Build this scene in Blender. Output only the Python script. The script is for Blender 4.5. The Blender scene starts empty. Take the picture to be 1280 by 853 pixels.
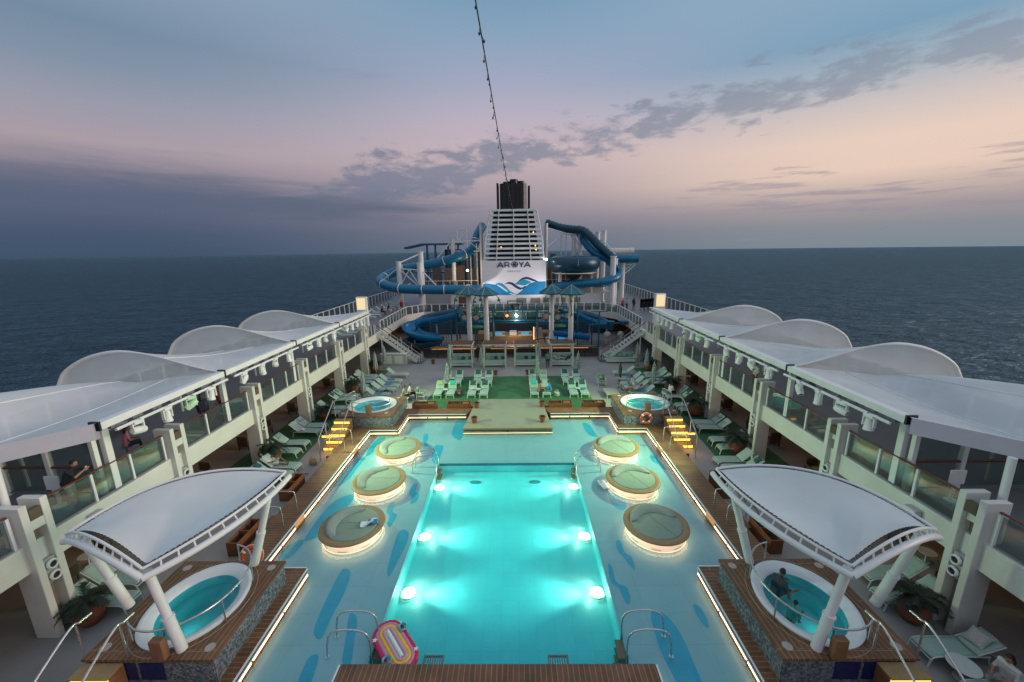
import bpy, math, random
from mathutils import Vector, Matrix, Euler
random.seed(7)
R = math.radians
PI = math.pi
scene = bpy.context.scene
COL = scene.collection
ORD = ['first','second','third','fourth','fifth','sixth','seventh','eighth','ninth','tenth','eleventh','twelfth','thirteenth','fourteenth','fifteenth','sixteenth','seventeenth','eighteenth','nineteenth','twentieth']

# ------------------------------------------------------------------ materials
MATS = {}
def mat(name, col, rough=0.5, metal=0.0, var=0.12, scale=3.0, bump=0.0, bscale=40.0, spec=0.5, emit=None, estr=0.0):
    if name in MATS: return MATS[name]
    m = bpy.data.materials.new(name); m.use_nodes = True
    nt = m.node_tree; N = nt.nodes; L = nt.links
    b = N['Principled BSDF']
    b.inputs['Roughness'].default_value = rough
    b.inputs['Metallic'].default_value = metal
    b.inputs['Specular IOR Level'].default_value = spec
    if var > 0:
        tc = N.new('ShaderNodeTexCoord'); nz = N.new('ShaderNodeTexNoise')
        nz.inputs['Scale'].default_value = scale; nz.inputs['Detail'].default_value = 6
        nz.inputs['Roughness'].default_value = 0.65
        L.new(tc.outputs['Object'], nz.inputs['Vector'])
        cr = N.new('ShaderNodeValToRGB')
        cr.color_ramp.elements[0].position = 0.28; cr.color_ramp.elements[1].position = 0.72
        a = [max(0, c*(1-var)) for c in col[:3]]; d = [min(1, c*(1+var*0.7)) for c in col[:3]]
        cr.color_ramp.elements[0].color = (*a, 1); cr.color_ramp.elements[1].color = (*d, 1)
        L.new(nz.outputs['Fac'], cr.inputs['Fac']); L.new(cr.outputs['Color'], b.inputs['Base Color'])
        mr = N.new('ShaderNodeMapRange'); mr.inputs[3].default_value = max(0.02, rough-0.1); mr.inputs[4].default_value = min(1, rough+0.12)
        L.new(nz.outputs['Fac'], mr.inputs[0]); L.new(mr.outputs[0], b.inputs['Roughness'])
        if bump > 0:
            n2 = N.new('ShaderNodeTexNoise'); n2.inputs['Scale'].default_value = bscale; n2.inputs['Detail'].default_value = 4
            L.new(tc.outputs['Object'], n2.inputs['Vector'])
            bp = N.new('ShaderNodeBump'); bp.inputs['Strength'].default_value = bump; bp.inputs['Distance'].default_value = 0.02
            L.new(n2.outputs['Fac'], bp.inputs['Height']); L.new(bp.outputs['Normal'], b.inputs['Normal'])
    else:
        b.inputs['Base Color'].default_value = (*col[:3], 1)
    if emit:
        b.inputs['Emission Color'].default_value = (*emit, 1); b.inputs['Emission Strength'].default_value = estr
    MATS[name] = m
    return m

def plank_mat(name, c1, c2, cm, along='y', width=0.14, length=2.6, rough=0.55):
    m = bpy.data.materials.new(name); m.use_nodes = True
    nt = m.node_tree; N = nt.nodes; L = nt.links; b = N['Principled BSDF']
    tc = N.new('ShaderNodeTexCoord'); mp = N.new('ShaderNodeMapping')
    if along == 'y': mp.inputs['Rotation'].default_value = (0, 0, R(90))
    L.new(tc.outputs['Object'], mp.inputs['Vector'])
    br = N.new('ShaderNodeTexBrick')
    br.inputs['Color1'].default_value = (*c1, 1); br.inputs['Color2'].default_value = (*c2, 1); br.inputs['Mortar'].default_value = (*cm, 1)
    br.inputs['Scale'].default_value = 1.0; br.inputs['Brick Width'].default_value = length; br.inputs['Row Height'].default_value = width
    br.inputs['Mortar Size'].default_value = 0.012; br.inputs['Mortar Smooth'].default_value = 0.3
    L.new(mp.outputs['Vector'], br.inputs['Vector'])
    nz = N.new('ShaderNodeTexNoise'); nz.inputs['Scale'].default_value = 1.1; nz.inputs['Detail'].default_value = 8; nz.inputs['Roughness'].default_value = .7
    L.new(tc.outputs['Object'], nz.inputs['Vector'])
    cr = N.new('ShaderNodeValToRGB'); cr.color_ramp.elements[0].position = .35; cr.color_ramp.elements[1].position = .7
    cr.color_ramp.elements[0].color = (.55, .53, .5, 1); cr.color_ramp.elements[1].color = (1.1, 1.08, 1.05, 1)
    L.new(nz.outputs['Fac'], cr.inputs['Fac'])
    mx = N.new('ShaderNodeMix'); mx.data_type = 'RGBA'; mx.blend_type = 'MULTIPLY'; mx.inputs[0].default_value = 1
    L.new(br.outputs['Color'], mx.inputs[6]); L.new(cr.outputs['Color'], mx.inputs[7]); L.new(mx.outputs[2], b.inputs['Base Color'])
    mr = N.new('ShaderNodeMapRange'); mr.inputs[3].default_value = rough-.25; mr.inputs[4].default_value = rough+.2
    L.new(nz.outputs['Fac'], mr.inputs[0]); L.new(mr.outputs[0], b.inputs['Roughness'])
    bp = N.new('ShaderNodeBump'); bp.inputs['Strength'].default_value = .35; bp.inputs['Distance'].default_value = .01
    L.new(br.outputs['Fac'], bp.inputs['Height']); bp.invert = True; L.new(bp.outputs['Normal'], b.inputs['Normal'])
    MATS[name] = m
    return m

def tile_mat(name, c1, c2, cm, size=0.05, rough=0.25):
    m = bpy.data.materials.new(name); m.use_nodes = True
    nt = m.node_tree; N = nt.nodes; L = nt.links; b = N['Principled BSDF']
    tc = N.new('ShaderNodeTexCoord'); vo = N.new('ShaderNodeTexVoronoi'); vo.inputs['Scale'].default_value = 1/size; vo.distance = 'CHEBYCHEV'
    L.new(tc.outputs['Object'], vo.inputs['Vector'])
    sp = N.new('ShaderNodeSeparateColor'); L.new(vo.outputs['Color'], sp.inputs[0])
    cr = N.new('ShaderNodeValToRGB'); e = cr.color_ramp.elements
    e[0].position = 0; e[0].color = (*c1, 1); e[1].position = 1; e[1].color = (*cm, 1)
    k = cr.color_ramp.elements.new(.5); k.color = (*c2, 1)
    L.new(sp.outputs[0], cr.inputs['Fac']); L.new(cr.outputs['Color'], b.inputs['Base Color'])
    b.inputs['Roughness'].default_value = rough
    MATS[name] = m
    return m

def emat(name, col, strength):
    m = bpy.data.materials.new(name); m.use_nodes = True
    N = m.node_tree.nodes; b = N['Principled BSDF']
    b.inputs['Base Color'].default_value = (*[min(.8, c) for c in col], 1)
    b.inputs['Emission Color'].default_value = (*col, 1); b.inputs['Emission Strength'].default_value = strength
    MATS[name] = m
    return m

def glass_mat(name, tint, refl=0.12, transp=0.85, rough=0.05):
    m = bpy.data.materials.new(name); m.use_nodes = True
    nt = m.node_tree; N = nt.nodes; L = nt.links
    for n in list(N):
        if n.type != 'OUTPUT_MATERIAL': N.remove(n)
    out = [n for n in N if n.type == 'OUTPUT_MATERIAL'][0]
    t = N.new('ShaderNodeBsdfTransparent'); t.inputs[0].default_value = (*tint, 1)
    g = N.new('ShaderNodeBsdfGlossy'); g.inputs['Roughness'].default_value = rough; g.inputs[0].default_value = (.9, .95, .95, 1)
    d = N.new('ShaderNodeBsdfDiffuse'); d.inputs[0].default_value = (*[c*.18 for c in tint], 1)
    f = N.new('ShaderNodeFresnel'); f.inputs[0].default_value = 1.45
    m1 = N.new('ShaderNodeMixShader'); m1.inputs[0].default_value = 1-transp
    L.new(t.outputs[0], m1.inputs[1]); L.new(d.outputs[0], m1.inputs[2])
    m2 = N.new('ShaderNodeMixShader'); mm = N.new('ShaderNodeMath'); mm.operation = 'MULTIPLY_ADD'; mm.inputs[1].default_value = .22; mm.inputs[2].default_value = refl*.3
    L.new(f.outputs[0], mm.inputs[0]); L.new(mm.outputs[0], m2.inputs[0])
    L.new(m1.outputs[0], m2.inputs[1]); L.new(g.outputs[0], m2.inputs[2]); L.new(m2.outputs[0], out.inputs[0])
    MATS[name] = m
    return m

def water_mat(name, tint, wave=0.25, wscale=2.2):
    m = bpy.data.materials.new(name); m.use_nodes = True
    nt = m.node_tree; N = nt.nodes; L = nt.links
    for n in list(N):
        if n.type != 'OUTPUT_MATERIAL': N.remove(n)
    out = [n for n in N if n.type == 'OUTPUT_MATERIAL'][0]
    tc = N.new('ShaderNodeTexCoord'); nz = N.new('ShaderNodeTexNoise'); nz.inputs['Scale'].default_value = wscale; nz.inputs['Detail'].default_value = 4
    nz.inputs['Distortion'].default_value = .6
    L.new(tc.outputs['Object'], nz.inputs['Vector'])
    bp = N.new('ShaderNodeBump'); bp.inputs['Strength'].default_value = wave; bp.inputs['Distance'].default_value = .05
    L.new(nz.outputs['Fac'], bp.inputs['Height'])
    f = N.new('ShaderNodeFresnel'); f.inputs[0].default_value = 1.33; L.new(bp.outputs['Normal'], f.inputs['Normal'])
    t = N.new('ShaderNodeBsdfTransparent'); t.inputs[0].default_value = (*tint, 1)
    g = N.new('ShaderNodeBsdfGlossy'); g.inputs['Roughness'].default_value = .06; L.new(bp.outputs['Normal'], g.inputs['Normal'])
    mx = N.new('ShaderNodeMixShader'); L.new(t.outputs[0], mx.inputs[1]); L.new(g.outputs[0], mx.inputs[2])
    ge = N.new('ShaderNodeNewGeometry'); iv = N.new('ShaderNodeMath'); iv.operation = 'SUBTRACT'; iv.inputs[0].default_value = 1; L.new(ge.outputs['Backfacing'], iv.inputs[1])
    fm = N.new('ShaderNodeMath'); fm.operation = 'MULTIPLY'; L.new(f.outputs[0], fm.inputs[0]); L.new(iv.outputs[0], fm.inputs[1]); L.new(fm.outputs[0], mx.inputs[0])   # the sheet does not bend light, so no total reflection from below
    L.new(mx.outputs[0], out.inputs[0])
    MATS[name] = m
    return m

def membrane_mat(name, col, transp):
    m = bpy.data.materials.new(name); m.use_nodes = True
    nt = m.node_tree; N = nt.nodes; L = nt.links
    for n in list(N):
        if n.type != 'OUTPUT_MATERIAL': N.remove(n)
    out = [n for n in N if n.type == 'OUTPUT_MATERIAL'][0]
    tc = N.new('ShaderNodeTexCoord'); nz = N.new('ShaderNodeTexNoise'); nz.inputs['Scale'].default_value = .8; nz.inputs['Detail'].default_value = 6
    L.new(tc.outputs['Object'], nz.inputs['Vector'])
    cr = N.new('ShaderNodeValToRGB'); cr.color_ramp.elements[0].position = .3; cr.color_ramp.elements[1].position = .7
    cr.color_ramp.elements[0].color = (*[c*.9 for c in col], 1); cr.color_ramp.elements[1].color = (*col, 1)
    L.new(nz.outputs['Fac'], cr.inputs['Fac'])
    d = N.new('ShaderNodeBsdfDiffuse'); tr = N.new('ShaderNodeBsdfTranslucent'); t = N.new('ShaderNodeBsdfTransparent')
    L.new(cr.outputs['Color'], d.inputs[0]); L.new(cr.outputs['Color'], tr.inputs[0])
    m1 = N.new('ShaderNodeMixShader'); m1.inputs[0].default_value = .3
    L.new(d.outputs[0], m1.inputs[1]); L.new(tr.outputs[0], m1.inputs[2])
    m2 = N.new('ShaderNodeMixShader'); m2.inputs[0].default_value = transp
    L.new(m1.outputs[0], m2.inputs[1]); L.new(t.outputs[0], m2.inputs[2])
    L.new(m2.outputs[0], out.inputs[0])
    MATS[name] = m
    return m

WHITE = mat('white_paint', (.74, .735, .71), .4, var=.07, scale=1.2)
CREAM = mat('cream_paint', (.66, .64, .58), .45, var=.08, scale=1.0)
STEEL = mat('brushed_steel', (.55, .55, .55), .28, metal=.9, var=.08, scale=8)
GREYM = mat('grey_metal', (.16, .17, .18), .45, var=.15)
BLACK = mat('black_paint', (.012, .012, .014), .4, var=.3)
DARK = mat('dark_recess', (.02, .018, .018), .6, var=.3)
TEAKX = plank_mat('teak_across', (.215, .095, .042), (.16, .07, .031), (.36, .23, .13), 'x', .15, 3.0)
TEAKY = plank_mat('teak_along', (.215, .095, .042), (.16, .07, .031), (.36, .23, .13), 'y', .15, 3.0)
TEAK = mat('teak_plain', (.22, .105, .052), .5, var=.3, scale=5)
OAK = mat('light_oak', (.31, .205, .09), .5, var=.2, scale=6)
RAIL = mat('varnished_handrail', (.13, .035, .018), .35, var=.2, scale=5)
DECK = mat('grey_deck_coating', (.31, .29, .27), .6, var=.16, scale=.6, bump=.15, bscale=60)
UDECK = mat('upper_deck_coating', (.15, .15, .16), .5, var=.18, scale=.5, bump=.1)
TURF = mat('green_turf', (.04, .135, .055), .85, var=.2, scale=1.4, bump=.6, bscale=90)
STAGE = mat('stage_floor', (.25, .245, .19), .6, var=.1, scale=.9)
SLING = mat('mint_sling', (.33, .45, .38), .7, var=.1, scale=6, bump=.2, bscale=120)
LFRAME = mat('lounger_frame', (.56, .6, .55), .45, var=.06)
MINT = mat('mint_cushion', (.235, .31, .235), .75, var=.1, scale=5, bump=.3, bscale=30)
DGREEN = mat('dark_green_cushion', (.03, .09, .09), .8, var=.4, scale=14)
YGREEN = mat('lime_cushion', (.3, .42, .2), .8, var=.2, scale=12)
TEALC = mat('teal_cushion', (.03, .45, .36), .8, var=.2, scale=12)
PATC = mat('leaf_pattern_cushion', (.24, .36, .35), .8, var=.6, scale=22)
TBLUE = mat('blue_towel', (.03, .25, .5), .9, var=.25, scale=14)
WFLOOR = mat('pale_pool_floor', (.22, .385, .44), .35, var=.06, scale=1.5)
def jointed(m, w, h, mortar, dark):
    nt = m.node_tree; N = nt.nodes; L = nt.links; b = N['Principled BSDF']
    src = b.inputs['Base Color'].links[0].from_socket
    tc = N.new('ShaderNodeTexCoord'); br = N.new('ShaderNodeTexBrick'); br.offset = 0
    br.inputs['Scale'].default_value = 1; br.inputs['Brick Width'].default_value = w; br.inputs['Row Height'].default_value = h; br.inputs['Mortar Size'].default_value = mortar
    br.inputs['Color1'].default_value = (1, 1, 1, 1); br.inputs['Color2'].default_value = (.94, .95, .95, 1); br.inputs['Mortar'].default_value = (dark, dark, dark, 1)
    L.new(tc.outputs['Object'], br.inputs['Vector'])
    mx = N.new('ShaderNodeMix'); mx.data_type = 'RGBA'; mx.blend_type = 'MULTIPLY'; mx.inputs[0].default_value = 1
    L.new(src, mx.inputs[6]); L.new(br.outputs['Color'], mx.inputs[7]); L.new(mx.outputs[2], b.inputs['Base Color'])
jointed(WFLOOR, 1.6, 1.1, .008, .78)
WPATCH = mat('teal_floor_pattern', (.006, .29, .44), .35, var=.12, scale=2)
POOLT = mat('turquoise_pool_tile', (.26, .6, .63), .4, var=.06, scale=1.2)
jointed(POOLT, .62, .62, .01, .84)
POOLD = mat('dark_teal_tile', (.0, .13, .16), .3, var=.15)
MOSAIC = tile_mat('blue_grey_mosaic', (.05, .07, .1), (.12, .14, .165), (.24, .25, .25), .06)
BLUETILE = mat('deep_blue_tile', (.008, .02, .09), .2, var=.3, scale=6)
TUBW = mat('white_gelcoat', (.75, .76, .76), .22, var=.04)
TUBI = mat('aqua_gelcoat', (.05, .36, .4), .3, var=.08, scale=2)
TERRA = mat('terracotta', (.25, .085, .04), .7, var=.25, scale=4)
RUST = mat('rust_planter', (.2, .065, .02), .6, var=.3, scale=4)
SOIL = mat('dark_soil', (.015, .01, .008), .9, var=.3)
LEAF = mat('dark_palm_leaf', (.012, .028, .014), .6, var=.5, scale=8)
VINE = mat('green_vine_paint', (.04, .2, .08), .4, var=.3)
SLIDE = mat('blue_slide_shell', (.003, .15, .27), .3, var=.15, scale=1.5)
SLIDEB = mat('bright_blue_slide', (.005, .17, .34), .3, var=.12, scale=1.5)
SLIDED = mat('deep_blue_slide', (.004, .06, .1), .3, var=.12, scale=1.5)
TEALP = mat('teal_play_paint', (.008, .11, .17), .4, var=.15, scale=3)
CONE = mat('teal_umbrella_panel', (.012, .13, .15), .45, var=.25, scale=2)
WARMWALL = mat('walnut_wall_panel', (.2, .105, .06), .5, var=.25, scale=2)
WATER = water_mat('clear_pool_water', (.88, 1, .985), .3, 2.4)
WATERD = water_mat('spa_water', (.55, .93, .93), .08, 4.0)
GLASS = glass_mat('railing_glass', (.72, .78, .77), .1, .86)
DGLASS = glass_mat('dark_window_glass', (.2, .2, .2), .3, .4)
MEMB = membrane_mat('white_mesh_membrane', (.87, .88, .89), .16)
MEMBG = membrane_mat('gable_mesh_membrane', (.84, .84, .84), .24)
MEMBS = membrane_mat('white_pvc_membrane', (.82, .84, .84), .02)
LEDW = emat('warm_led', (1, .52, .3), 5.0)
LEDF = emat('dim_warm_led', (1, .72, .45), 1.1)
LEDB = emat('soft_base_led', (1, .56, .38), 1.3)
LEDD = emat('daybed_led', (1, .6, .4), 8.0)
AMBER = emat('amber_lit_riser', (1, .48, .06), 2.6)
LANT = emat('lantern_face', (1, .72, .4), .7)
LAMPW = emat('lamp_white', (1, .85, .65), 25.0)
LAMPA = emat('amber_lamp', (1, .42, .06), 5.0)
LAMPG = emat('green_lamp', (.5, 1, .6), 1.2)
ULAMP = emat('underwater_lamp', (1, .84, .55), 4.5)
GLOWP = emat('lit_pool_blue', (.02, .45, .8), .42)
ORANGE = mat('orange_paint', (.8, .1, .02), .5, var=.1)

# ------------------------------------------------------------------ mesh builder
class MB:
    def __init__(s): s.v = []; s.f = []
    def add(s, vs, fs):
        o = len(s.v); s.v += [tuple(v) for v in vs]; s.f += [tuple(i+o for i in f) for f in fs]; return s
    def box(s, x0, x1, y0, y1, z0, z1, M=None):
        vs = [Vector((x, y, z)) for x in (x0, x1) for y in (y0, y1) for z in (z0, z1)]
        if M is not None: vs = [M @ v for v in vs]
        return s.add(vs, [(0,1,3,2),(4,6,7,5),(0,4,5,1),(2,3,7,6),(0,2,6,4),(1,5,7,3)])
    def cbox(s, c, d, rz=0, rx=0, ry=0):
        M = Matrix.Translation(c) @ Euler((rx, ry, rz)).to_matrix().to_4x4()
        return s.box(-d[0]/2, d[0]/2, -d[1]/2, d[1]/2, -d[2]/2, d[2]/2, M)
    def prism(s, pts, z0, z1):
        n = len(pts)
        a = sum(pts[i][0]*pts[(i+1) % n][1]-pts[(i+1) % n][0]*pts[i][1] for i in range(n))
        if a < 0: pts = pts[::-1]
        vs = [(p[0], p[1], z0) for p in pts]+[(p[0], p[1], z1) for p in pts]
        fs = [tuple(range(n-1, -1, -1)), tuple(range(n, 2*n))]+[(i, (i+1) % n, n+(i+1) % n, n+i) for i in range(n)]
        return s.add(vs, fs)
    def sheet(s, pts, z):
        n = len(pts)
        a = sum(pts[i][0]*pts[(i+1) % n][1]-pts[(i+1) % n][0]*pts[i][1] for i in range(n))
        if a < 0: pts = pts[::-1]
        return s.add([(p[0], p[1], z) for p in pts], [tuple(range(n))])
    def tube(s, path, r, n=10, cap=True, closed=False):
        P = [Vector(p) for p in path]; m = len(P)
        rs = r if isinstance(r, (list, tuple)) else [r]*m
        base = len(s.v); prev = None
        for i in range(m):
            if closed: t = P[(i+1) % m]-P[i-1]
            else: t = P[min(i+1, m-1)]-P[max(i-1, 0)]
            if t.length < 1e-9: t = Vector((0, 0, 1))
            t.normalize()
            if prev is None:
                a = Vector((0, 0, 1)) if abs(t.z) < .9 else Vector((1, 0, 0))
                u = t.cross(a).normalized()
            else:
                u = prev-t*prev.dot(t)
                if u.length < 1e-6: u = t.orthogonal()
                u.normalize()
            prev = u; w = t.cross(u)
            for k in range(n):
                q = P[i]+(u*math.cos(2*PI*k/n)+w*math.sin(2*PI*k/n))*rs[i]
                s.v.append(tuple(q))
        for i in range(m if closed else m-1):
            j = (i+1) % m
            for k in range(n):
                k2 = (k+1) % n
                s.f.append((base+i*n+k, base+i*n+k2, base+j*n+k2, base+j*n+k))
        if cap and not closed:
            s.f.append(tuple(base+k for k in range(n-1, -1, -1)))
            s.f.append(tuple(base+(m-1)*n+k for k in range(n)))
        return s
    def lathe(s, prof, n=32, a0=0, a1=2*PI, c=(0, 0, 0), sx=1, sy=1):
        full = abs(a1-a0-2*PI) < 1e-6; m = len(prof); base = len(s.v); cnt = n if full else n+1
        for i in range(cnt):
            a = a0+(a1-a0)*i/n
            for (r, z) in prof: s.v.append((c[0]+r*math.cos(a)*sx, c[1]+r*math.sin(a)*sy, c[2]+z))
        for i in range(n):
            j = (i+1) % cnt
            for k in range(m-1):
                s.f.append((base+i*m+k, base+j*m+k, base+j*m+k+1, base+i*m+k+1))
        return s
    def grid(s, fn, nu, nv):
        base = len(s.v)
        for i in range(nu+1):
            for j in range(nv+1): s.v.append(tuple(fn(i/nu, j/nv)))
        for i in range(nu):
            for j in range(nv):
                a = base+i*(nv+1)+j
                s.f.append((a, a+nv+1, a+nv+2, a+1))
        return s
    def ell(s, c, r, nu=14, nv=8, M=None):
        vs = []; fs = []
        for j in range(nv+1):
            th = PI*j/nv
            for i in range(nu):
                ph = 2*PI*i/nu
                v = Vector((r[0]*math.sin(th)*math.cos(ph), r[1]*math.sin(th)*math.sin(ph), r[2]*math.cos(th)))
                if M is not None: v = M @ v
                vs.append(v+Vector(c))
        for j in range(nv):
            for i in range(nu):
                a = j*nu+i; b = j*nu+(i+1) % nu
                fs.append((a, a+nu, b+nu, b))
        return s.add(vs, fs)
    def build(s, name, m, parent=None, bevel=0.0, smooth=True, angle=40, solid=0.0):
        me = bpy.data.meshes.new(name); me.from_pydata(s.v, [], s.f); me.validate()
        me.materials.append(m)
        if smooth:
            me.polygons.foreach_set('use_smooth', [True]*len(me.polygons))
            me.set_sharp_from_angle(angle=R(angle))
        me.update()
        o = bpy.data.objects.new(name, me); COL.objects.link(o)
        if parent is not None: o.parent = parent
        if solid: 
            md = o.modifiers.new('thickness', 'SOLIDIFY'); md.thickness = solid; md.offset = 0
        if bevel:
            md = o.modifiers.new('edge', 'BEVEL'); md.width = bevel; md.segments = 2; md.limit_method = 'ANGLE'; md.angle_limit = R(35)
        return o

def tag(o, label=None, cat=None, group=None, kind=None):
    if label: o['label'] = label
    if cat: o['category'] = cat
    if group: o['group'] = group
    if kind: o['kind'] = kind
    return o
def struct(o, label=None): o['kind'] = 'structure'; return tag(o, label)
def thing(name, label, cat, loc=(0, 0, 0), rz=0, group=None):
    o = bpy.data.objects.new(name, None); COL.objects.link(o); o.empty_display_size = .2
    o.location = loc; o.rotation_euler = (0, 0, rz)
    return tag(o, label, cat, group)
def kids(o): return [c for c in COL.objects if c.parent == o]
def dup(root, loc=None, rz=None, label=None, group=None, parent=None):
    c = root.copy(); COL.objects.link(c)
    if parent is not None: c.parent = parent
    if loc is not None: c.location = loc
    if rz is not None: c.rotation_euler = (0, 0, rz)
    if label: c['label'] = label
    if group: c['group'] = group
    for ch in list(root.children): dup(ch, parent=c)
    return c
def bez(pts, n=8):
    """Catmull-Rom through the points"""
    P = [Vector(p) for p in pts]; out = []
    for i in range(len(P)-1):
        a = P[max(i-1, 0)]; b = P[i]; c = P[i+1]; d = P[min(i+2, len(P)-1)]
        for k in range(n):
            t = k/n
            out.append(.5*((2*b)+(c-a)*t+(2*a-5*b+4*c-d)*t*t+(3*b-a-3*c+d)*t**3))
    out.append(P[-1]); return out
def text_mesh(txt, size, spacing=1.0):
    cu = bpy.data.curves.new('lettering', 'FONT'); cu.body = txt; cu.size = size; cu.space_character = spacing; cu.align_x = 'CENTER'; cu.extrude = .01
    ob = bpy.data.objects.new('lettering', cu); COL.objects.link(ob)
    dg = bpy.context.evaluated_depsgraph_get(); me = bpy.data.meshes.new_from_object(ob.evaluated_get(dg))
    bpy.data.objects.remove(ob); return me
def lamp(name, kind, loc, energy, color, label, cat='lamp', size=.1, rot=None, spot=60, blend=.6, parent=None):
    d = bpy.data.lights.new(name, kind); d.energy = energy; d.color = color
    if kind in ('POINT', 'SPOT'): d.shadow_soft_size = size
    if kind == 'SPOT': d.spot_size = R(spot); d.spot_blend = blend
    if kind == 'AREA': d.size = size
    o = bpy.data.objects.new(name, d); COL.objects.link(o); o.location = loc
    if rot is not None: o.rotation_euler = rot
    if parent is not None: o.parent = parent
    return o
def aim(a, b):
    return (Vector(b)-Vector(a)).to_track_quat('-Z', 'Y').to_euler()
# ------------------------------------------------------------------ camera
cam_d = bpy.data.cameras.new('camera'); cam = bpy.data.objects.new('camera', cam_d); COL.objects.link(cam)
cam_d.sensor_width = 36; cam_d.lens = 502.48/1280*36; cam_d.clip_start = .1; cam_d.clip_end = 40000
_r = Vector((.999883, .008653, -.012653)); _u = Vector((.01041, .22259, .974856)); _f = Vector((-.011252, .974874, -.222474))
cam.matrix_world = Matrix(((_r.x, _u.x, -_f.x, .63), (_r.y, _u.y, -_f.y, 0), (_r.z, _u.z, -_f.z, 11.8), (0, 0, 0, 1)))
scene.camera = cam

# ------------------------------------------------------------------ sky
def s2l(c): return tuple(((x/255+.055)/1.055)**2.4 if x/255 > .04045 else x/255/12.92 for x in c)
world = bpy.data.worlds.new('World'); scene.world = world; world.use_nodes = True
nt = world.node_tree; N = nt.nodes; L = nt.links
bg = N['Background']
def M_(op, a=None, b=None, c=None, clamp=False):
    n = N.new('ShaderNodeMath'); n.operation = op; n.use_clamp = clamp
    for i, v in enumerate((a, b, c)):
        if v is None: continue
        if isinstance(v, (int, float)): n.inputs[i].default_value = v
        else: L.new(v, n.inputs[i])
    return n.outputs[0]
def ramp(fac, stops, hi=50.0):
    n = N.new('ShaderNodeValToRGB'); e = n.color_ramp.elements
    while len(e) < len(stops): e.new(.5)
    for k, (p, c) in zip(e, stops): k.position = p/hi; k.color = (*s2l(c), 1)
    L.new(fac, n.inputs[0]); return n.outputs[0]
def mixc(f, a, b):
    n = N.new('ShaderNodeMix'); n.data_type = 'RGBA'
    if isinstance(f, (int, float)): n.inputs[0].default_value = f
    else: L.new(f, n.inputs[0])
    for i, v in ((6, a), (7, b)):
        if isinstance(v, tuple): n.inputs[i].default_value = (*v, 1)
        else: L.new(v, n.inputs[i])
    return n.outputs[2]
def sstep(x, a, b):
    n = N.new('ShaderNodeMapRange'); n.interpolation_type = 'SMOOTHSTEP'
    L.new(x, n.inputs[0]); n.inputs[1].default_value = a; n.inputs[2].default_value = b; return n.outputs[0]
tc = N.new('ShaderNodeTexCoord'); sx = N.new('ShaderNodeSeparateXYZ'); L.new(tc.outputs['Generated'], sx.inputs[0])
X_, Y_, Z_ = sx.outputs
el = M_('MULTIPLY', M_('ARCSINE', Z_), 180/PI)                     # elevation, degrees
sa = M_('DIVIDE', X_, M_('SQRT', M_('ADD', M_('MULTIPLY', X_, X_), M_('ADD', M_('MULTIPLY', Y_, Y_), 1e-5))))
az = M_('ARCTAN2', X_, Y_)
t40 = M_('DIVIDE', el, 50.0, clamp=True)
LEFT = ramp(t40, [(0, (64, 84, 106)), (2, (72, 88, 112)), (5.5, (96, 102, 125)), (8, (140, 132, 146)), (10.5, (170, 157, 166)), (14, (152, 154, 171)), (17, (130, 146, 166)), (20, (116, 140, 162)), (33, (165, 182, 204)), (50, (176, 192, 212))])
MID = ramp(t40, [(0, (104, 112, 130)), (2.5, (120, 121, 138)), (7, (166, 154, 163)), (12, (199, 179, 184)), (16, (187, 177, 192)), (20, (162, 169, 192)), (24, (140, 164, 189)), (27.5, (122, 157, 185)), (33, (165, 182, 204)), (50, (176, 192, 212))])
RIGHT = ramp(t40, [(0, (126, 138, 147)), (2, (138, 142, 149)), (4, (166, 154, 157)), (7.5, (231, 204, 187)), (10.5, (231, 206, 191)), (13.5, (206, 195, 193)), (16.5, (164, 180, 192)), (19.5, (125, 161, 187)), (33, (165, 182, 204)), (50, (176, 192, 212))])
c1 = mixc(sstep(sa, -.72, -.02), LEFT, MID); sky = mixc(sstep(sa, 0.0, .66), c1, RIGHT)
# clouds: a diagonal broken band rising to the right, a flat bank low on the left, streaks low on the right
cv = N.new('ShaderNodeCombineXYZ'); L.new(M_('MULTIPLY', az, 1.0), cv.inputs[0]); L.new(M_('MULTIPLY', el, .055), cv.inputs[1])
def noise(scale, detail, rough, dist=0.0, sxy=(1, 1), off=0):
    mp = N.new('ShaderNodeMapping'); mp.inputs['Scale'].default_value = (sxy[0], sxy[1], 1); mp.inputs['Location'].default_value = (off, off*.7, off*.3)
    L.new(cv.outputs[0], mp.inputs[0])
    n = N.new('ShaderNodeTexNoise'); n.inputs['Scale'].default_value = scale; n.inputs['Detail'].default_value = detail; n.inputs['Roughness'].default_value = rough; n.inputs['Distortion'].default_value = dist
    L.new(mp.outputs[0], n.inputs['Vector']); return n.outputs['Fac']
n1 = noise(8, 9, .62, .3, (1, .8), 3.1)
n2 = noise(3.0, 6, .55, .2, (1, 2.6), 1.7)
n3 = noise(19, 8, .6, .3, (1, .8), 5.3)
def gauss(x, w): return M_('EXPONENT', M_('MULTIPLY', M_('POWER', M_('DIVIDE', x, w), 2.0), -1.0))
ap_ = M_('MAXIMUM', az, 0.0); an_ = M_('MINIMUM', az, 0.0)
line = M_('ADD', M_('ADD', M_('MULTIPLY', an_, 9.2), 11.6), M_('ADD', M_('MULTIPLY', ap_, 14.1), M_('MULTIPLY', M_('MULTIPLY', ap_, ap_), -10.4)))                    # el of the band axis against azimuth
wob = M_('MULTIPLY', M_('SUBTRACT', n2, .5), 7.0)
dl = M_('SUBTRACT', M_('SUBTRACT', el, line), wob)
band = M_('MULTIPLY', gauss(dl, 3.4), sstep(az, -.62, -.3))
band = M_('MULTIPLY', band, M_('SUBTRACT', 1.0, sstep(az, .95, 1.3)))
M_BD0, M_BD1 = .632, .775
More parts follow.
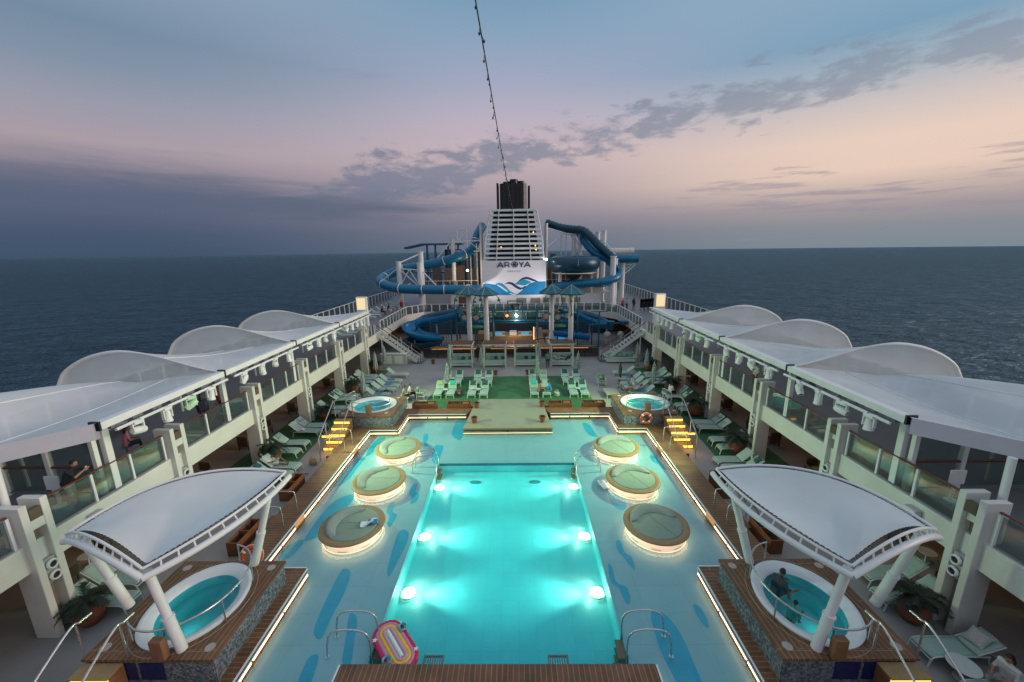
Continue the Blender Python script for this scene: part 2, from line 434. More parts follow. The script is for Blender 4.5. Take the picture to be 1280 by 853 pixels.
bd = sstep(M_('ADD', M_('ADD', M_('MULTIPLY', n1, .5), M_('MULTIPLY', n3, .5)), M_('MULTIPLY', band, .25)), M_BD0, M_BD1)
bd = M_('MULTIPLY', bd, sstep(band, .05, .4))
bank = M_('MULTIPLY', gauss(M_('SUBTRACT', M_('SUBTRACT', el, M_('ADD', M_('MULTIPLY', az, -.6), 5.6)), M_('MULTIPLY', wob, .45)), 3.2), M_('SUBTRACT', 1.0, sstep(az, -.35, .12)))
nS = noise(4.2, 8, .62, .3, (1, 2.6), 2.2)
bk = M_('MULTIPLY', sstep(M_('ADD', M_('ADD', M_('MULTIPLY', n2, .3), M_('MULTIPLY', nS, .55)), M_('MULTIPLY', bank, .36)), .52, .88), .86)
strk = M_('MULTIPLY', gauss(M_('SUBTRACT', el, 6.2), 3.2), sstep(az, .12, .5))
st = M_('MULTIPLY', sstep(M_('ADD', noise(5, 8, .6, .2, (1, 3.6), 8.4), M_('MULTIPLY', strk, .2)), .68, .8), .6)
CC = mixc(sstep(az, -.5, .6), s2l((108, 119, 143)), s2l((132, 140, 158)))
sky = mixc(M_('MULTIPLY', bk, .9), sky, s2l((88, 100, 123)))
sky = mixc(M_('MULTIPLY', st, 1.0), sky, s2l((150, 142, 156)))
sky = mixc(M_('MULTIPLY', M_('MULTIPLY', bd, .74), M_('SUBTRACT', 1.0, M_('MULTIPLY', sstep(az, .2, .9), .25))), sky, CC)
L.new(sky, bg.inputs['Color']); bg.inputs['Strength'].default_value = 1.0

sun_d = bpy.data.lights.new('sun', 'SUN'); sun_d.energy = 1.9; sun_d.angle = R(34); sun_d.color = (1, .8, .68)
sun = bpy.data.objects.new('sun', sun_d); COL.objects.link(sun)
sun.rotation_euler = aim((60, -6, 11.5), (0, 0, 0)); sun.location = (60, 18, 60)

# ------------------------------------------------------------------ sea and hull
m = bpy.data.materials.new('dusk_sea'); m.use_nodes = True
nt2 = m.node_tree; N2 = nt2.nodes; L2 = nt2.links; b = N2['Principled BSDF']
b.inputs['Base Color'].default_value = (.007, .017, .027, 1); b.inputs['Roughness'].default_value = .16; b.inputs['IOR'].default_value = 1.33; b.inputs['Specular IOR Level'].default_value = .3; b.inputs['Specular Tint'].default_value = (.62, .86, 1, 1)
t2 = N2.new('ShaderNodeTexCoord')
prev = None; h = None
for sc_, st_, w in ((.022, (1, 1.3, 1), 1.0), (.07, (1, 1.5, 1), .42), (.25, (1, 1.4, 1), .12)):
    mp = N2.new('ShaderNodeMapping'); mp.inputs['Scale'].default_value = st_; mp.inputs['Rotation'].default_value = (0, 0, R(12)); L2.new(t2.outputs['Object'], mp.inputs[0])
    nz = N2.new('ShaderNodeTexNoise'); nz.inputs['Scale'].default_value = sc_; nz.inputs['Detail'].default_value = 5; nz.inputs['Roughness'].default_value = .6; nz.inputs['Distortion'].default_value = .5
    L2.new(mp.outputs[0], nz.inputs['Vector'])
    mu = N2.new('ShaderNodeMath'); mu.operation = 'MULTIPLY_ADD'; mu.inputs[1].default_value = w
    L2.new(nz.outputs['Fac'], mu.inputs[0])
    if h is not None: L2.new(h, mu.inputs[2])
    else: mu.inputs[2].default_value = 0
    h = mu.outputs[0]
bp = N2.new('ShaderNodeBump'); bp.inputs['Strength'].default_value = 1.0; bp.inputs['Distance'].default_value = 20.0
L2.new(h, bp.inputs['Height'])
out_ = [q for q in N2 if q.type == 'OUTPUT_MATERIAL'][0]
dif = N2.new('ShaderNodeBsdfDiffuse'); dif.inputs[0].default_value = (.017, .031, .042, 1); L2.new(bp.outputs['Normal'], dif.inputs['Normal'])
gls = N2.new('ShaderNodeBsdfGlossy'); gls.inputs[0].default_value = (.4, .6, .72, 1); gls.inputs['Roughness'].default_value = .32; L2.new(bp.outputs['Normal'], gls.inputs['Normal'])
fre = N2.new('ShaderNodeFresnel'); fre.inputs[0].default_value = 1.33; L2.new(bp.outputs['Normal'], fre.inputs['Normal'])
mxs = N2.new('ShaderNodeMixShader'); L2.new(fre.outputs[0], mxs.inputs[0]); L2.new(dif.outputs[0], mxs.inputs[1]); L2.new(gls.outputs[0], mxs.inputs[2]); L2.new(mxs.outputs[0], out_.inputs[0])
mb = MB(); n = 128
rings = [0, 40, 120, 400, 1200, 4000, 12000]
vs = []; fs = []
for r_ in rings[1:]:
    vs += [(r_*math.cos(2*PI*k/n), r_*math.sin(2*PI*k/n), -48) for k in range(n)]
fs.append(tuple(range(n)))
for i in range(len(rings)-2):
    for k in range(n):
        k2 = (k+1) % n; fs.append((i*n+k, (i+1)*n+k, (i+1)*n+k2, i*n+k2))
mb.add(vs, fs); struct(mb.build('sea', m, smooth=False))
mb = MB(); mb.prism([(-22.6, -14), (22.6, -14), (22.6, 95), (14, 112), (-14, 112), (-22.6, 95)], -48, -3.2)
struct(mb.build('ship_hull', WHITE))

# ------------------------------------------------------------------ decks
PX0, PX1, PY0, PY1 = -3.85, 3.85, 8.6, 20.6
mb = MB()
for x0, x1, y0, y1 in ((-22.4, PX0-.06, -8, 60), (PX1+.06, 22.4, -8, 60), (PX0-.06, PX1+.06, -8, PY0-.06), (PX0-.06, PX1+.06, PY1+.06, 60)):
    mb.box(x0, x1, y0, y1, -3.0, 0)
struct(mb.build('main_deck', DECK, smooth=False))
mb = MB()
for sg in (-1, 1):
    mb.sheet([(sg*11.9, 18.3), (sg*15.6, 18.3), (sg*15.6, 23.5), (sg*12.1, 22.4)], .006)
    mb.sheet([(sg*12.1, 22.41), (sg*15.6, 23.51), (sg*15.6, 39), (sg*12.3, 39), (sg*12.2, 25.7)], .006)
mb.sheet([(-6.7, 29.9), (6.7, 29.9), (6.2, 36.6), (-6.2, 36.6)], .006)
mb.sheet([(-7.4, 28.4), (7.4, 28.4), (6.7, 29.89), (-6.7, 29.89)], .006)
tag(mb.build('green_turf', TURF, smooth=False), kind='structure')
# shallow wading shelf round the deep pool
mb = MB()
Z = .022
mb.sheet([(-8.96, 8.0), (PX0, 8.0), (PX0, 24.05), (-8.96, 24.05)], Z)
mb.sheet([(PX1, 8.0), (8.96, 8.0), (8.96, 24.05), (PX1, 24.05)], Z)
mb.sheet([(PX0, PY1), (PX1, PY1), (PX1, 24.05), (PX0, 24.05)], Z)
mb.sheet([(-7.2, 24.05), (7.2, 24.05), (7.2, 26.6), (-7.2, 26.6)], Z)
struct(mb.build('wading_shelf', WFLOOR, smooth=False))
PATCH={'L1':[(-8.36,23.69),(-7.95,23.99),(-7.94,23.35),(-8.02,22.11),(-8.31,21.44),(-8.46,22.52)],
'L2':[(-8.31,21.44),(-8.8,21.0),(-9.0,20.2),(-9.0,18.9),(-8.98,18.35),(-8.6,18.49),(-8.33,19.16),(-8.32,20.12)],
'L3':[(-7.55,17.72),(-8.02,17.52),(-8.32,16.95),(-8.42,16.18),(-8.42,15.36),(-8.37,14.51),(-8.1,14.5),(-7.74,14.89),(-7.53,15.67),(-7.48,16.58),(-7.4,17.26)],
'L4':[(-8.37,14.51),(-8.79,14.31),(-8.93,13.9),(-8.81,13.39),(-8.5,13.42),(-8.32,13.91)],
'S1':[(-5.48,24.21),(-5.25,24.33),(-5.08,23.53),(-5.13,23.31),(-4.92,22.77),(-5.09,22.67),(-5.36,23.42)],
'S3':[(-4.8,18.52),(-4.57,18.59),(-4.52,17.89),(-4.29,17.75),(-4.26,17.16),(-4.51,16.92),(-4.58,17.49),(-4.79,17.69)],
'S4':[(-5.51,16.92),(-5.28,17.05),(-5.18,16.32),(-4.92,16.09),(-4.98,15.33),(-5.17,15.49),(-5.24,16.04),(-5.47,16.32)],
'B1':[(-4.5,14.97),(-4.1,14.96),(-3.99,14.24),(-4.08,13.29),(-4.18,12.58),(-4.33,12.77),(-4.42,13.37)],
'B2':[(-4.5,22.66),(-4.02,22.76),(-3.92,22.25),(-3.9,21.01),(-3.95,20.57),(-4.31,21.02)],
'B3':[(-3.65,26.44),(-3.0,26.5),(-2.95,23.71),(-3.25,23.61),(-3.58,24.06),(-3.72,24.65)],
'R1':[(5.12,25.87),(5.57,25.6),(5.69,24.49),(5.76,23.79),(5.42,23.91),(5.16,24.5)],
'R2':[(8.38,21.48),(8.61,21.2),(8.61,20.66),(8.81,20.23),(8.75,19.82),(8.52,19.9),(8.43,20.41),(8.23,20.76)],
'R3':[(5.07,17.72),(5.37,17.65),(5.7,17.13),(5.65,16.52),(5.36,16.4),(5.06,16.82)],
'R4':[(4.65,14.37),(4.83,14.32),(4.84,13.74),(5.04,13.44),(4.99,12.84),(4.86,13.0),(4.73,13.44),(4.58,13.83)],
'R5':[(5.0,11.03),(5.41,10.94),(5.62,10.45),(5.68,9.74),(5.6,8.41),(5.11,8.41),(4.87,9.5),(4.87,10.31)],
'R6':[(4.03,13.08),(4.16,13.0),(4.14,12.28),(4.47,12.0),(4.42,11.43),(4.25,11.4),(4.16,12.0),(3.96,12.25)],
'L5':[(-6.07,12.9),(-5.7,12.74),(-5.55,11.8),(-5.58,10.91),(-5.56,10.12),(-5.91,10.34),(-6.04,11.16),(-6.09,12.04)],
'L6':[(-5.02,10.97),(-4.73,10.85),(-4.5,10.07),(-4.33,9.33),(-4.59,9.37),(-4.78,10.07)],
'R7':[(6.47,11.27),(6.67,11.24),(6.72,10.87),(6.63,10.45),(6.47,10.67)],
'L7':[(-5.66,9.45),(-5.36,9.52),(-5.21,8.42),(-5.52,8.42)]}
mb = MB()
for k, v in PATCH.items():
    q = [Vector((*p, 0)) for p in v]; q = q+q[:1]; n_ = len(v)
    pts = []
    for i in range(n_):       # closed smooth outline
        a_, b_, c_, d_ = q[i-1 if i else n_-1], q[i], q[(i+1) % n_], q[(i+2) % n_]
        for s_ in range(4):
            t = s_/4
            p = .5*((2*b_)+(c_-a_)*t+(2*a_-5*b_+4*c_-d_)*t*t+(3*b_-a_-3*c_+d_)*t**3); pts.append((p.x, p.y))
    mb.sheet(pts, Z+.005)
struct(mb.build('shelf_pattern', WPATCH, smooth=False))
# deep pool
mb = MB()
D = -1.1
DF = -.5
mb.add([(PX0, PY0, D), (PX1, PY0, D), (PX1, PY1, DF), (PX0, PY1, DF)], [(0, 1, 2, 3)])
mb.add([(PX0, PY0, D), (PX0, PY1, D), (PX0, PY1, -.1), (PX0, PY0, -.1)], [(0, 1, 2, 3)])
mb.add([(PX1, PY0, D), (PX1, PY1, D), (PX1, PY1, -.1), (PX1, PY0, -.1)], [(3, 2, 1, 0)])
mb.add([(PX0, PY1, D), (PX1, PY1, D), (PX1, PY1, -.1), (PX0, PY1, -.1)], [(0, 1, 2, 3)])
mb.add([(PX0, PY0, D), (PX1, PY0, D), (PX1, PY0, -.1), (PX0, PY0, -.1)], [(3, 2, 1, 0)])
struct(mb.build('pool_basin', POOLT, smooth=False))
mb = MB()
mb.box(PX0-.02, PX0+.03, PY0, PY1, -.2, Z+.004); mb.box(PX1-.03, PX1+.02, PY0, PY1, -.2, Z+.004)
struct(mb.build('pool_edge_band', WFLOOR, smooth=False))
mb = MB(); mb.box(PX0+.04, PX1-.04, PY1-.04, PY1+.02, -.1, Z+.004)
for x in (-1.7, 1.55): mb.lathe([(0, 0), (.32, 0), (.32, .02), (0, .02)], 20, c=(x, PY1-1.0, DF-.045), sy=.5)
struct(mb.build('pool_end_band', POOLD, smooth=False))
mb = MB()
mb.sheet([(-8.96, 8.0), (PX0, 8.0), (PX0, 24.04), (-8.96, 24.04)], .15); mb.sheet([(PX1, 8.0), (8.96, 8.0), (8.96, 24.04), (PX1, 24.04)], .15)
mb.sheet([(PX0, PY1), (PX1, PY1), (PX1, 24.04), (PX0, 24.04)], .15); mb.sheet([(-7.14, 24.04), (7.14, 24.04), (7.14, 26.5), (-7.14, 26.5)], .15)
tag(mb.build('wading_water', WATER, smooth=False), kind='structure')
# the deep water is a closed body that takes the red out of the light on its way
DEEP = WATER.copy(); DEEP.name = 'deep_pool_water'
_N = DEEP.node_tree.nodes; _L = DEEP.node_tree.links
_o = [q for q in _N if q.type == 'OUTPUT_MATERIAL'][0]
va = _N.new('ShaderNodeVolumeAbsorption'); va.inputs[0].default_value = (.0, .92, .97, 1); va.inputs[1].default_value = .5
vsn = _N.new('ShaderNodeVolumeScatter'); vsn.inputs[0].default_value = (.75, 1, .98, 1); vsn.inputs[1].default_value = .05; vsn.inputs[2].default_value = .3
ad = _N.new('ShaderNodeAddShader'); _L.new(va.outputs[0], ad.inputs[0]); _L.new(vsn.outputs[0], ad.inputs[1]); _L.new(ad.outputs[0], _o.inputs['Volume'])
# straight-through water: only its top seen from above mirrors anything
_g = _N.new('ShaderNodeNewGeometry'); _s = _N.new('ShaderNodeSeparateXYZ'); _L.new(_g.outputs['Position'], _s.inputs[0])
_c = _N.new('ShaderNodeMath'); _c.operation = 'GREATER_THAN'; _c.inputs[1].default_value = .14; _L.new(_s.outputs[2], _c.inputs[0])
_k = _N.new('ShaderNodeMath'); _k.operation = 'SUBTRACT'; _k.use_clamp = True; _L.new(_c.outputs[0], _k.inputs[0]); _L.new(_g.outputs['Backfacing'], _k.inputs[1])
_f = [q for q in _N if q.type == 'FRESNEL'][0]; _x = [q for q in _N if q.type == 'MIX_SHADER'][0]
_m = _N.new('ShaderNodeMath'); _m.operation = 'MULTIPLY'; _L.new(_f.outputs[0], _m.inputs[0]); _L.new(_k.outputs[0], _m.inputs[1]); _L.new(_m.outputs[0], _x.inputs[0])
mb = MB(); mb.box(PX0-.008, PX1+.008, PY0-.008, PY1+.008, D-.1, .149)
tag(mb.build('pool_water', DEEP, smooth=False), kind='structure')
# boardwalk round the pool, 0.5 m above the deck
BW = .5
mb = MB()
bwl = {}
for sg in (-1, 1):
    mb.prism([(sg*7.15, 4.0), (sg*11.2, 4.0), (sg*11.2, 12.45), (sg*7.15, 12.45)], .0, BW)
    mb.prism([(sg*8.95, 12.45), (sg*10.05, 12.45), (sg*10.05, 24.0), (sg*8.95, 24.0)], .0, BW)
    mb.prism([(sg*7.1, 24.0), (sg*10.5, 24.0), (sg*10.2, 26.5), (sg*8.6, 27.6), (sg*7.1, 27.6)], .0, BW)
    mb.prism([(sg*2.95, 26.5), (sg*7.1, 26.5), (sg*7.1, 27.6), (sg*2.6, 27.6)], .0, BW)
bw = struct(mb.build('boardwalk', TEAKX, smooth=False))
mb = MB(); mb.box(-4.4, 4.4, 4.0, 8.95, .25, BW); struct(mb.build('pool_end_platform', TEAKY, smooth=False, bevel=.012))
# light strips and overflow edges along every inner edge of the boardwalk (parts of it)
edges = []
for sg in (-1, 1):
    edges += [((sg*7.15, 6.0), (sg*7.15, 12.45)), ((sg*7.15, 12.45), (sg*8.95, 12.45)), ((sg*8.95, 12.45), (sg*8.95, 24.0)), ((sg*8.95, 24.0), (sg*7.1, 24.0)), ((sg*7.1, 24.0), (sg*7.1, 26.5)), ((sg*7.1, 26.5), (sg*2.95, 26.5))]
edges += [((-4.4, 8.95), (-4.4, 6)), ((4.4, 8.95), (4.4, 6))]
gr = MB(); led = []; wl = MB()
for a, c in edges:
    a = Vector((*a, 0)); c = Vector((*c, 0)); d = (c-a).normalized(); nrm = Vector((-d.y, d.x, 0))
    mid = (a+c)/2
    tgt = Vector((0, 17, 0)) if abs(mid.x) > 4.41 else Vector((math.copysign(6, mid.x), mid.y, 0))
    if nrm.dot(tgt-mid) < 0: nrm = -nrm
    ang = math.atan2(d.y, d.x); ln = (c-a).length
    # bright steel trims with a dark slot between, on the lip; warm strip under it
    for off, zz, w, h_, lst in ((.03, .485, .05, .03, wl), (.03, .34, .05, .025, wl)):
        lst.cbox(mid+nrm*off+Vector((0, 0, zz)), (ln-.04, w, h_), ang)
    gr.cbox(mid+nrm*.012+Vector((0, 0, .41)), (ln-.04, .02, .10), ang)
    nseg = max(1, round(ln/1.5))
    for q in range(nseg):
        l = MB(); l.cbox(a+d*(ln*(q+.5)/nseg)+nrm*.02+Vector((0, 0, .25)), (ln/nseg-.09, .035, .06), ang)
        l.build('led_strip', LEDF if abs(d.x) > .9 else LEDW, bw, smooth=False)
gr.build('overflow_slot', DARK, bw, smooth=False); wl.build('steel_trim', WHITE, bw, smooth=False)
# underwater lamps
i = 0
for sg in (-1, 1):
    for j, y in enumerate((19.05, 15.5, 12.65)):
        t = thing('underwater_lamp', 'glowing oval underwater lamp along the %s pool wall, %s from the far end' % ('left' if sg < 0 else 'right', ORD[j]), 'lamp', (sg*3.6, y, D+(DF-D)*(y-PY0)/(PY1-PY0)+.06), 0)
        q = MB(); q.ell((-sg*.04, 0, .03), (.27, .27, .07), 20, 10); q.build('lens', ULAMP, t)
        q = MB(); q.lathe([(.24, 0), (.31, 0), (.3, .03), (.25, .04)], 24); q.build('ring', STEEL, t)
        q = MB(); q.box(min(sg*.05, sg*.24), max(sg*.05, sg*.24), -.08, .08, -.09, .06); q.build('wall_bracket', STEEL, t)
        lamp('beam', 'SPOT', (-sg*.0, 0, .36), 1250, (1, .84, .64), '', size=.1, rot=aim((0, 0, 0), (-sg*2.0, 0, -.13)), spot=62, blend=1.0, parent=t)
        lamp('halo', 'POINT', (-sg*.34, 0, .32), 34, (1, .78, .48), '', size=.1, parent=t)
for j, (x, y) in enumerate(((-1.7, 20.55), (1.7, 20.55), (-2, 8.7), (2, 8.7))): pass
# stage
mb = MB(); mb.prism([(-2.9, 24.15), (2.9, 24.15), (2.62, 27.7), (2.3, 29.3), (-2.3, 29.3), (-2.62, 27.7)], .0, BW+.02)
stg = struct(mb.build('stage', STAGE, smooth=False, bevel=.01))
mb = MB(); mb.box(-2.93, 2.93, 24.08, 24.15, .44, .54); mb.build('stage_nosing', OAK, stg)
mb = MB(); mb.box(-2.9, 2.9, 24.12, 24.149, .2, .22); mb.box(-2.9, 2.9, 24.12, 24.149, .33, .35); mb.box(-.02, .02, 24.11, 24.149, .2, .42); mb.build('stage_trim', DARK, stg)
mb = MB(); mb.box(-2.9, 2.9, 24.1, 24.149, .16, .19); mb.build('led_strip', LEDF, stg)
for sg in (-1, 1):
    mb = MB()
    for k in range(3): mb.box(sg*2.3, sg*(3.1), 28.15+k*.34, 28.15+(k+1)*.34, 0, .36-k*.12)
    mb.build('stage_steps', OAK, stg, bevel=.01)
# ------------------------------------------------------------------ upper deck (promenade level, z = 3.3)
UZ = 3.3
FX = 14.1
SIDE = {-1: 'left', 1: 'right'}
mb = MB()
for sg in (-1, 1):
    mb.prism([(sg*14.25, -8), (sg*22.6, -8), (sg*22.6, 53.6), (sg*14.25, 53.6)], 3.0, UZ)
mb.prism([(-22.6, 53.6), (-14.1, 53.6), (-12.4, 56.2), (12.4, 56.2), (14.1, 53.6), (22.6, 53.6), (22.6, 92), (-22.6, 92)], 3.0, UZ)
ud = struct(mb.build('upper_deck', UDECK, smooth=False))
# white edge beam of the upper deck
mb = MB()
pl = [(-FX, -6), (-FX, 53.5), (-12.35, 56.1), (12.35, 56.1), (FX, 53.5), (FX, -6)]
for a, c in zip(pl, pl[1:]):
    a = Vector((*a, 0)); c = Vector((*c, 0)); d = (c-a).normalized()
    nrm = Vector((d.y, -d.x, 0)); ang = math.atan2(d.y, d.x)
    mid = (a+c)/2; mb.cbox(mid-nrm*.09*1+Vector((0, 0, 2.88)), ((c-a).length+.05, .18, .88), ang)
struct(mb.build('deck_edge_beam', CREAM, smooth=False, bevel=.015))
# walls under the upper deck
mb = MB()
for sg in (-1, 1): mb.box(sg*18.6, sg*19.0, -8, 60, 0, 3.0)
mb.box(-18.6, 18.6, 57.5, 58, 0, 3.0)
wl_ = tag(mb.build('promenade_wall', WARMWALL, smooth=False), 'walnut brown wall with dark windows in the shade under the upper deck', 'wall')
mb = MB(); fr = MB()
for sg in (-1, 1):
    y = 2.0
    while y < 50:
        mb.box(sg*18.55, sg*18.58, y, y+2.1, .5, 2.5)
        for yy in (y, y+1.05, y+2.1): fr.box(sg*18.5, sg*18.57, yy-.04, yy+.04, .3, 2.6)
        y += 3.6
mb.build('window', DGLASS, wl_, smooth=False); fr.build('window_frame', GREYM, wl_, smooth=False)

# ------------------------------------------------------------------ twin-slab columns
COLY = [10.16, 15.4, 20.8, 26.1, 31.9, 37.6]
def make_column(sg):
    t = thing('deck_column', '', 'column')
    mb = MB(); mb.box(-.36, .36, 0, .2, 0, 4.62); mb.build('front_slab', CREAM, t, bevel=.02)
    mb = MB(); mb.box(-.36, .36, .54, .74, 0, 4.62); mb.build('rear_slab', CREAM, t, bevel=.02)
    mb = MB(); mb.box(-.2, .34, .2, .54, 3.75, 4.05); mb.build('cross_beam', CREAM, t, bevel=.01)
    mb = MB(); mb.box(-sg*.02, sg*.3, .2, .54, 0, 3.75); mb.build('infill_panel', mat('taupe_panel', (.3, .26, .22), .6), t)
    for z in (2.05, 2.45):
        mb = MB(); mb.lathe([(.1, -.0), (.15, 0), (.16, .05), (.13, .1), (.1, .08)], 20)
        o = mb.build('porthole_ring', WHITE, t); o.location = (-sg*.34, .37, z); o.rotation_euler = (0, -sg*PI/2, 0); o.scale = (1, 1, 1)
        mb = MB(); mb.lathe([(0, .03), (.1, .03)], 16); q = mb.build('porthole_glass', DARK, o)
    mb = MB(); mb.box(-sg*.3, -sg*.05, .215, .525, 1.85, 2.65); mb.build('speaker_box', mat('light_grey_box', (.4, .4, .39), .5), t)
    mb = MB(); mb.box(-sg*.35, -sg*.2, .22, .52, 4.06, 4.4); o = mb.build('loudspeaker', mat('brown_grille', (.1, .075, .05), .7), t)
    return t
for sg in (-1, 1):
    base = make_column(sg)
    for k, y in enumerate(COLY):
        c = base if k == 0 else dup(base)
        c.location = (sg*(13.9+.36), y, 0)
        c['label'] = 'white twin-slab column with two porthole rings, %s from the camera on the %s side' % (ORD[k], SIDE[sg])
        c['group'] = 'twin-slab columns along the pool deck'

# ------------------------------------------------------------------ glass railings
def railing(name, pts, label, group=None, step=1.35, h=1.1, wood=True, z=UZ, pw=.09, posts_only=False, handmat=None):
    o = pts[0]
    t = thing(name, label, 'railing', (o[0], o[1], z), 0, group)
    hp = []
    gl = MB(); hr = MB(); sh = MB()
    for a, c in zip(pts, pts[1:]):
        A_ = Vector((a[0]-o[0], a[1]-o[1], 0)); C_ = Vector((c[0]-o[0], c[1]-o[1], 0)); d = C_-A_; ln = d.length; ang = math.atan2(d.y, d.x)
        n = max(1, round(ln/step))
        for k in range(n+1):
            if k == n and c is not pts[-1]: continue
            hp.append((A_+d*(k/n), ang))
        for k in range(n):
            p = A_+d*((k+.5)/n)
            gl.cbox(p+Vector((0, 0, h*.5)), (ln/n-pw-.04, .016, h-.16), ang)
        hr.cbox((A_+C_)/2+Vector((0, 0, h)), (ln+.04, .09, .05), ang)
        sh.cbox((A_+C_)/2+Vector((0, 0, .05)), (ln, .05, .035), ang)
    gl.build('glass_pane', GLASS, t, smooth=False)
    hr.build('handrail', handmat or (RAIL if wood else WHITE), t, bevel=.01)
    sh.build('glazing_channel', GREYM, t)
    pm = MB(); pm.cbox((0, 0, h*.5-.02), (pw*.9, pw, h-.04)); first = None
    for p, ang in hp:
        if first is None: first = q = pm.build('post', WHITE, t, bevel=.008)
        else: q = first.copy(); COL.objects.link(q); q.parent = t
        q.location = p; q.rotation_euler = (0, 0, ang)
    return t
RX = 14.22
for sg in (-1, 1):
    ys = [5.0]+COLY
    for k in range(6):
        y0 = ys[k]+(.76 if k else 0); y1 = ys[k+1]-.02
        railing('glass_railing', [(sg*RX, y0+.08), (sg*RX, y1-.08)], 'glass balustrade with wooden handrail, %s bay from the camera on the %s balcony' % (ORD[k], SIDE[sg]), 'balcony balustrades between columns', step=1.45)
    railing('glass_railing', [(sg*RX, 38.45), (sg*RX, 41.0)], 'short glass balustrade on the %s balcony between last column and stair' % SIDE[sg], step=.85)
railing('glass_railing', [(-RX, 43.0), (-RX, 53.55), (-12.42, 56.22), (12.42, 56.22), (RX, 53.55), (RX, 43.0)], 'long balustrade round the far end of the deck opening behind the stairs', step=1.15, wood=False, pw=.12)
for sg in (-1, 1):
    railing('outboard_railing', [(sg*22.4, 2), (sg*22.4, 88)], 'tall %s outboard railing of white posts at the sea side' % SIDE[sg], step=1.5, h=1.5, wood=False, pw=.12)

# ------------------------------------------------------------------ wing canopies
GY = [12.35, 18.3, 24.7, 31.1, 37.7]
def prof_far(s):
    pts = [(0, 6.25), (.3, 5.95), (.6, 5.64), (.87, 5.28), (.93, 4.8), (1, 3.75)]
    for (a, za), (b_, zb) in zip(pts, pts[1:]):
        if s <= b_: t = (s-a)/(b_-a); return za+(zb-za)*t
    return pts[-1][1]
def hump(s, k=1):
    if k == 0:                      # the first bay starts flush with the fascia and only lifts towards the sea
        if s < .3: return 0.0
        if s < .64: t = (s-.3)/.34; return 1.45*(t*t*(3-2*t))
        t = (s-.64)/.36; return 1.45*max(0, 1-t**2.6)
    # rises from the gutter, peaks near s=.57, comes down steeply at the sea side
    if s < .58: t = s/.58; return 1.62*(.5*t*t*(3-2*t)+.5*math.sin(PI*t/2))
    t = (s-.58)/.42; return 1.62*max(0, 1-t**2.5)
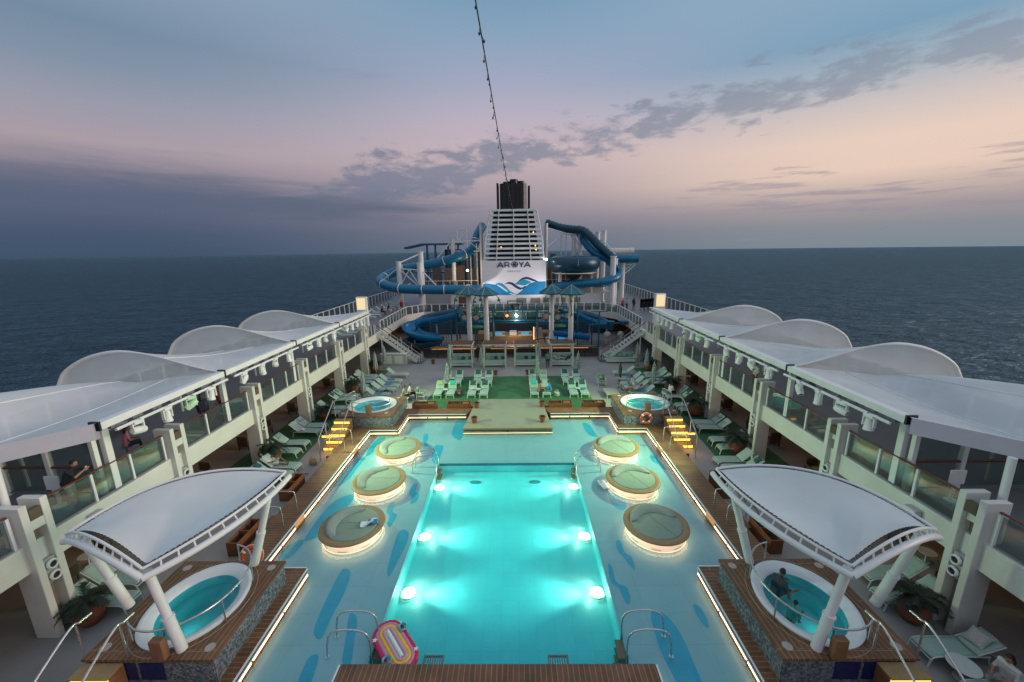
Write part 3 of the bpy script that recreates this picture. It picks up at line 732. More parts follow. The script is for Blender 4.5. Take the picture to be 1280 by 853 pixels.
for sg in (-1, 1):
    gut = thing('canopy_gutter', 'long white gutter beam along the inner edge of the %s wing canopies' % SIDE[sg], 'gutter', (sg*13.5, GY[0], 6.2))
    for k in range(4):
        y0, y1 = GY[k]-GY[0]+.04, GY[k+1]-GY[0]-.04
        mb = MB(); mb.box(-.16, .16, y0, y1, -.16, .1); mb.build('beam_segment', WHITE, gut, bevel=.02)
        mb = MB(); mb.cbox((0, y0-.04, .0), (.36, .07, .32)); mb.build('joint_clamp', BLACK, gut)
        mb = MB(); mb.tube([(-sg*.32, y0+.3, -.28), (-sg*.32, y1-.1, -.28)], .055, 8); mb.build('truss_pipe', WHITE, gut)
        for j in range(7):
            yy = y0+.5+j*(y1-y0-1)/6
            mb = MB(); mb.tube([(0, yy, -.15), (-sg*.32, yy, -.28)], .03, 6); mb.cbox((-sg*.1, yy, -.2), (.14, .4, .1)); mb.build('bracket', GREYM, gut)
    for k in range(4):
        y0, y1 = GY[k], GY[k+1]
        can = thing('wing_canopy', 'translucent white scalloped canopy, %s bay from the camera on the %s wing' % (ORD[k], SIDE[sg]), 'canopy', (sg*13.5, y0, 0), 0, 'scalloped wing canopies')
        W = 8.8
        def fn(u, v, y0=y0, y1=y1, k=k):
            e = max(0, 1-u)
            s = v
            f = e**(1.1 if k else .6)*(1 if k else 1.45)
            z = prof_far(s)+hump(s, k)*f
            # sag between the two ends
            z -= .28*math.sin(PI*u)*math.sin(PI*min(1, s*1.1))*(.4+.6*s)
            y = u*(y1-y0)
            if k == 0: y = y-(1-u)*s*5.2*.9
            # the near edge leans outward over the opening
            y += (-.0)*e
            return (sg*s*W, y, z)
        mb = MB(); mb.grid(fn, 26, 30); mb.build('membrane', MEMB, can, angle=180)
        mb = MB(); mb.tube([Vector(fn(0, j/40))+Vector((0, -.02, 0)) for j in range(0, 41)], [.03+.05*max(0, min(1, (j/40-.4)/.15)) for j in range(41)], 8); mb.build('rim_tube', WHITE, can)
        def gab(a, b_, k=k):
            s = .02+.9*a; p = Vector(fn(0, s)); lo = prof_far(s)-.02
            p.z = lo+(p.z-lo)*b_; p.y += .10+.10*math.sin(PI*b_); return p
        mb = MB(); mb.grid(gab, 36, 8); mb.build('gable_membrane', MEMBG, can, angle=180)
        mb = MB(); mb.tube([Vector(fn(1, j/30))+Vector((0, -.03, -.03)) for j in range(0, 31)], .05, 6); mb.build('far_tube', WHITE, can)
        mb = MB()
        for v in (.3, .52, .72): mb.tube([Vector(fn(i/20, v))+Vector((0, 0, .012)) for i in range(21)], .022, 6)
        mb.build('seam_cable', WHITE, can)
        mb = MB()
        P0 = Vector((sg*2.0, (y1-y0)*.55, 5.6)); P1 = Vector((sg*8.7, .2 if k else -3, 4.7))
        mb.tube([P0, P1], .06, 8)
        for t_ in (.35, .6, .85): p = P0.lerp(P1, t_); mb.tube([p, (p.x, p.y, UZ)], .06, 8)
        mb.tube([(sg*8.7, (y1-y0)*.5, UZ), (sg*8.7, (y1-y0)*.5, 5.0)], .07, 8)
        mb.build('support_frame', WHITE, can)
    # near front edge: deep fascia running outboard on the diagonal
    fa = thing('canopy_fascia', 'deep lavender white fascia on the diagonal near edge of the %s canopy' % SIDE[sg], 'fascia', (sg*13.5, GY[0], 0))
    mb = MB()
    def fz(s): return prof_far(s)*.25+6.25*.75
    n_ = 20
    vs = []; 
    for i in range(n_+1):
        s = i/n_; x = sg*(s*8.8-.1); y = -s*5.2*.9-.12; 
        zt = prof_far(s)+.07
        vs += [(x, y, zt), (x, y, zt-.55), (x, y+.12, zt-.55), (x, y+.12, zt)]
    fs = []
    for i in range(n_):
        for q in range(4): a = i*4+q; b_ = i*4+(q+1) % 4; fs.append((a, b_, b_+4, a+4))
    mb.add(vs, fs); mb.build('fascia_band', mat('lavender_white', (.62, .6, .64), .5, var=.05), fa)
    # canopy posts on the balcony edge
    for k, y in enumerate(GY):
        t = thing('canopy_post', 'white box post carrying the %s canopy gutter, %s from the camera' % (SIDE[sg], ORD[k]), 'post', (sg*14.3, y+.9, UZ), 0, 'canopy posts on the balconies')
        mb = MB(); mb.box(-.1, .1, -.12, .12, 0, 2.75); mb.build('shaft', WHITE, t, bevel=.015)
        mb = MB(); mb.box(-.14, .14, -.16, .16, 0, .06); mb.build('base_plate', GREYM, t)
        mb = MB(); mb.tube([(0, 0, 2.45), (-sg*.75, 0, 2.86)], .07, 8); mb.build('arm', WHITE, t)
    t = thing('canopy_post', 'round white leaning post on the nearest %s column under the canopy fascia' % SIDE[sg], 'post', (sg*14.75, 10.5, UZ))
    mb = MB(); mb.tube([(0, 0, 0), (sg*.05, .1, 2.5)], .1, 14); mb.build('shaft', WHITE, t)
    mb = MB(); mb.lathe([(0, 0), (.16, 0), (.16, .05), (0, .05)], 14); mb.build('base_plate', GREYM, t)
    # glass wind screen across the balcony at the near end, and along the outboard side
    t = thing('wind_screen', 'tall glass wind screen across the %s balcony beside its nearest canopy post' % SIDE[sg], 'screen', (sg*14.4, 12.9, UZ))
    for j in range(4):
        mb = MB(); mb.box(sg*(j*1.75)-.08, sg*(j*1.75)+.08, -.08, .08, 0, 2.3); mb.build('upright', WHITE, t, bevel=.01)
    mb = MB(); mb.box(min(sg*.1, sg*5.2), max(sg*.1, sg*5.2), -.01, .01, .1, 2.2); mb.build('glass_pane', GLASS, t, smooth=False)
    mb = MB(); mb.box(min(0, sg*5.25), max(0, sg*5.25), -.05, .05, .08, .13); mb.build('bottom_rail', GREYM, t)
    mb = MB(); mb.box(min(0, sg*5.25), max(0, sg*5.25), -.05, .05, 1.05, 1.12); mb.build('middle_rail', RAIL, t)
    t = thing('wind_screen', 'row of framed glass wind screen panels along the outboard edge of the %s balcony' % SIDE[sg], 'screen', (sg*21.6, 8, UZ))
    mb = MB(); gl = MB()
    for j in range(18):
        mb.box(-.06, .06, j*1.6-.07, j*1.6+.07, 0, 1.75)
        gl.box(-.01, .01, j*1.6+.1, j*1.6+1.5, .2, 1.7)
    mb.box(-.05, .05, 0, 27.2, 1.7, 1.78); mb.box(-.08, .08, 0, 27.2, 0, .16)
    mb.build('frame', WHITE, t); gl.build('glass_pane', GLASS, t, smooth=False)
    # small wall boxes on the edge beam and a white locker on the balcony
    t = thing('junction_box', 'white junction box bolted on the %s balcony beam beyond the nearest column' % SIDE[sg], 'box', (sg*14.08, 11.9, 2.62))
    mb = MB(); mb.box(min(0, -sg*.22), max(0, -sg*.22), 0, .42, 0, .5); mb.build('case', mat('box_grey', (.5, .48, .48), .5), t, bevel=.02)
    mb = MB(); mb.box(min(-sg*.22, -sg*.235), max(-sg*.22, -sg*.235), .03, .39, .03, .47); mb.build('cover', WHITE, t)
    t = thing('sign_stand', 'white information board on a post on the %s balcony beside the wind screen' % SIDE[sg], 'sign', (sg*15.3, 12.2, UZ))
    mb = MB(); mb.cbox((0, 0, .9), (.5, .06, .5)); mb.build('board', WHITE, t, bevel=.01)
    mb = MB(); mb.tube([(0, .04, 0), (0, .04, .8)], .05, 10); mb.build('post', WHITE, t)
    mb = MB(); mb.lathe([(0, 0), (.2, 0), (.2, .03), (0, .03)], 14); mb.build('base', WHITE, t)

# ------------------------------------------------------------------ moving-head stage lights under the gutters
def make_light(kind, green=False):
    m1 = WHITE if not green else mat('pale_green_housing', (.45, .62, .42), .45, emit=(.5, 1, .5), estr=.06)
    t = thing('stage_light', '', 'stage light')
    mb = MB(); mb.cbox((0, 0, -.1), (.34, .5, .16)); mb.build('base', m1, t, bevel=.03)
    mb = MB(); mb.cbox((0, 0, -.02), (.1, .3, .1)); mb.build('clamp', GREYM, t)
    mb = MB()
    for s in (-1, 1): mb.cbox((0, s*.27, -.42), (.18, .07, .55))
    mb.cbox((0, 0, -.21), (.18, .58, .07)); mb.build('yoke', m1, t, bevel=.02)
    if kind == 'spot':
        mb = MB(); mb.lathe([(0, -.36), (.15, -.34), (.2, -.2), (.21, .05), (.19, .26), (.17, .34), (.12, .36), (.12, .3), (0, .3)], 18)
        h = mb.build('head', m1, t); h.location = (0, 0, -.56)
        mb = MB(); mb.lathe([(0, .31), (.118, .31)], 16); mb.build('lens', BLACK, h)
    else:
        mb = MB(); mb.lathe([(0, .3), (.13, .28), (.17, .1), (.2, -.15), (.24, -.34), (.22, -.36), (.2, -.3), (0, -.3)], 12)
        h = mb.build('head', m1, t, smooth=False); h.location = (0, 0, -.52)
        mb = MB(); mb.lathe([(0, -.31), (.2, -.31)], 16); mb.build('lens', GREYM, h)
    return t, h
LY = [13.45, 14.7, 15.9, 17.05, 19.3, 20.8, 22.0, 23.4, 25.9, 27.2, 28.25, 29.6, 32.0, 33.1, 34.1, 35.1]
protos = {}
for sg in (-1, 1):
    for k, y in enumerate(LY):
        kind = 'spot' if k % 2 == 0 else 'wash'
        if sg > 0: kind = 'spot' if k % 2 == 1 else 'wash'
        green = (sg < 0 and k == 2) or (sg > 0 and k in (9,))
        if sg > 0 and k in (9, 15, 1, 5): kind = 'spot'
        key = (kind, green)
        if key not in protos:
            t, h = make_light(kind, green); protos[key] = (t, h); tgt = t
        else: tgt = dup(protos[key][0])
        tgt.scale = (.7,)*3; tgt.location = (sg*13.18, y, 5.95); tgt.rotation_euler = (0, 0, random.uniform(-.35, .35))
        for ch in tgt.children:
            if ch.name.startswith('head'):
                if kind == 'spot': ch.rotation_euler = (R(random.uniform(95, 150)), 0, R(random.uniform(-15, 15))+(PI if random.random() < .2 else 0))
                else: ch.rotation_euler = (R(random.uniform(-12, 12)), 0, 0)
        tgt['label'] = '%s moving-head %s light, %s from the camera under the %s gutter' % ('glowing pale green' if green else 'white', kind, ORD[k], SIDE[sg])
        tgt['category'] = 'stage light'; tgt['group'] = 'moving-head lights under the gutters'
for sg in (-1, 1):
    src = protos[('spot', True)][0]
    pass
# the light those lit heads throw on the sun deck
for sg, y, tx, ty, pw_, cl_, sp_ in ((-1, 20.8, 0, 21.5, 7000, (.72, 1, .56), 92), (1, 20.8, 0, 21.5, 7000, (.72, 1, .56), 92), (1, 27.2, 1, 29.5, 4800, (.62, 1, .46), 80), (-1, 29.6, -1, 30, 4300, (.74, 1, .5), 80)):
    lamp('stage_beam', 'SPOT', (sg*12.7, y, 5.3), pw_, cl_, '', size=.25, rot=aim((sg*12.7, y, 5.3), (tx, ty, 0)), spot=sp_, blend=1.0)
# warm downlights under the balconies
for sg in (-1, 1):
    for k, y in enumerate((13.5, 19.2, 24.3, 29.8, 35.2)):
        t = thing('downlight', 'small amber downlight on the ceiling under the %s balcony, %s from the camera' % (SIDE[sg], ORD[k]), 'lamp', (sg*15.6, y, 2.95), 0, 'downlights under the balconies')
        mb = MB(); mb.lathe([(0, -.05), (.08, -.05), (.1, 0), (0, 0)], 14); mb.build('lens', LAMPA, t)
        mb = MB(); mb.lathe([(.1, -.06), (.13, -.06), (.13, 0), (.1, 0)], 14); mb.build('ring', STEEL, t)
        lamp('glow', 'POINT', (sg*.6, 0, -.25), 14, (1, .5, .2), '', size=.12, parent=t)
# lit lantern boxes at the far ends of the gutters
for sg in (-1, 1):
    t = thing('lantern_box', 'white box lantern with a glowing cream face at the far end of the %s canopy' % SIDE[sg], 'lantern', (sg*15.9, 42.5, UZ))
    mb = MB(); mb.box(-.55, .55, 0, .5, 0, 3.75); mb.build('housing', WHITE, t, bevel=.03)
    mb = MB(); mb.box(-.45, .45, -.03, -.004, 2.4, 3.65); mb.build('lit_face', LANT, t)
# ------------------------------------------------------------------ hot tubs
def tub_platform(sg, cy, near):
    s = SIDE[sg]
    pos = 'near' if near else 'far'
    x0, x1 = 7.5, 11.05
    y0, y1 = (8.43, 11.9) if near else (24.4, 28.05)
    cx, cyy = (9.25, 10.2) if near else (9.5, 26.35)
    rx, ry = (1.22, 1.42) if near else (1.5, 1.38)
    t = thing('hot_tub', ('%s round hot tub sunk in a teak deck under the leaf-shaped canopy' if near else 'open %s round hot tub sunk in a raised teak deck beside the far steps') % s, 'hot tub', (sg*cx, cyy, 0))
    # teak top with a round hole: ring of quads from ellipse to rectangle
    mb = MB(); n = 64; vs = []; fs = []
    for i in range(n):
        a = 2*PI*i/n; c_, s_ = math.cos(a), math.sin(a)
        ex, ey = rx*1.08*c_, ry*1.08*s_
        dx0, dx1 = x0-cx, x1-cx; dy0, dy1 = y0-cyy, y1-cyy
        k = min((dx1/c_ if c_ > 1e-6 else dx0/c_ if c_ < -1e-6 else 1e9), (dy1/s_ if s_ > 1e-6 else dy0/s_ if s_ < -1e-6 else 1e9))
        for z in (1.3, 1.22):
            vs += [(sg*ex, ey, z), (sg*c_*k, s_*k, z)]
    # insert exact corners by snapping the nearest rim vertices
    for cxn, cyn in ((x0-cx, y0-cyy), (x1-cx, y0-cyy), (x0-cx, y1-cyy), (x1-cx, y1-cyy)):
        best = min(range(n), key=lambda i: (vs[4*i+1][0]-sg*cxn)**2+(vs[4*i+1][1]-cyn)**2)
        vs[4*best+1] = (sg*cxn, cyn, 1.3); vs[4*best+3] = (sg*cxn, cyn, 1.22)
    for i in range(n):
        j = (i+1) % n
        q = [(4*i, 4*i+1, 4*j+1, 4*j), (4*i+2, 4*j+2, 4*j+3, 4*i+3), (4*i+1, 4*i+3, 4*j+3, 4*j+1), (4*i, 4*j, 4*j+2, 4*i+2)]
        fs += [f if sg > 0 else f[::-1] for f in q]
    mb.add(vs, fs); mb.build('teak_top', TEAKY, t, smooth=False)
    mb = MB()
    ins = .07
    rect = [(sg*(x0-cx+ins), y0-cyy+ins), (sg*(x1-cx-ins), y0-cyy+ins), (sg*(x1-cx-ins), y1-cyy-ins), (sg*(x0-cx+ins), y1-cyy-ins)]
    for a, c in zip(rect, rect[1:]+rect[:1]):
        a = Vector((*a, .86)); c = Vector((*c, .86)); d = c-a
        mb.cbox((a+c)/2, (d.length, .06, .72), math.atan2(d.y, d.x))
    mb.build('mosaic_wall', MOSAIC, t, smooth=False)
    if near:
        mb = MB()
        for xx in (.0, .75): mb.box(sg*(xx-.35), sg*(xx+.3), y0-cyy+.02, y0-cyy+.038, .6, 1.15)
        mb.build('blue_tile_panel', BLUETILE, t, smooth=False)
    # shell
    mb = MB(); mb.lathe([(1.09, 1.3), (1.1, 1.36), (1.06, 1.385), (1.0, 1.37), (.93, 1.33), (.86, 1.3), (.82, 1.22)], 56, sx=rx, sy=ry); mb.build('white_rim', TUBW, t, angle=70)
    mb = MB(); mb.lathe([(.82, 1.22), (.79, .95), (.62, .9), (.58, .55), (0, .5)], 56, sx=rx, sy=ry); mb.build('tub_shell', TUBI, t, angle=50)
    mb = MB(); mb.lathe([(.815, 1.18), (0, 1.18)], 48, sx=rx, sy=ry); mb.build('tub_water', WATERD, t)
    # pale inlay line and round deck lights
    mb = MB(); mb.tube([(sg*rx*1.22*math.cos(a*PI/32), ry*1.22*math.sin(a*PI/32), 1.302) for a in range(64)], .008, 4, closed=True)
    rr = [(sg*(x0-cx+.22), y0-cyy+.22, 1.302), (sg*(x1-cx-.22), y0-cyy+.22, 1.302), (sg*(x1-cx-.22), y1-cyy-.22, 1.302), (sg*(x0-cx+.22), y1-cyy-.22, 1.302)]
    mb.tube(rr, .008, 4, closed=True); mb.build('inlay_line', mat('pale_caulk', (.4, .3, .22), .6), t)
    for dx in (-1.45, 1.45):
        for dy in (-1.42, 1.4):
            mb = MB(); mb.lathe([(0, .0), (.13, 0), (.14, -.02)], 16, c=(sg*(dx+.03), dy, 1.306)); mb.build('deck_hatch', mat('pale_hatch', (.42, .36, .32), .4), t)
    # curved steel rail
    mb = MB()
    a0, a1 = (R(-125), R(80)) if near else (R(150), R(330))
    def rp(a, z, k=1.14): return (sg*-1*rx*k*math.cos(a), ry*k*math.sin(a), z)
    for z in ((2.05, 1.72) if not near else (2.05,)): mb.tube([rp(a0+(a1-a0)*i/36, z) for i in range(37)], .028, 8)
    for i in range(5): a = a0+(a1-a0)*i/4; mb.tube([rp(a, 1.3), rp(a, 2.05)], .024, 8)
    mb.build('tub_rail', STEEL, t)
    # control post of teak
    mb = MB(); mb.cbox((-sg*.35, -ry*1.22, 1.62), (.34, .2, .62)); mb.build('control_post', TEAK, t, bevel=.02)
    lamp('tub_light', 'POINT', (sg*.2, -.3, .85), 5 if near else 16, (.7, 1, .95), '', size=.1, parent=t)
    return t
for sg in (-1, 1):
    for near in (True, False): tub_platform(sg, 0, near)
# lit stairs up to the hot tubs
def lit_stairs(sg, near):
    s = SIDE[sg]
    t = thing('lit_stairs', '%s stairs with glowing amber risers at the %s hot tub' % (('far' if not near else 'near'), s), 'stairs', (sg*10.65 if not near else sg*10.45, 22.2 if not near else 6.33, 0))
    # five steps climbing away from the camera (far) or towards the tub from the near end
    n = 5; rise = 1.3/ (n+.0)
    wid = 1.05
    tr = MB(); ri = MB(); sd = MB()
    for k in range(n):
        y = k*.42; z = (k+1)*.24
        tr.box(-wid/2, wid/2, y-.02, y+.42, z-.04, z)
        ri.box(-wid/2+.03, wid/2-.03, y+.02, y+.03, z-.2, z-.045)
        sd.box(-wid/2, wid/2, y+.03, y+.42, 0, z-.041)
    tr.build('tread', OAK, t, bevel=.008); ri.build('lit_riser', AMBER, t, smooth=False); sd.build('carcass', TEAK, t, smooth=False)
    for sx_ in (-1, 1):
        mb = MB()
        x = sx_*(wid/2+.06)
        P_ = [(x, -.25, 0), (x, -.25, .75), (x, -.1, 1.0), (x, n*.42-.2, 1.3+.95), (x, n*.42+.2, 1.3+1.0), (x-sg*.0, n*.42+.5, 1.3+.98)]
        mb.tube(bez(P_, 6), .028, 8)
        mb.tube([(x, .75, .55), (x, .75, 1.45)], .024, 8); mb.tube([(x, n*.42+.1, 1.28), (x, n*.42+.1, 2.28)], .024, 8)
        mb.build('stair_rail', STEEL, t)
    if not near:
        mb = MB()
        for dx in (-.85, .85): mb.box(dx-.28, dx+.28, 1.2, 1.23, .3, .42)
        mb.build('side_light', AMBER, t, smooth=False)
    lamp('glow', 'POINT', (0, -.35, .6), 14, (1, .6, .22), '', size=.3, parent=t)
    return t
for sg in (-1, 1):
    lit_stairs(sg, False); lit_stairs(sg, True)

# ------------------------------------------------------------------ leaf-shaped tub canopies
def leaf_canopy(sg):
    t = thing('leaf_canopy', 'white leaf-shaped fabric canopy on three leaning poles over the near %s hot tub' % SIDE[sg], 'canopy', (sg*9.25, 10.2, 1.3))
    def wp(p): return Vector((sg*(p[0]-9.25), p[1]-10.2, p[2]-1.3))
    A_ = (12.1, 9.7, 3.95); B_ = (8.9, 8.55, 3.86); C_ = (7.42, 12.5, 4.2)
    def edge(p, q, bul, n=24):
        p = Vector(p); q = Vector(q); out = []
        for i in range(n+1):
            u = i/n; k = 4*u*(1-u); out.append(wp(p.lerp(q, u)+Vector(bul)*k))
        return out
    AB = edge(A_, B_, (0, -.15, .55)); BC = edge(B_, C_, (-.42, -.2, .1)); AC = edge(A_, C_, (.5, .55, .45))
    # membrane: rows between AC and the path A-B-C
    ABC = [Vector(v) for v in AB]+[Vector(v) for v in BC[1:]]
    def arc(P, u):
        d = [0]
        for a, b_ in zip(P, P[1:]): d.append(d[-1]+(b_-a).length)
        s = u*d[-1]
        for i in range(len(P)-1):
            if s <= d[i+1]+1e-9: return P[i].lerp(P[i+1], (s-d[i])/max(1e-9, d[i+1]-d[i]))
        return P[-1]
    # Coons-like triangular patch: param u along A->C, v from AC to ABC
    cen = (Vector(A_)+Vector(B_)+Vector(C_))/3; cen = wp(cen)
    def inw(p, d):
        q = cen-p; q.z = 0; q.normalize(); return p+q*d
    lift = Vector((0, 0, .17))
    def fn(u, v, ins=.05):
        a = inw(arc(AC, u), .1); b_ = inw(arc(ABC, u), .17)
        return a.lerp(b_, v)+lift+Vector((0, 0, -.3*math.sin(PI*v)*math.sin(PI*u)))
    mb = MB(); mb.grid(fn, 48, 22); mb.build('membrane', MEMBS, t, angle=180)
    for nm, E_, r in (('front_arch_tube', AB, .088), ('inner_chord_tube', BC, .088)):
        low = [inw(p, -.1)+Vector((0, 0, -.08*math.sin(PI*(.12+.76*i/24)))) for i, p in enumerate(E_)]
        mb = MB(); mb.tube(low, r, 12); mb.build(nm, WHITE, t)
        up = [v+Vector((0, 0, .18)) for v in E_]
        mb = MB(); mb.tube(up, .036, 8); rim = mb.build('upper_rim', WHITE, t)
        for i in range(2, len(E_)-1, 2): mb = MB(); mb.tube([low[i], up[i]], .024, 6); mb.build('strut', WHITE, rim)
    mb = MB(); mb.tube([v+Vector((0, 0, .19)) for v in AC], .045, 8); mb.build('outer_rim', WHITE, t)
    for P_, e in ((ABC, 1.0), (AC, 0.0)):
        z = []
        for i in range(2, 109):
            u = i/110; z += [fn(u, e), arc(P_, u)+Vector((0, 0, .18 if e else .19))] if i % 2 else [arc(P_, u)+Vector((0, 0, .18 if e else .19)), fn(u, e)]
        mb = MB(); mb.tube(z, .011, 4); mb.build('lacing', mat('dark_lacing', (.03, .03, .035), .6), t)
    for nm, foot, top in (('pole', (8.55, 8.72, 1.3), (8.95, 8.7, 3.85)), ('pole', (8.5, 11.75, 1.3), (7.7, 12.0, 4.1)), ('pole', (11.3, 10.1, 1.3), (11.75, 9.75, 4.0))):
        f_ = wp(foot); q = wp(top); mid = f_.lerp(q, .42)
        mb = MB(); mb.tube([f_, mid], .135, 14); mb.tube([mid-(q-f_)*.01, mid+(q-f_)*.015], .15, 14); mb.tube([mid, q], .11, 14); mb.build(nm, WHITE, t)
    return t
for sg in (-1, 1): leaf_canopy(sg)

# ------------------------------------------------------------------ round day beds standing in the shallow water
def make_daybed():
    t = thing('day_bed', '', 'day bed')
    mb = MB(); mb.lathe([(1.18, .0), (1.16, .1), (1.1, .16), (1.13, .5), (1.14, .56)], 56); mb.build('drum', mat('drum_white', (.78, .76, .7), .4, var=.03), t, angle=60)
    mb = MB(); mb.lathe([(1.03, .56), (1.31, .56), (1.34, .6), (1.33, .66), (1.28, .69), (1.1, .7), (1.06, .68)], 64); mb.build('wood_rim', OAK, t, angle=35)
    mb = MB(); mb.lathe([(0, .6), (1.06, .6), (1.07, .66), (1.06, .71), (1.01, .73), (0, .74)], 48); mb.build('mattress', MINT, t, angle=60)
    mb = MB(); mb.tube([(-1.05, 0.02, .752), (1.05, .02, .752)], .007, 4); mb.build('mattress_seam', mat('seam', (.2, .27, .23), .8), t)
    # crescent backrest, thick round the rim and scooped inside
    mb = MB(); n = 40; vs = []; fs = []
    for i in range(n+1):
        a = R(78+165*i/n); e = math.sin(PI*i/n)**.45
        ro = 1.02; ri = 1.02-(.1+.36*e); h = .74+.22*e
        for r_, z in ((ro, .74), (ro+.02, h-.06), (ro-.05, h), (ro-.14, h-.01), (ri+.05, .82), (ri, .75)):
            vs.append((r_*math.cos(a), r_*math.sin(a), z))
    for i in range(n):
        for k in range(5): q = i*6+k; fs.append((q, q+6, q+7, q+1))
    fs.append(tuple(range(5, -1, -1))); fs.append(tuple(n*6+k for k in range(6)))
    mb.add(vs, fs); mb.build('crescent_backrest', mat('grey_mint_cushion', (.27, .32, .27), .8, var=.1, scale=4), t, angle=60)
    mb = MB(); mb.lathe([(1.17, .535), (1.27, .535), (1.27, .555), (1.17, .555)], 48); mb.build('led_ring', LEDD, t, smooth=False)
    mb = MB(); mb.lathe([(1.2, .03), (1.215, .03), (1.215, .06), (1.2, .06)], 48); mb.build('base_led_ring', LEDB, t, smooth=False)
    mb = MB()
    for k in range(8):
        a = k*PI/4; mb.tube([(1.165*math.cos(a+q), 1.165*math.sin(a+q), .115) for q in (-.16, -.05, .05, .16)], .012, 4)
    mb.build('vent_slot', GREYM, t)
    return t
db = make_daybed()
for k, y in enumerate((14.86, 18.28, 21.7)):
    for sg in (-1, 1):
        o = db if (k == 0 and sg < 0) else dup(db)
        o.scale = (1, 1, .72); o.location = (sg*6.42, y, Z); o.rotation_euler = (0, 0, R(0 if sg < 0 else -62))
        o['label'] = '%s glowing round day bed with mint mattress, %s' % (SIDE[sg], ('nearest of its row of three', 'middle of its row of three', 'farthest of its row of three')[k]); o['group'] = 'round day beds in the shallow water'
# ------------------------------------------------------------------ things left on the beds and in the pool
def cloth(name, label, cat, loc, w, h, m, rz=0, amp=.06, z0=.0, group=None, fold=3.0):
    rn = random.Random(hash(name+str(loc)) % 999 if False else int(abs(loc[0]*37+loc[1]*11)))
    ph = [rn.uniform(0, 6) for _ in range(6)]
    def fn(u, v):
        x = (u-.5)*w; y = (v-.5)*h
        k = .5+.5*math.sin(fold*PI*u+ph[0]+1.5*math.sin(3*v+ph[1]))
        k2 = .5+.5*math.sin(2.3*PI*v+ph[2]+math.sin(4*u+ph[3]))
        return (x*(1-.12*k2), y*(1-.15*k), z0+amp*(k*.7+k2*.3))
    mb = MB(); mb.grid(fn, 20, 20)
    o = mb.build(name, m, None, angle=180, solid=.015); o.location = loc; o.rotation_euler = (0, 0, rz)
    return tag(o, label, cat, group)
def towel_mat(name, a, b_):
    m = bpy.data.materials.new(name); m.use_nodes = True; nt = m.node_tree; N = nt.nodes; L = nt.links
    tc = N.new('ShaderNodeTexCoord'); w = N.new('ShaderNodeTexNoise'); w.inputs['Scale'].default_value = 5; L.new(tc.outputs['Object'], w.inputs['Vector'])
    cr = N.new('ShaderNodeValToRGB'); cr.color_ramp.interpolation = 'CONSTANT'; cr.color_ramp.elements[0].color = (*a, 1); cr.color_ramp.elements[1].position = .52; cr.color_ramp.elements[1].color = (*b_, 1)
    L.new(w.outputs['Fac'], cr.inputs[0]); L.new(cr.outputs[0], N['Principled BSDF'].inputs['Base Color']); N['Principled BSDF'].inputs['Roughness'].default_value = .9
    MATS[name] = m; return m
PTOW = towel_mat('white_blue_pattern_towel', (.6, .66, .68), (.03, .16, .34))
cloth('towel', 'crumpled white and blue patterned towel on the nearest left day bed', 'towel', (-5.7, 14.82, Z+.545), .75, .38, PTOW, R(25), .1)
cloth('towel', 'white and pale blue towel floating beside the middle right day bed', 'towel', (4.95, 18.2, .155), .45, .8, mat('white_blue_towel', (.45, .62, .7), .9, var=.4, scale=9), R(12), .06)
# striped inflatable lounger
t = thing('inflatable_lounger', 'pink and yellow striped inflatable lounger floating at the near left pool corner', 'inflatable', (-3.12, 9.72, .19), R(-50))
lw = 1.85
cols = [('red_vinyl', (.5, .012, .07)), ('pink_vinyl', (.6, .2, .3)), ('yellow_vinyl', (.75, .48, .03)), ('pink_vinyl', (.6, .2, .3)), ('red_vinyl', (.5, .012, .07))]
for k, (r_, mm) in enumerate(((.42, ('red_vinyl', (.5, .012, .08))), (.32, ('pink_vinyl', (.62, .22, .36))), (.22, ('yellow_vinyl', (.78, .5, .03))), (.13, ('rose_vinyl', (.6, .3, .36))))):
    mb = MB(); L2_ = lw/2-.45
    P_ = [(L2_+r_*math.cos(a*PI/12-PI/2), r_*math.sin(a*PI/12-PI/2), 0) for a in range(13)]+[(-L2_+r_*math.cos(a*PI/12+PI/2), r_*math.sin(a*PI/12+PI/2), 0) for a in range(13)]
    mb.tube(P_, .075-.006*k, 10, closed=True); o = mb.build(('outer_tube', 'pink_tube', 'yellow_tube', 'inner_tube')[k], mat(mm[0], mm[1], .25, var=.04), t); o.location = (0, 0, .02+.025*k)
mb = MB(); mb.tube([(-lw/2+.4, 0, .1), (lw/2-.4, 0, .1)], .06, 10); mb.build('white_stripe', mat('white_vinyl', (.78, .78, .75), .3, var=.03), t)
for xx, yy in ((.35, -.4), (-.35, .4)):
    mb = MB(); mb.lathe([(.1, 0), (.15, .05), (.12, .1), (.08, .06)], 18); o = mb.build('cup_holder', mat('clear_teal_vinyl', (.05, .4, .42), .2), t); o.location = (xx, yy, .08)
mb = MB()
for cx_, cy_ in ((.55, .42), (-.5, -.42)):
    mb.add([(cx_+(.09 if i % 2 == 0 else .04)*math.cos(i*PI/5), cy_+(.09 if i % 2 == 0 else .04)*math.sin(i*PI/5), .1) for i in range(10)], [tuple(range(10))])
mb.build('white_star', mat('white_vinyl', (.78, .78, .75), .3), t, smooth=False, solid=.01)
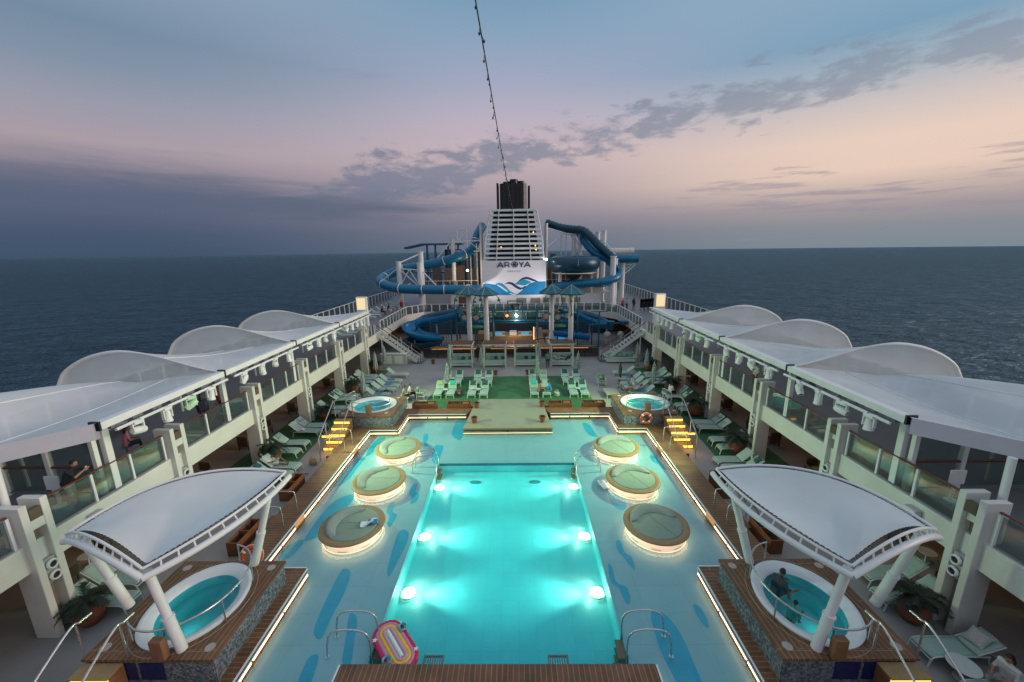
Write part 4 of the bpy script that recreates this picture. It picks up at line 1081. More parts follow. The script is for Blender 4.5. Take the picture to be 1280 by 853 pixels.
# pool ladders: a pair of looped rails and teak-lined steps in each corner
def ladder(sg, y, far, label):
    t = thing('pool_ladder', label, 'ladder', (sg*3.85, y, 0))
    for dy in (-.32, .32):
        P_ = [(sg*1.25, dy, .02), (sg*1.2, dy, .5), (sg*1.1, dy, .86), (sg*.8, dy, 1.0), (sg*.3, dy, 1.0), (sg*.02, dy, .86), (-sg*.06, dy, .55), (-sg*.06, dy, -.2)]
        mb = MB(); mb.tube(bez(P_, 6), .028, 10); mb.build('loop_rail', STEEL, t)
        mb = MB(); mb.lathe([(0, 0), (.07, 0), (.07, .02), (0, .02)], 14, c=(sg*1.25, dy, Z+.002)); mb.build('foot_flange', STEEL, t)
    mb = MB()
    for k in range(4): mb.box(min(-sg*.02, -sg*.28), max(-sg*.02, -sg*.28), -.3, .3, -.12-.3*k, -.07-.3*k)
    mb.build('step', TEAK, t, bevel=.01)
    mb = MB(); mb.box(min(-sg*.02, -sg*.06), max(-sg*.02, -sg*.06), -.36, -.32, -1.2, .1); mb.box(min(-sg*.02, -sg*.06), max(-sg*.02, -sg*.06), .32, .36, -1.2, .1); mb.build('stile', TEAK, t)
for sg in (-1, 1):
    ladder(sg, 9.85, False, 'looped steel handrails at the near %s corner of the deep pool' % SIDE[sg])
    ladder(sg, 19.95, True, 'looped steel handrails at the far %s corner of the deep pool' % SIDE[sg])
for sg, x in ((-1, -1.9), (1, 1.75)):
    t = thing('pool_grate', 'dark square water grate at the near pool wall, %s one of two' % SIDE[sg], 'grate', (x, 9.06, .1))
    mb = MB(); mb.box(-.3, .3, 0, .03, -.05, .03); mb.box(-.3, .3, .42, .45, -.05, .03); mb.box(-.3, -.27, .03, .42, -.05, .03); mb.box(.27, .3, .03, .42, -.05, .03); mb.build('frame', GREYM, t)
    mb = MB()
    for k in range(8): mb.box(-.25+k*.07, -.22+k*.07, .03, .42, -.04, .02)
    mb.build('bar', GREYM, t)
# handrails with steps over the boardwalk
k = 0
for sg in (-1, 1):
    for y in (15.3, 21.6):
        t = thing('step_rails', 'pair of bent steel step rails on the %s boardwalk, %s pair' % (SIDE[sg], 'nearer' if y < 18 else 'farther'), 'handrail', (sg*10.05, y, 0))
        for dy in (-.55, .55):
            P_ = [(sg*.75, dy, 0), (sg*.7, dy, .5), (sg*.55, dy, .98), (sg*.2, dy, 1.38), (-sg*.6, dy, 1.42), (-sg*.72, dy, 1.3), (-sg*.74, dy, .95), (-sg*.74, dy, .5)]
            mb = MB(); mb.tube(bez(P_, 5), .025, 8); mb.build('rail', STEEL, t)
        mb = MB(); mb.box(min(sg*.02, sg*.42), max(sg*.02, sg*.42), -.5, .5, 0, .26); mb.build('step', TEAK, t, bevel=.01)
        mb = MB(); mb.box(min(-sg*1.14, -sg*1.1), max(-sg*1.14, -sg*1.1), -.38, .38, .2, .46); mb.build('orange_marker', mat('amber_marker', (.5, .16, .02), .4, emit=(1, .4, .05), estr=.35), t)
# teak boxes and planters
for sg in (-1, 1):
    for k, y in enumerate((13.6, 17.2)):
        t = thing('towel_bin', 'low reddish wooden bin on the deck beside the %s boardwalk, %s' % (SIDE[sg], ('nearer to the camera', 'farther from the camera')[k]), 'bin', (sg*10.45, y, 0))
        mb = MB(); w, d, h = .5, 1.5, .62
        for x in (0, w-.05): mb.box(sg*x, sg*(x+.05), 0, d, 0, h)
        mb.box(sg*.05, sg*(w-.05), 0, .05, 0, h); mb.box(sg*.05, sg*(w-.05), d-.05, d, 0, h); mb.box(sg*.05, sg*(w-.05), d/2-.025, d/2+.025, 0, h); mb.build('case', RUST, t, bevel=.01)
        mb = MB(); mb.box(sg*.05, sg*(w-.05), .05, d-.05, 0, h-.25); mb.build('inside', DARK, t)
for k, (x0, x1) in enumerate(((-7.1, -5.35), (-4.55, -2.8), (2.95, 4.65), (5.45, 7.1))):
    t = thing('planter_box', 'low reddish wooden planter at the far boardwalk edge, %s from the left' % ORD[k], 'planter', (x0, 27.65, 0), 0, 'planter boxes behind the far boardwalk')
    w = x1-x0; mb = MB(); mb.box(0, w, 0, .05, 0, .8); mb.box(0, w, .6, .65, 0, .8); mb.box(0, .05, .05, .6, 0, .8); mb.box(w-.05, w, .05, .6, 0, .8); mb.box(w*.55, w*.55+.04, .05, .6, 0, .8); mb.build('case', RUST, t, bevel=.01)
    mb = MB(); mb.box(.05, w-.05, .05, .6, 0, .7); mb.build('soil', SOIL, t)
    mb = MB(); mb.cbox((w*.78, .32, .74), (.5, .3, .07)); mb.build('lid', TEAK, t, bevel=.01)
# life buoys
def buoy(loc, rot, label):
    t = thing('lifebuoy', label, 'lifebuoy', loc); t.rotation_euler = rot
    mb = MB(); mb.tube([(.3*math.cos(a*PI/16), .3*math.sin(a*PI/16), 0) for a in range(32)], .075, 10, closed=True); mb.build('ring', mat('lifebuoy_orange', (.6, .05, .015), .5), t)
    mb = MB()
    for k in range(4):
        a = k*PI/2+PI/4; mb.tube([(.3*math.cos(a+q), .3*math.sin(a+q), 0) for q in (-.12, 0, .12)], .079, 10)
    mb.build('white_band', WHITE, t)
    mb = MB(); mb.tube([(.385*math.cos(a*PI/16), .385*math.sin(a*PI/16), .0) for a in range(32)], .012, 5, closed=True); mb.build('rope', WHITE, t)
buoy((8.95, 24.28, 1.05), (R(90), 0, 0), 'orange and white lifebuoy hung on the far right hot tub wall')
buoy((-8.95, 12.25, 1.2), (R(70), 0, R(20)), 'orange and white lifebuoy hung on the rail behind the near left hot tub')
# ------------------------------------------------------------------ sun loungers
def make_lounger(frame, sling, angle=38):
    """foot end towards +x, head at -x, 1.95 m long"""
    t = thing('sun_lounger', '', 'sun lounger')
    W = .62; zs = .36; hx = -.28; a = R(angle); bl = .78
    bx, bz = hx-bl*math.cos(a), zs+bl*math.sin(a)
    fr = MB()
    for s in (-1, 1):
        fr.tube(bez([(hx-.35, s*W/2, zs-.02), (.6, s*W/2, zs), (.92, s*W/2, zs-.02), (1.02, s*W/2, zs-.1)], 5), .024, 7)
        fr.tube([(hx, s*W/2, zs+.02), (bx, s*W/2, bz)], .022, 7)
    fr.tube([(bx, -W/2, bz), (bx, W/2, bz)], .022, 7); fr.tube([(1.02, -W/2, zs-.1), (1.02, W/2, zs-.1)], .022, 7)
    fr.build('frame', frame, t)
    for s in (-1, 1):
        mb = MB(); mb.tube([(1.0, s*W/2, zs-.08), (1.07, s*W/2, .0)], .024, 7); mb.build('leg', frame, t)
        mb = MB(); mb.tube([(hx-.3, s*W/2, zs-.02), (hx-.42, s*W/2, .0)], .024, 7); mb.build('leg', frame, t)
    mb = MB(); mb.grid(lambda u, v: (hx+(1.02-hx)*u, (v-.5)*(W-.03), zs+.012-.022*math.sin(PI*v)-.03*max(0, (u-.88)/.12)), 14, 6); mb.build('seat_sling', sling, t, solid=.014)
    mb = MB(); mb.grid(lambda u, v: (hx+(bx-hx)*u, (v-.5)*(W-.03), zs+.03+(bz-zs)*u-.02*math.sin(PI*v)), 8, 6); mb.build('backrest_sling', sling, t, solid=.014)
    mb = MB()
    for s in (-1, 1): mb.tube([(hx-.3*math.cos(a), s*(W/2-.02), zs+.3*math.sin(a)), (hx-.52, s*(W/2-.02), zs-.02)], .014, 6)
    mb.build('backrest_strut', frame, t)
    return t
LP = {}
LP['side'] = make_lounger(LFRAME, SLING, 40)
LP['flat'] = make_lounger(LFRAME, SLING, 24)
LUSE = {}
def lounger(kind, loc, rz, label, group):
    o = LP[kind] if kind not in LUSE else dup(LP[kind]); LUSE[kind] = 1
    o.location = loc; o.rotation_euler = (0, 0, rz); o['label'] = label; o['group'] = group; return o
def cushion(loc, rz, m, label, tilt=48, w=.42, group=None):
    mb = MB(); n = 10
    def fn(u, v, sgn):
        x = (u-.5); y = (v-.5)
        k = max(0, (1-(2*x)**4)*(1-(2*y)**4))**.5
        return (x*w*(1-.08*math.cos(PI*y)), y*w*(1-.08*math.cos(PI*x)), sgn*.075*k)
    mb.grid(lambda u, v: fn(u, v, 1), n, n); mb.grid(lambda u, v: fn(u, 1-v, -1), n, n)
    o = mb.build('cushion', m, None, angle=180); o.location = loc
    o.rotation_euler = Euler((0, R(tilt), rz), 'XYZ')
    return tag(o, label, 'cushion', group)
def small_table(loc, label, group=None, r=.22):
    t = thing('side_table', label, 'table', loc, 0, group)
    mb = MB(); mb.lathe([(0, .42), (r, .42), (r, .445), (0, .445)], 22); mb.build('table_top', LFRAME, t)
    mb = MB(); mb.lathe([(.03, .03), (.03, .42)], 10); mb.lathe([(0, 0), (.16, 0), (.16, .02), (.03, .03)], 16); mb.build('pedestal', LFRAME, t)
    return t
PLACEX = {-1: 'outboard left', 1: 'outboard right'}
LFEET = [19.15, 20.0, 21.7, 22.7, 24.4, 25.2, 27.4, 28.25, 30.1, 30.95]
kk = 0
for sg in (-1, 1):
    for k, y in enumerate(LFEET):
        x = 12.35 if y > 21 else 11.45
        if sg > 0: x = {0: 11.6, 1: 11.55}.get(k, 12.45)
        rz = (0 if sg < 0 else PI)+R(random.uniform(-4, 4))
        o = lounger('side', (sg*(x+1.02), y+(.3 if sg > 0 and k < 2 else 0), 0), rz, 'mint sun lounger beside the %s columns, %s from the camera along the turf' % (SIDE[sg], ORD[k]), 'sun loungers along the balcony columns')
        if k % 3 != 1:
            hx = x+1.02+.28+.42
            cushion((sg*hx, y+(.3 if sg > 0 and k < 2 else 0)+random.uniform(-.05, .05), .36+.42), (0 if sg < 0 else PI)+random.uniform(-.3, .3), PATC if k % 2 else DGREEN, 'patterned cushion on the %s lounger of the %s column row' % (ORD[k], SIDE[sg]), 55-15, .4)
# second far cluster, nearer the centre line, and the rows by the far columns
for sg in (-1, 1):
    for k, (x, y) in enumerate(((9.85, 31.2), (9.8, 32.5), (9.75, 33.5), (9.9, 34.8), (9.8, 36.7))):
        lounger('side', (sg*(x+1.02), y, 0), (0 if sg < 0 else PI)+R(random.uniform(-5, 5)), 'mint sun lounger in the %s cluster beyond the far hot tub, %s from the camera' % (SIDE[sg], ORD[k]), 'sun loungers beyond the far hot tubs')
        if k in (0, 2, 3):
            cloth('towel', 'blue towel on the %s lounger of the %s cluster beyond the far hot tub' % (ORD[k], SIDE[sg]), 'towel', (sg*(x+.9), y, .385), .55, .5, TBLUE, random.uniform(0, 3), .05, 0)
    for k, (x, y) in enumerate(((12.4, 33.4), (12.4, 34.3), (12.4, 35.3), (12.6, 36.2))):
        lounger('side', (sg*(x+1.02), y, 0), (0 if sg < 0 else PI)+R(random.uniform(-5, 5)), 'mint sun lounger beside the last %s columns, %s from the camera' % (SIDE[sg], ORD[k]), 'sun loungers beside the last columns')
# loungers on the centre turf, heads away from the camera
CEN = [(-5.9, 30.9), (-4.85, 30.9), (-3.1, 30.85), (-2.1, 30.85), (2.05, 30.9), (3.05, 30.9), (5.25, 30.8), (6.15, 30.8)]
CENB = [(-5.75, 33.9), (-4.68, 33.9), (-2.95, 33.9), (-1.93, 33.8), (2.05, 33.9), (3.05, 33.9), (5.05, 33.9), (6.05, 33.9)]
CM = [YGREEN, TEALC, DGREEN, DGREEN, TEALC, None, DGREEN, DGREEN]
for k, (x, y) in enumerate(CEN):
    lounger('side', (x, y+1.02, 0), R(-90), 'mint sun lounger in the front row on the centre turf, %s from the left' % ORD[k], 'sun loungers on the centre turf')
    if CM[k]: cushion((x, y+1.02+.28+.42, .36+.41), R(-90), CM[k], '%s cushion on the front row turf lounger, %s from the left' % ({'lime_cushion': 'lime', 'teal_cushion': 'teal', 'dark_green_cushion': 'dark'}[CM[k].name], ORD[k]), 40, .5)
for k, (x, y) in enumerate(CENB):
    lounger('side', (x, y+1.02, 0), R(-90), 'mint sun lounger in the back row on the centre turf, %s from the left' % ORD[k], 'sun loungers on the centre turf')
    cushion((x, y+1.02+.28+.42, .36+.41), R(-90), DGREEN if k != 5 else MINT, 'dark cushion on the back row turf lounger, %s from the left' % ORD[k] if k != 5 else 'mint cushion on a back row turf lounger behind the seated pair', 40, .5)
for k, (x, y) in enumerate(((-5.38, 31.9), (-2.6, 31.9), (2.55, 32.9), (5.7, 31.9), (-5.2, 34.9), (-2.45, 34.9), (5.55, 34.9))):
    small_table((x, y, 0), 'small round white table between turf loungers, %s' % ['front left pair', 'front second pair', 'front third pair', 'front right pair', 'back left pair', 'back second pair', 'back right pair'][k], 'small tables between the turf loungers')
# nearest loungers, bottom corners and behind the tub canopies
for k, (x, y, sg) in enumerate(((12.35, 9.55, 1), (12.5, 8.3, 1), (13.0, 12.3, 1), (12.7, 11.35, 1), (13.0, 12.2, -1), (12.6, 11.3, -1))):
    lounger('flat' if k < 2 else 'side', (sg*(x+1.0), y, 0), (0 if sg < 0 else PI), ['pale sun lounger with a zigzag cushion in the near right corner', 'pale sun lounger under the woman in white, near right corner', 'pale lounger behind the right canopy poles, farther one', 'pale lounger behind the right canopy poles beside the palm', 'pale lounger behind the left canopy poles, farther one', 'pale lounger behind the left canopy poles beside the palm'][k], 'loungers by the near hot tubs')
cushion((13.95, 9.6, .62), PI+.2, mat('beige_zigzag_cushion', (.45, .43, .37), .85, var=.3, scale=25), 'beige zigzag cushion on the near right corner lounger', 35, .5)
small_table((12.9, 8.95, 0), 'pale round side table between the two near right corner loungers', None, .36)
cushion((-12.9-.75, 20.6, .5), .3, YGREEN, 'lime green pad propped beside the left sunbather', 70, .5)
cushion((-13.2, 19.95, .62), .1, PATC, 'leaf patterned cushion at the head of the left sunbather lounger', 45, .42)

# ------------------------------------------------------------------ potted palms and small pots
def make_palm(pot, hgt=1.0, n=26, seed=1, spread=.75):
    rn = random.Random(seed)
    t = thing('potted_palm', '', 'plant')
    mb = MB(); mb.lathe([(0, .0), (.26, 0), (.4, .22), (.46, .48), (.4, .72), (.3, .84), (.33, .88), (.28, .88), (.26, .8), (0, .8)], 26); mb.build('pot', pot, t, angle=60)
    mb = MB(); mb.lathe([(.07, .8), (.08, 1.0), (.05, 1.1)], 10); mb.build('trunk', mat('palm_trunk', (.06, .04, .025), .9), t)
    mb = MB()
    for i in range(n):
        a = 2*PI*i*.382+rn.uniform(-.2, .2); ln = spread*rn.uniform(.75, 1.15); up = rn.uniform(.15, .75)
        P_ = []
        for k in range(7):
            u = k/6; r_ = ln*u; z = 1.0+up*ln*1.3*u-.75*ln*u*u*(.6+.6*(1-up))
            P_.append(Vector((r_*math.cos(a), r_*math.sin(a), z)))
        sd = Vector((-math.sin(a), math.cos(a), 0))
        for k in range(1, 7):
            d = (P_[k]-P_[k-1]).normalized(); l_ = .26*math.sin(PI*(k/7.2))+.06
            for j in range(3):
                p = P_[k-1].lerp(P_[k], j/3)
                for s in (-1, 1):
                    tip = p+(sd*s*.8+d*.75+Vector((0, 0, rn.uniform(-.25, .12)))).normalized()*l_*rn.uniform(.8, 1.15)
                    wv = d*.03
                    mb.add([p-wv, p+wv, tip], [(0, 1, 2)])
        mb.tube(P_, [.012-.0015*k for k in range(7)], 4, cap=False)
    mb.build('fronds', LEAF, t, smooth=False)
    return t
pp = [make_palm(TERRA, seed=3), make_palm(TERRA, seed=8, spread=.85, n=30)]
spots = [(-13.45, 10.75, .9, 'left near hot tub canopy pole'), (13.25, 10.75, .9, 'right near hot tub canopy pole'), (-13.45, 20.95, 1.0, 'left sunbather'), (13.45, 21.7, 1.0, 'third right column'), (-13.2, 26.95, .9, 'fourth left column'), (13.35, 27.1, 1.1, 'fourth right column'), (-13.3, 32.4, 1.05, 'fifth left column'), (13.35, 31.7, 1.1, 'fifth right column'), (-13.5, 38.4, 1.1, 'last left column'), (13.6, 38.0, 1.1, 'last right column')]
for k, (x, y, sc_, where) in enumerate(spots):
    o = pp[k % 2] if k < 2 else dup(pp[k % 2])
    o.location = (x, y, 0); o.rotation_euler = (0, 0, k*1.3); o.scale = (sc_, sc_, sc_)
    o['label'] = 'dark palm in a round terracotta pot beside the %s' % where
    o['group'] = 'potted palms along the columns'
def make_pot():
    t = thing('flower_pot', '', 'pot')
    mb = MB(); mb.lathe([(0, 0), (.15, 0), (.2, .3), (.23, .3), (.23, .4), (.19, .4), (.18, .33), (0, .33)], 20); mb.build('pot', mat('brick_red_pot', (.2, .06, .03), .7, var=.2), t, angle=30)
    mb = MB(); rn = random.Random(5)
    for i in range(60):
        a = rn.uniform(0, 2*PI); r_ = rn.uniform(0, .17); p = Vector((r_*math.cos(a), r_*math.sin(a), .34)); q = p+Vector((rn.uniform(-.06, .06), rn.uniform(-.06, .06), rn.uniform(.05, .14)))
        mb.add([p+Vector((.02, 0, 0)), p-Vector((.02, 0, 0)), q], [(0, 1, 2)])
    mb.build('plant', LEAF, t, smooth=False)
    return t
fp = make_pot()
for k, (x, y, z, where) in enumerate(((-2.35, 27.6, .52, 'back left corner of the stage'), (-2.25, 25.0, .52, 'front left corner of the stage'), (2.45, 27.7, .52, 'back right corner of the stage'), (2.3, 25.05, .52, 'front right corner of the stage'), (-1.42, 37.1, 0, 'far edge of the turf, left of the middle'), (1.67, 37.2, 0, 'far edge of the turf, right of the middle'), (-8.3, 41.3, 0, 'foot of the left stair'), (10.0, 42.4, 0, 'foot of the right stair'))):
    o = fp if k == 0 else dup(fp); o.location = (x, y, z); o['label'] = 'small brick red flower pot at the %s' % where; o['group'] = 'small red flower pots'
# zebra striped closed parasols
ZEB = bpy.data.materials.new('zebra_cloth'); ZEB.use_nodes = True
_n = ZEB.node_tree.nodes; _l = ZEB.node_tree.links
_t = _n.new('ShaderNodeTexCoord'); _w = _n.new('ShaderNodeTexWave'); _w.inputs['Scale'].default_value = 3.2; _w.inputs['Distortion'].default_value = 9; _w.inputs['Detail'].default_value = 2; _w.bands_direction = 'Z'
_c = _n.new('ShaderNodeValToRGB'); _c.color_ramp.interpolation = 'CONSTANT'; _c.color_ramp.elements[0].color = (.5, .56, .53, 1); _c.color_ramp.elements[1].position = .56; _c.color_ramp.elements[1].color = (.02, .035, .035, 1)
_l.new(_t.outputs['Object'], _w.inputs[0]); _l.new(_w.outputs['Fac'], _c.inputs[0]); _l.new(_c.outputs[0], _n['Principled BSDF'].inputs['Base Color']); _n['Principled BSDF'].inputs['Roughness'].default_value = .85
def make_parasol():
    t = thing('closed_parasol', '', 'parasol')
    mb = MB(); mb.lathe([(0, 0), (.28, 0), (.28, .06), (.05, .1)], 18); mb.build('base', GREYM, t)
    mb = MB(); mb.lathe([(.025, .08), (.025, 2.35)], 10); mb.build('pole', STEEL, t)
    mb = MB(); n = 24; prof = [(.1, .75), (.17, .8), (.18, 1.1), (.14, 1.5), (.15, 1.75), (.09, 2.2), (.02, 2.42)]
    vs = []; fs = []
    for j, (r_, z) in enumerate(prof):
        for i in range(n):
            a = 2*PI*i/n; k = 1+(.22 if i % 3 == 0 else -.12)*(1 if j < 6 else 0)
            vs.append((r_*k*math.cos(a+.1*j), r_*k*math.sin(a+.1*j), z))
    for j in range(len(prof)-1):
        for i in range(n): fs.append((j*n+i, j*n+(i+1) % n, (j+1)*n+(i+1) % n, (j+1)*n+i))
    mb.add(vs, fs); mb.build('folded_canopy', ZEB, t)
    mb = MB(); mb.lathe([(0, 2.5), (.035, 2.46), (.02, 2.38)], 10); mb.build('finial', STEEL, t)
    return t
ps = make_parasol()
for k, (x, y, where) in enumerate(((-12.9, 36.9, 'left column loungers, nearer'), (-12.9, 39.6, 'left bar counter'), (-6.1, 38.6, 'first cabana'), (-2.9, 38.2, 'second cabana'), (6.4, 36.4, 'right turf loungers'), (12.9, 39.7, 'right sofa'), (13.0, 37.0, 'last right column loungers'), (2.9, 38.9, 'third cabana'), (12.2, 32.6, 'right seated woman in white'), (-11.7, 30.5, 'far left hot tub loungers'), (-5.35, 33.0, 'left turf loungers'), (2.5, 34.8, 'turf loungers of the seated pair'))):
    o = ps if k == 0 else dup(ps); o.location = (x, y, 0); o.rotation_euler = (0, 0, k*.7); o['label'] = 'closed parasol in black and white zebra cloth beside the %s' % where; o['group'] = 'closed zebra parasols'
# ------------------------------------------------------------------ cabanas
def make_cabana():
    t = thing('cabana', '', 'cabana'); W, D, H = 2.25, 1.6, 2.35
    CF = mat('cabana_frame', (.6, .66, .57), .5, var=.06)
    for x in (-W/2, W/2):
        for y in (0, D): mb = MB(); mb.cbox((x, y, H/2), (.09, .09, H)); mb.build('post', CF, t)
    mb = MB(); mb.box(-W/2-.1, W/2+.1, -.08, D+.08, H, H+.1); mb.build('roof_frame', CF, t, bevel=.01)
    mb = MB()
    for k in range(16): mb.cbox((0, -.03+k*(D+.06)/15, H+.13), (W+.1, .07, .05))
    mb.build('roof_slats', mat('brown_thatch_slats', (.17, .075, .04), .7, var=.3), t)
    mb = MB(); mb.box(-W/2+.08, W/2-.08, .25, D-.05, .15, .36); mb.build('sofa_base', CF, t, bevel=.02)
    mb = MB(); mb.box(-W/2+.1, W/2-.1, .2, D-.3, .37, .56); mb.build('seat_cushion', mat('pale_mint_upholstery', (.42, .52, .46), .8, var=.1), t, bevel=.05)
    mb = MB(); mb.box(-W/2+.1, W/2-.1, D-.28, D-.06, .37, 1.15); mb.build('back_cushion', mat('pale_mint_upholstery', (.42, .52, .46), .8), t, bevel=.05)
    for s in (-1, 1):
        mb = MB(); n = 14
        mb.grid(lambda u, v, s=s: (s*(W/2-.06-.04*math.sin(v*22)-.32*max(0, u-.62)*(1 if True else 0)*s*s*v), .02+.14*v+.03*math.cos(v*22), .1+(H-.12)*u), 10, n); mb.build('tied_curtain', mat('curtain_cloth', (.56, .62, .54), .85), t, angle=180, solid=.012)
    for x, mm in ((-.75, YGREEN), (-.35, PATC), (.1, DGREEN), (.5, YGREEN), (.8, DGREEN)):
        o = None
        mb = MB(); mb.ell((0, 0, 0), (.24, .09, .2), 12, 8); q = mb.build('scatter_cushion', mm, t); q.location = (x, D-.42, .72); q.rotation_euler = (R(-20), 0, R(random.uniform(-12, 12)))
    return t
cb = make_cabana()
for k, x in enumerate((-5.05, -1.62, 1.55, 5.25)):
    o = cb if k == 0 else dup(cb); o.location = (x, 39.55, 0); o['label'] = 'mint framed cabana with brown slatted roof and sofa, %s from the left' % ORD[k]; o['group'] = 'cabanas behind the turf'
# ------------------------------------------------------------------ fence, stairs, sofa, counters
t = thing('barrier_fence', 'dark mesh fence with wavy top rail behind the cabanas', 'fence', (0, 43.3, 0))
def ftop(x): return 1.15+ (1.0*math.exp(-((x-3.6)/2.6)**2) if x > 2 else 0)+(.9*math.exp(-((x+3.6)/2.2)**2) if x < -2.2 else 0)
mb = MB(); mb.tube([(x*.25, 0, ftop(x*.25)) for x in range(-39, 40)], .05, 8); mb.build('top_rail', BLACK, t)
mb = MB(); mb.box(-9.75, 9.75, -.02, .02, .0, .07); mb.build('bottom_rail', RUST, t)
mb = MB(); mb.cbox((0, 0, .55), (.05, .05, 1.1)); p0 = None
for i in range(14):
    x = -9.7+i*19.4/13
    if p0 is None: p0 = q = mb.build('post', BLACK, t)
    else: q = p0.copy(); COL.objects.link(q); q.parent = t
    q.location = (x, 0, 0)
gl = MB(); gl.box(-9.7, 9.7, -.008, .008, .1, 1.05); gl.build('mesh_panel', glass_mat('dark_mesh', (.45, .42, .4), .05, .7), t, smooth=False)
def deck_stair(sg):
    t = thing('deck_stairs', 'steep white %s stairs with open treads from main deck up to the balcony' % SIDE[sg], 'stairs', (sg*9.75, 41.3, 0))
    L_, H_ = 4.4, 3.3; W = 1.3
    for y in (0, W):
        mb = MB(); a = math.atan2(H_, L_); mb.cbox((sg*L_/2, y, H_/2), (math.hypot(L_, H_)+.1, .07, .28), 0, 0, -sg*a); mb.build('stringer', CREAM, t)
    n = 14
    mb = MB()
    for k in range(n): mb.box(min(sg*(k*L_/n), sg*(k*L_/n+.3)), max(sg*(k*L_/n), sg*(k*L_/n+.3)), .04, W-.04, (k+1)*H_/n-.05, (k+1)*H_/n)
    mb.build('treads', mat('stair_tread', (.42, .43, .4), .6), t)
    for y in (0, W):
        mb = MB(); mb.tube([(-sg*.1, y, .0), (-sg*.1, y, 1.0), (sg*L_, y, H_+1.0)], .035, 8); mb.build('handrail', RAIL, t)
        mb = MB()
        for k in range(5): x = L_*k/4; mb.tube([(sg*x, y, H_*k/4), (sg*x, y, H_*k/4+1.0)], .025, 6)
        mb.tube([(0, y, .55), (sg*L_, y, H_+.55)], .015, 6); mb.build('balusters', WHITE, t)
    mb = MB(); mb.tube([(sg*(L_-.3), W/2, 0), (sg*(L_-.3), W/2, 3.0)], .07, 8); mb.build('support_post', WHITE, t)
    mb = MB(); mb.box(-.28, .28, -.1, W+.1, 0, .28); o = mb.build('foot_block', GREYM, t, bevel=.02)
for sg in (-1, 1): deck_stair(sg)
t = thing('sofa', 'grey mint outdoor sofa with cushions under the right stairs', 'sofa', (11.6, 40.75, 0))
mb = MB(); mb.box(-1.5, 1.5, 0, .85, .12, .4); mb.build('base', LFRAME, t, bevel=.02)
mb = MB(); mb.box(-1.45, 1.45, .02, .7, .4, .55); mb.build('seat_cushion', SLING, t, bevel=.04)
mb = MB(); mb.box(-1.5, 1.5, .7, .88, .4, 1.0); mb.box(-1.5, -1.35, .02, .7, .4, .75); mb.box(1.35, 1.5, .02, .7, .4, .75); mb.build('backrest', SLING, t, bevel=.04)
for k in range(5): mb = MB(); mb.ell((0, 0, 0), (.24, .09, .2), 12, 8); q = mb.build('scatter_cushion', PATC if k % 2 else MINT, t); q.location = (-1.1+k*.55, .62, .75); q.rotation_euler = (R(-18), 0, 0)
t = thing('service_counter', 'white and grey cabinet counter beneath the left stairs', 'counter', (-12.4, 40.9, 0))
mb = MB(); mb.box(-1.35, 1.35, 0, .6, 0, 1.15); mb.build('body', mat('counter_grey', (.4, .43, .4), .5), t, bevel=.02)
for x in (-.65, .55): mb = MB(); mb.box(x-.45, x+.45, -.02, -.003, .15, 1.0); d_ = mb.build('door', CREAM, t, bevel=.01)
mb = MB(); mb.box(-1.4, 1.4, -.05, .65, 1.153, 1.2); mb.build('worktop', WHITE, t, bevel=.01)
def armchair(loc, rz, label):
    t = thing('armchair', label, 'armchair', loc, rz)
    mb = MB()
    for x in (-.33, .33):
        for y in (-.3, .3): mb.cbox((x, y, .3), (.05, .05, .6))
    mb.box(-.36, .36, -.33, .33, .28, .33); mb.box(-.36, -.3, -.33, .33, .58, .63); mb.box(.3, .36, -.33, .33, .58, .63); mb.build('frame', LFRAME, t, bevel=.01)
    mb = MB(); mb.box(-.3, .3, -.31, .3, .335, .46); mb.build('seat_cushion', MINT, t, bevel=.04)
    mb = MB(); mb.box(-.3, .3, .2, .34, .46, .95); mb.build('backrest', MINT, t, bevel=.04)
    mb = MB(); mb.ell((0, .12, .64), (.2, .08, .17), 12, 8); mb.build('pillow', YGREEN, t)
armchair((8.1, 33.9, 0), 0, 'mint armchair with lime pillow right of the turf')
armchair((-7.2, 30.9, 0), R(90), 'pale armchair beside the seated couple left of the turf')
t = thing('low_table', 'wide grey low table in front of the right armchair', 'table', (8.35, 31.2, 0))
mb = MB(); mb.box(-.55, .55, -.8, .8, .33, .38); mb.build('table_top', mat('warm_grey_top', (.35, .32, .27), .5), t, bevel=.01)
for x in (-.5, .5):
    for y in (-.75, .75): mb = MB(); mb.cbox((x, y, .16), (.05, .05, .33)); mb.build('leg', LFRAME, t)

# ------------------------------------------------------------------ loose belongings
BAGC = [('straw', (.35, .25, .12)), ('navy', (.02, .03, .07)), ('coral', (.45, .12, .09)), ('white', (.6, .6, .57)), ('black', (.015, .015, .018))]
def tote(loc, rz, col, where):
    nm, c = BAGC[col]
    t = thing('tote_bag', '%s tote bag standing on the deck %s' % (nm, where), 'bag', loc, rz)
    mb = MB(); vs = []; n = 16
    for z, k in ((0, .9), (.02, 1), (.18, 1.06), (.34, 1.0)):
        for i in range(n): a = 2*PI*i/n; vs.append((.2*k*math.cos(a)*(1+.06*math.sin(3*a)), .1*k*math.sin(a), z))
    fs = [tuple(range(n-1, -1, -1))]+[(j*n+i, j*n+(i+1) % n, (j+1)*n+(i+1) % n, (j+1)*n+i) for j in range(3) for i in range(n)]
    mb.add(vs, fs); mb.build('body', mat('bag_'+nm, c, .8, var=.25, scale=20), t, solid=.01)
    for s in (-1, 1): mb = MB(); mb.tube(bez([(-.1, s*.09, .33), (-.08, s*.1, .48), (0, s*.1, .54), (.08, s*.1, .48), (.1, s*.09, .33)], 5), .011, 5); mb.build('strap', mat('bag_'+nm, c), t)
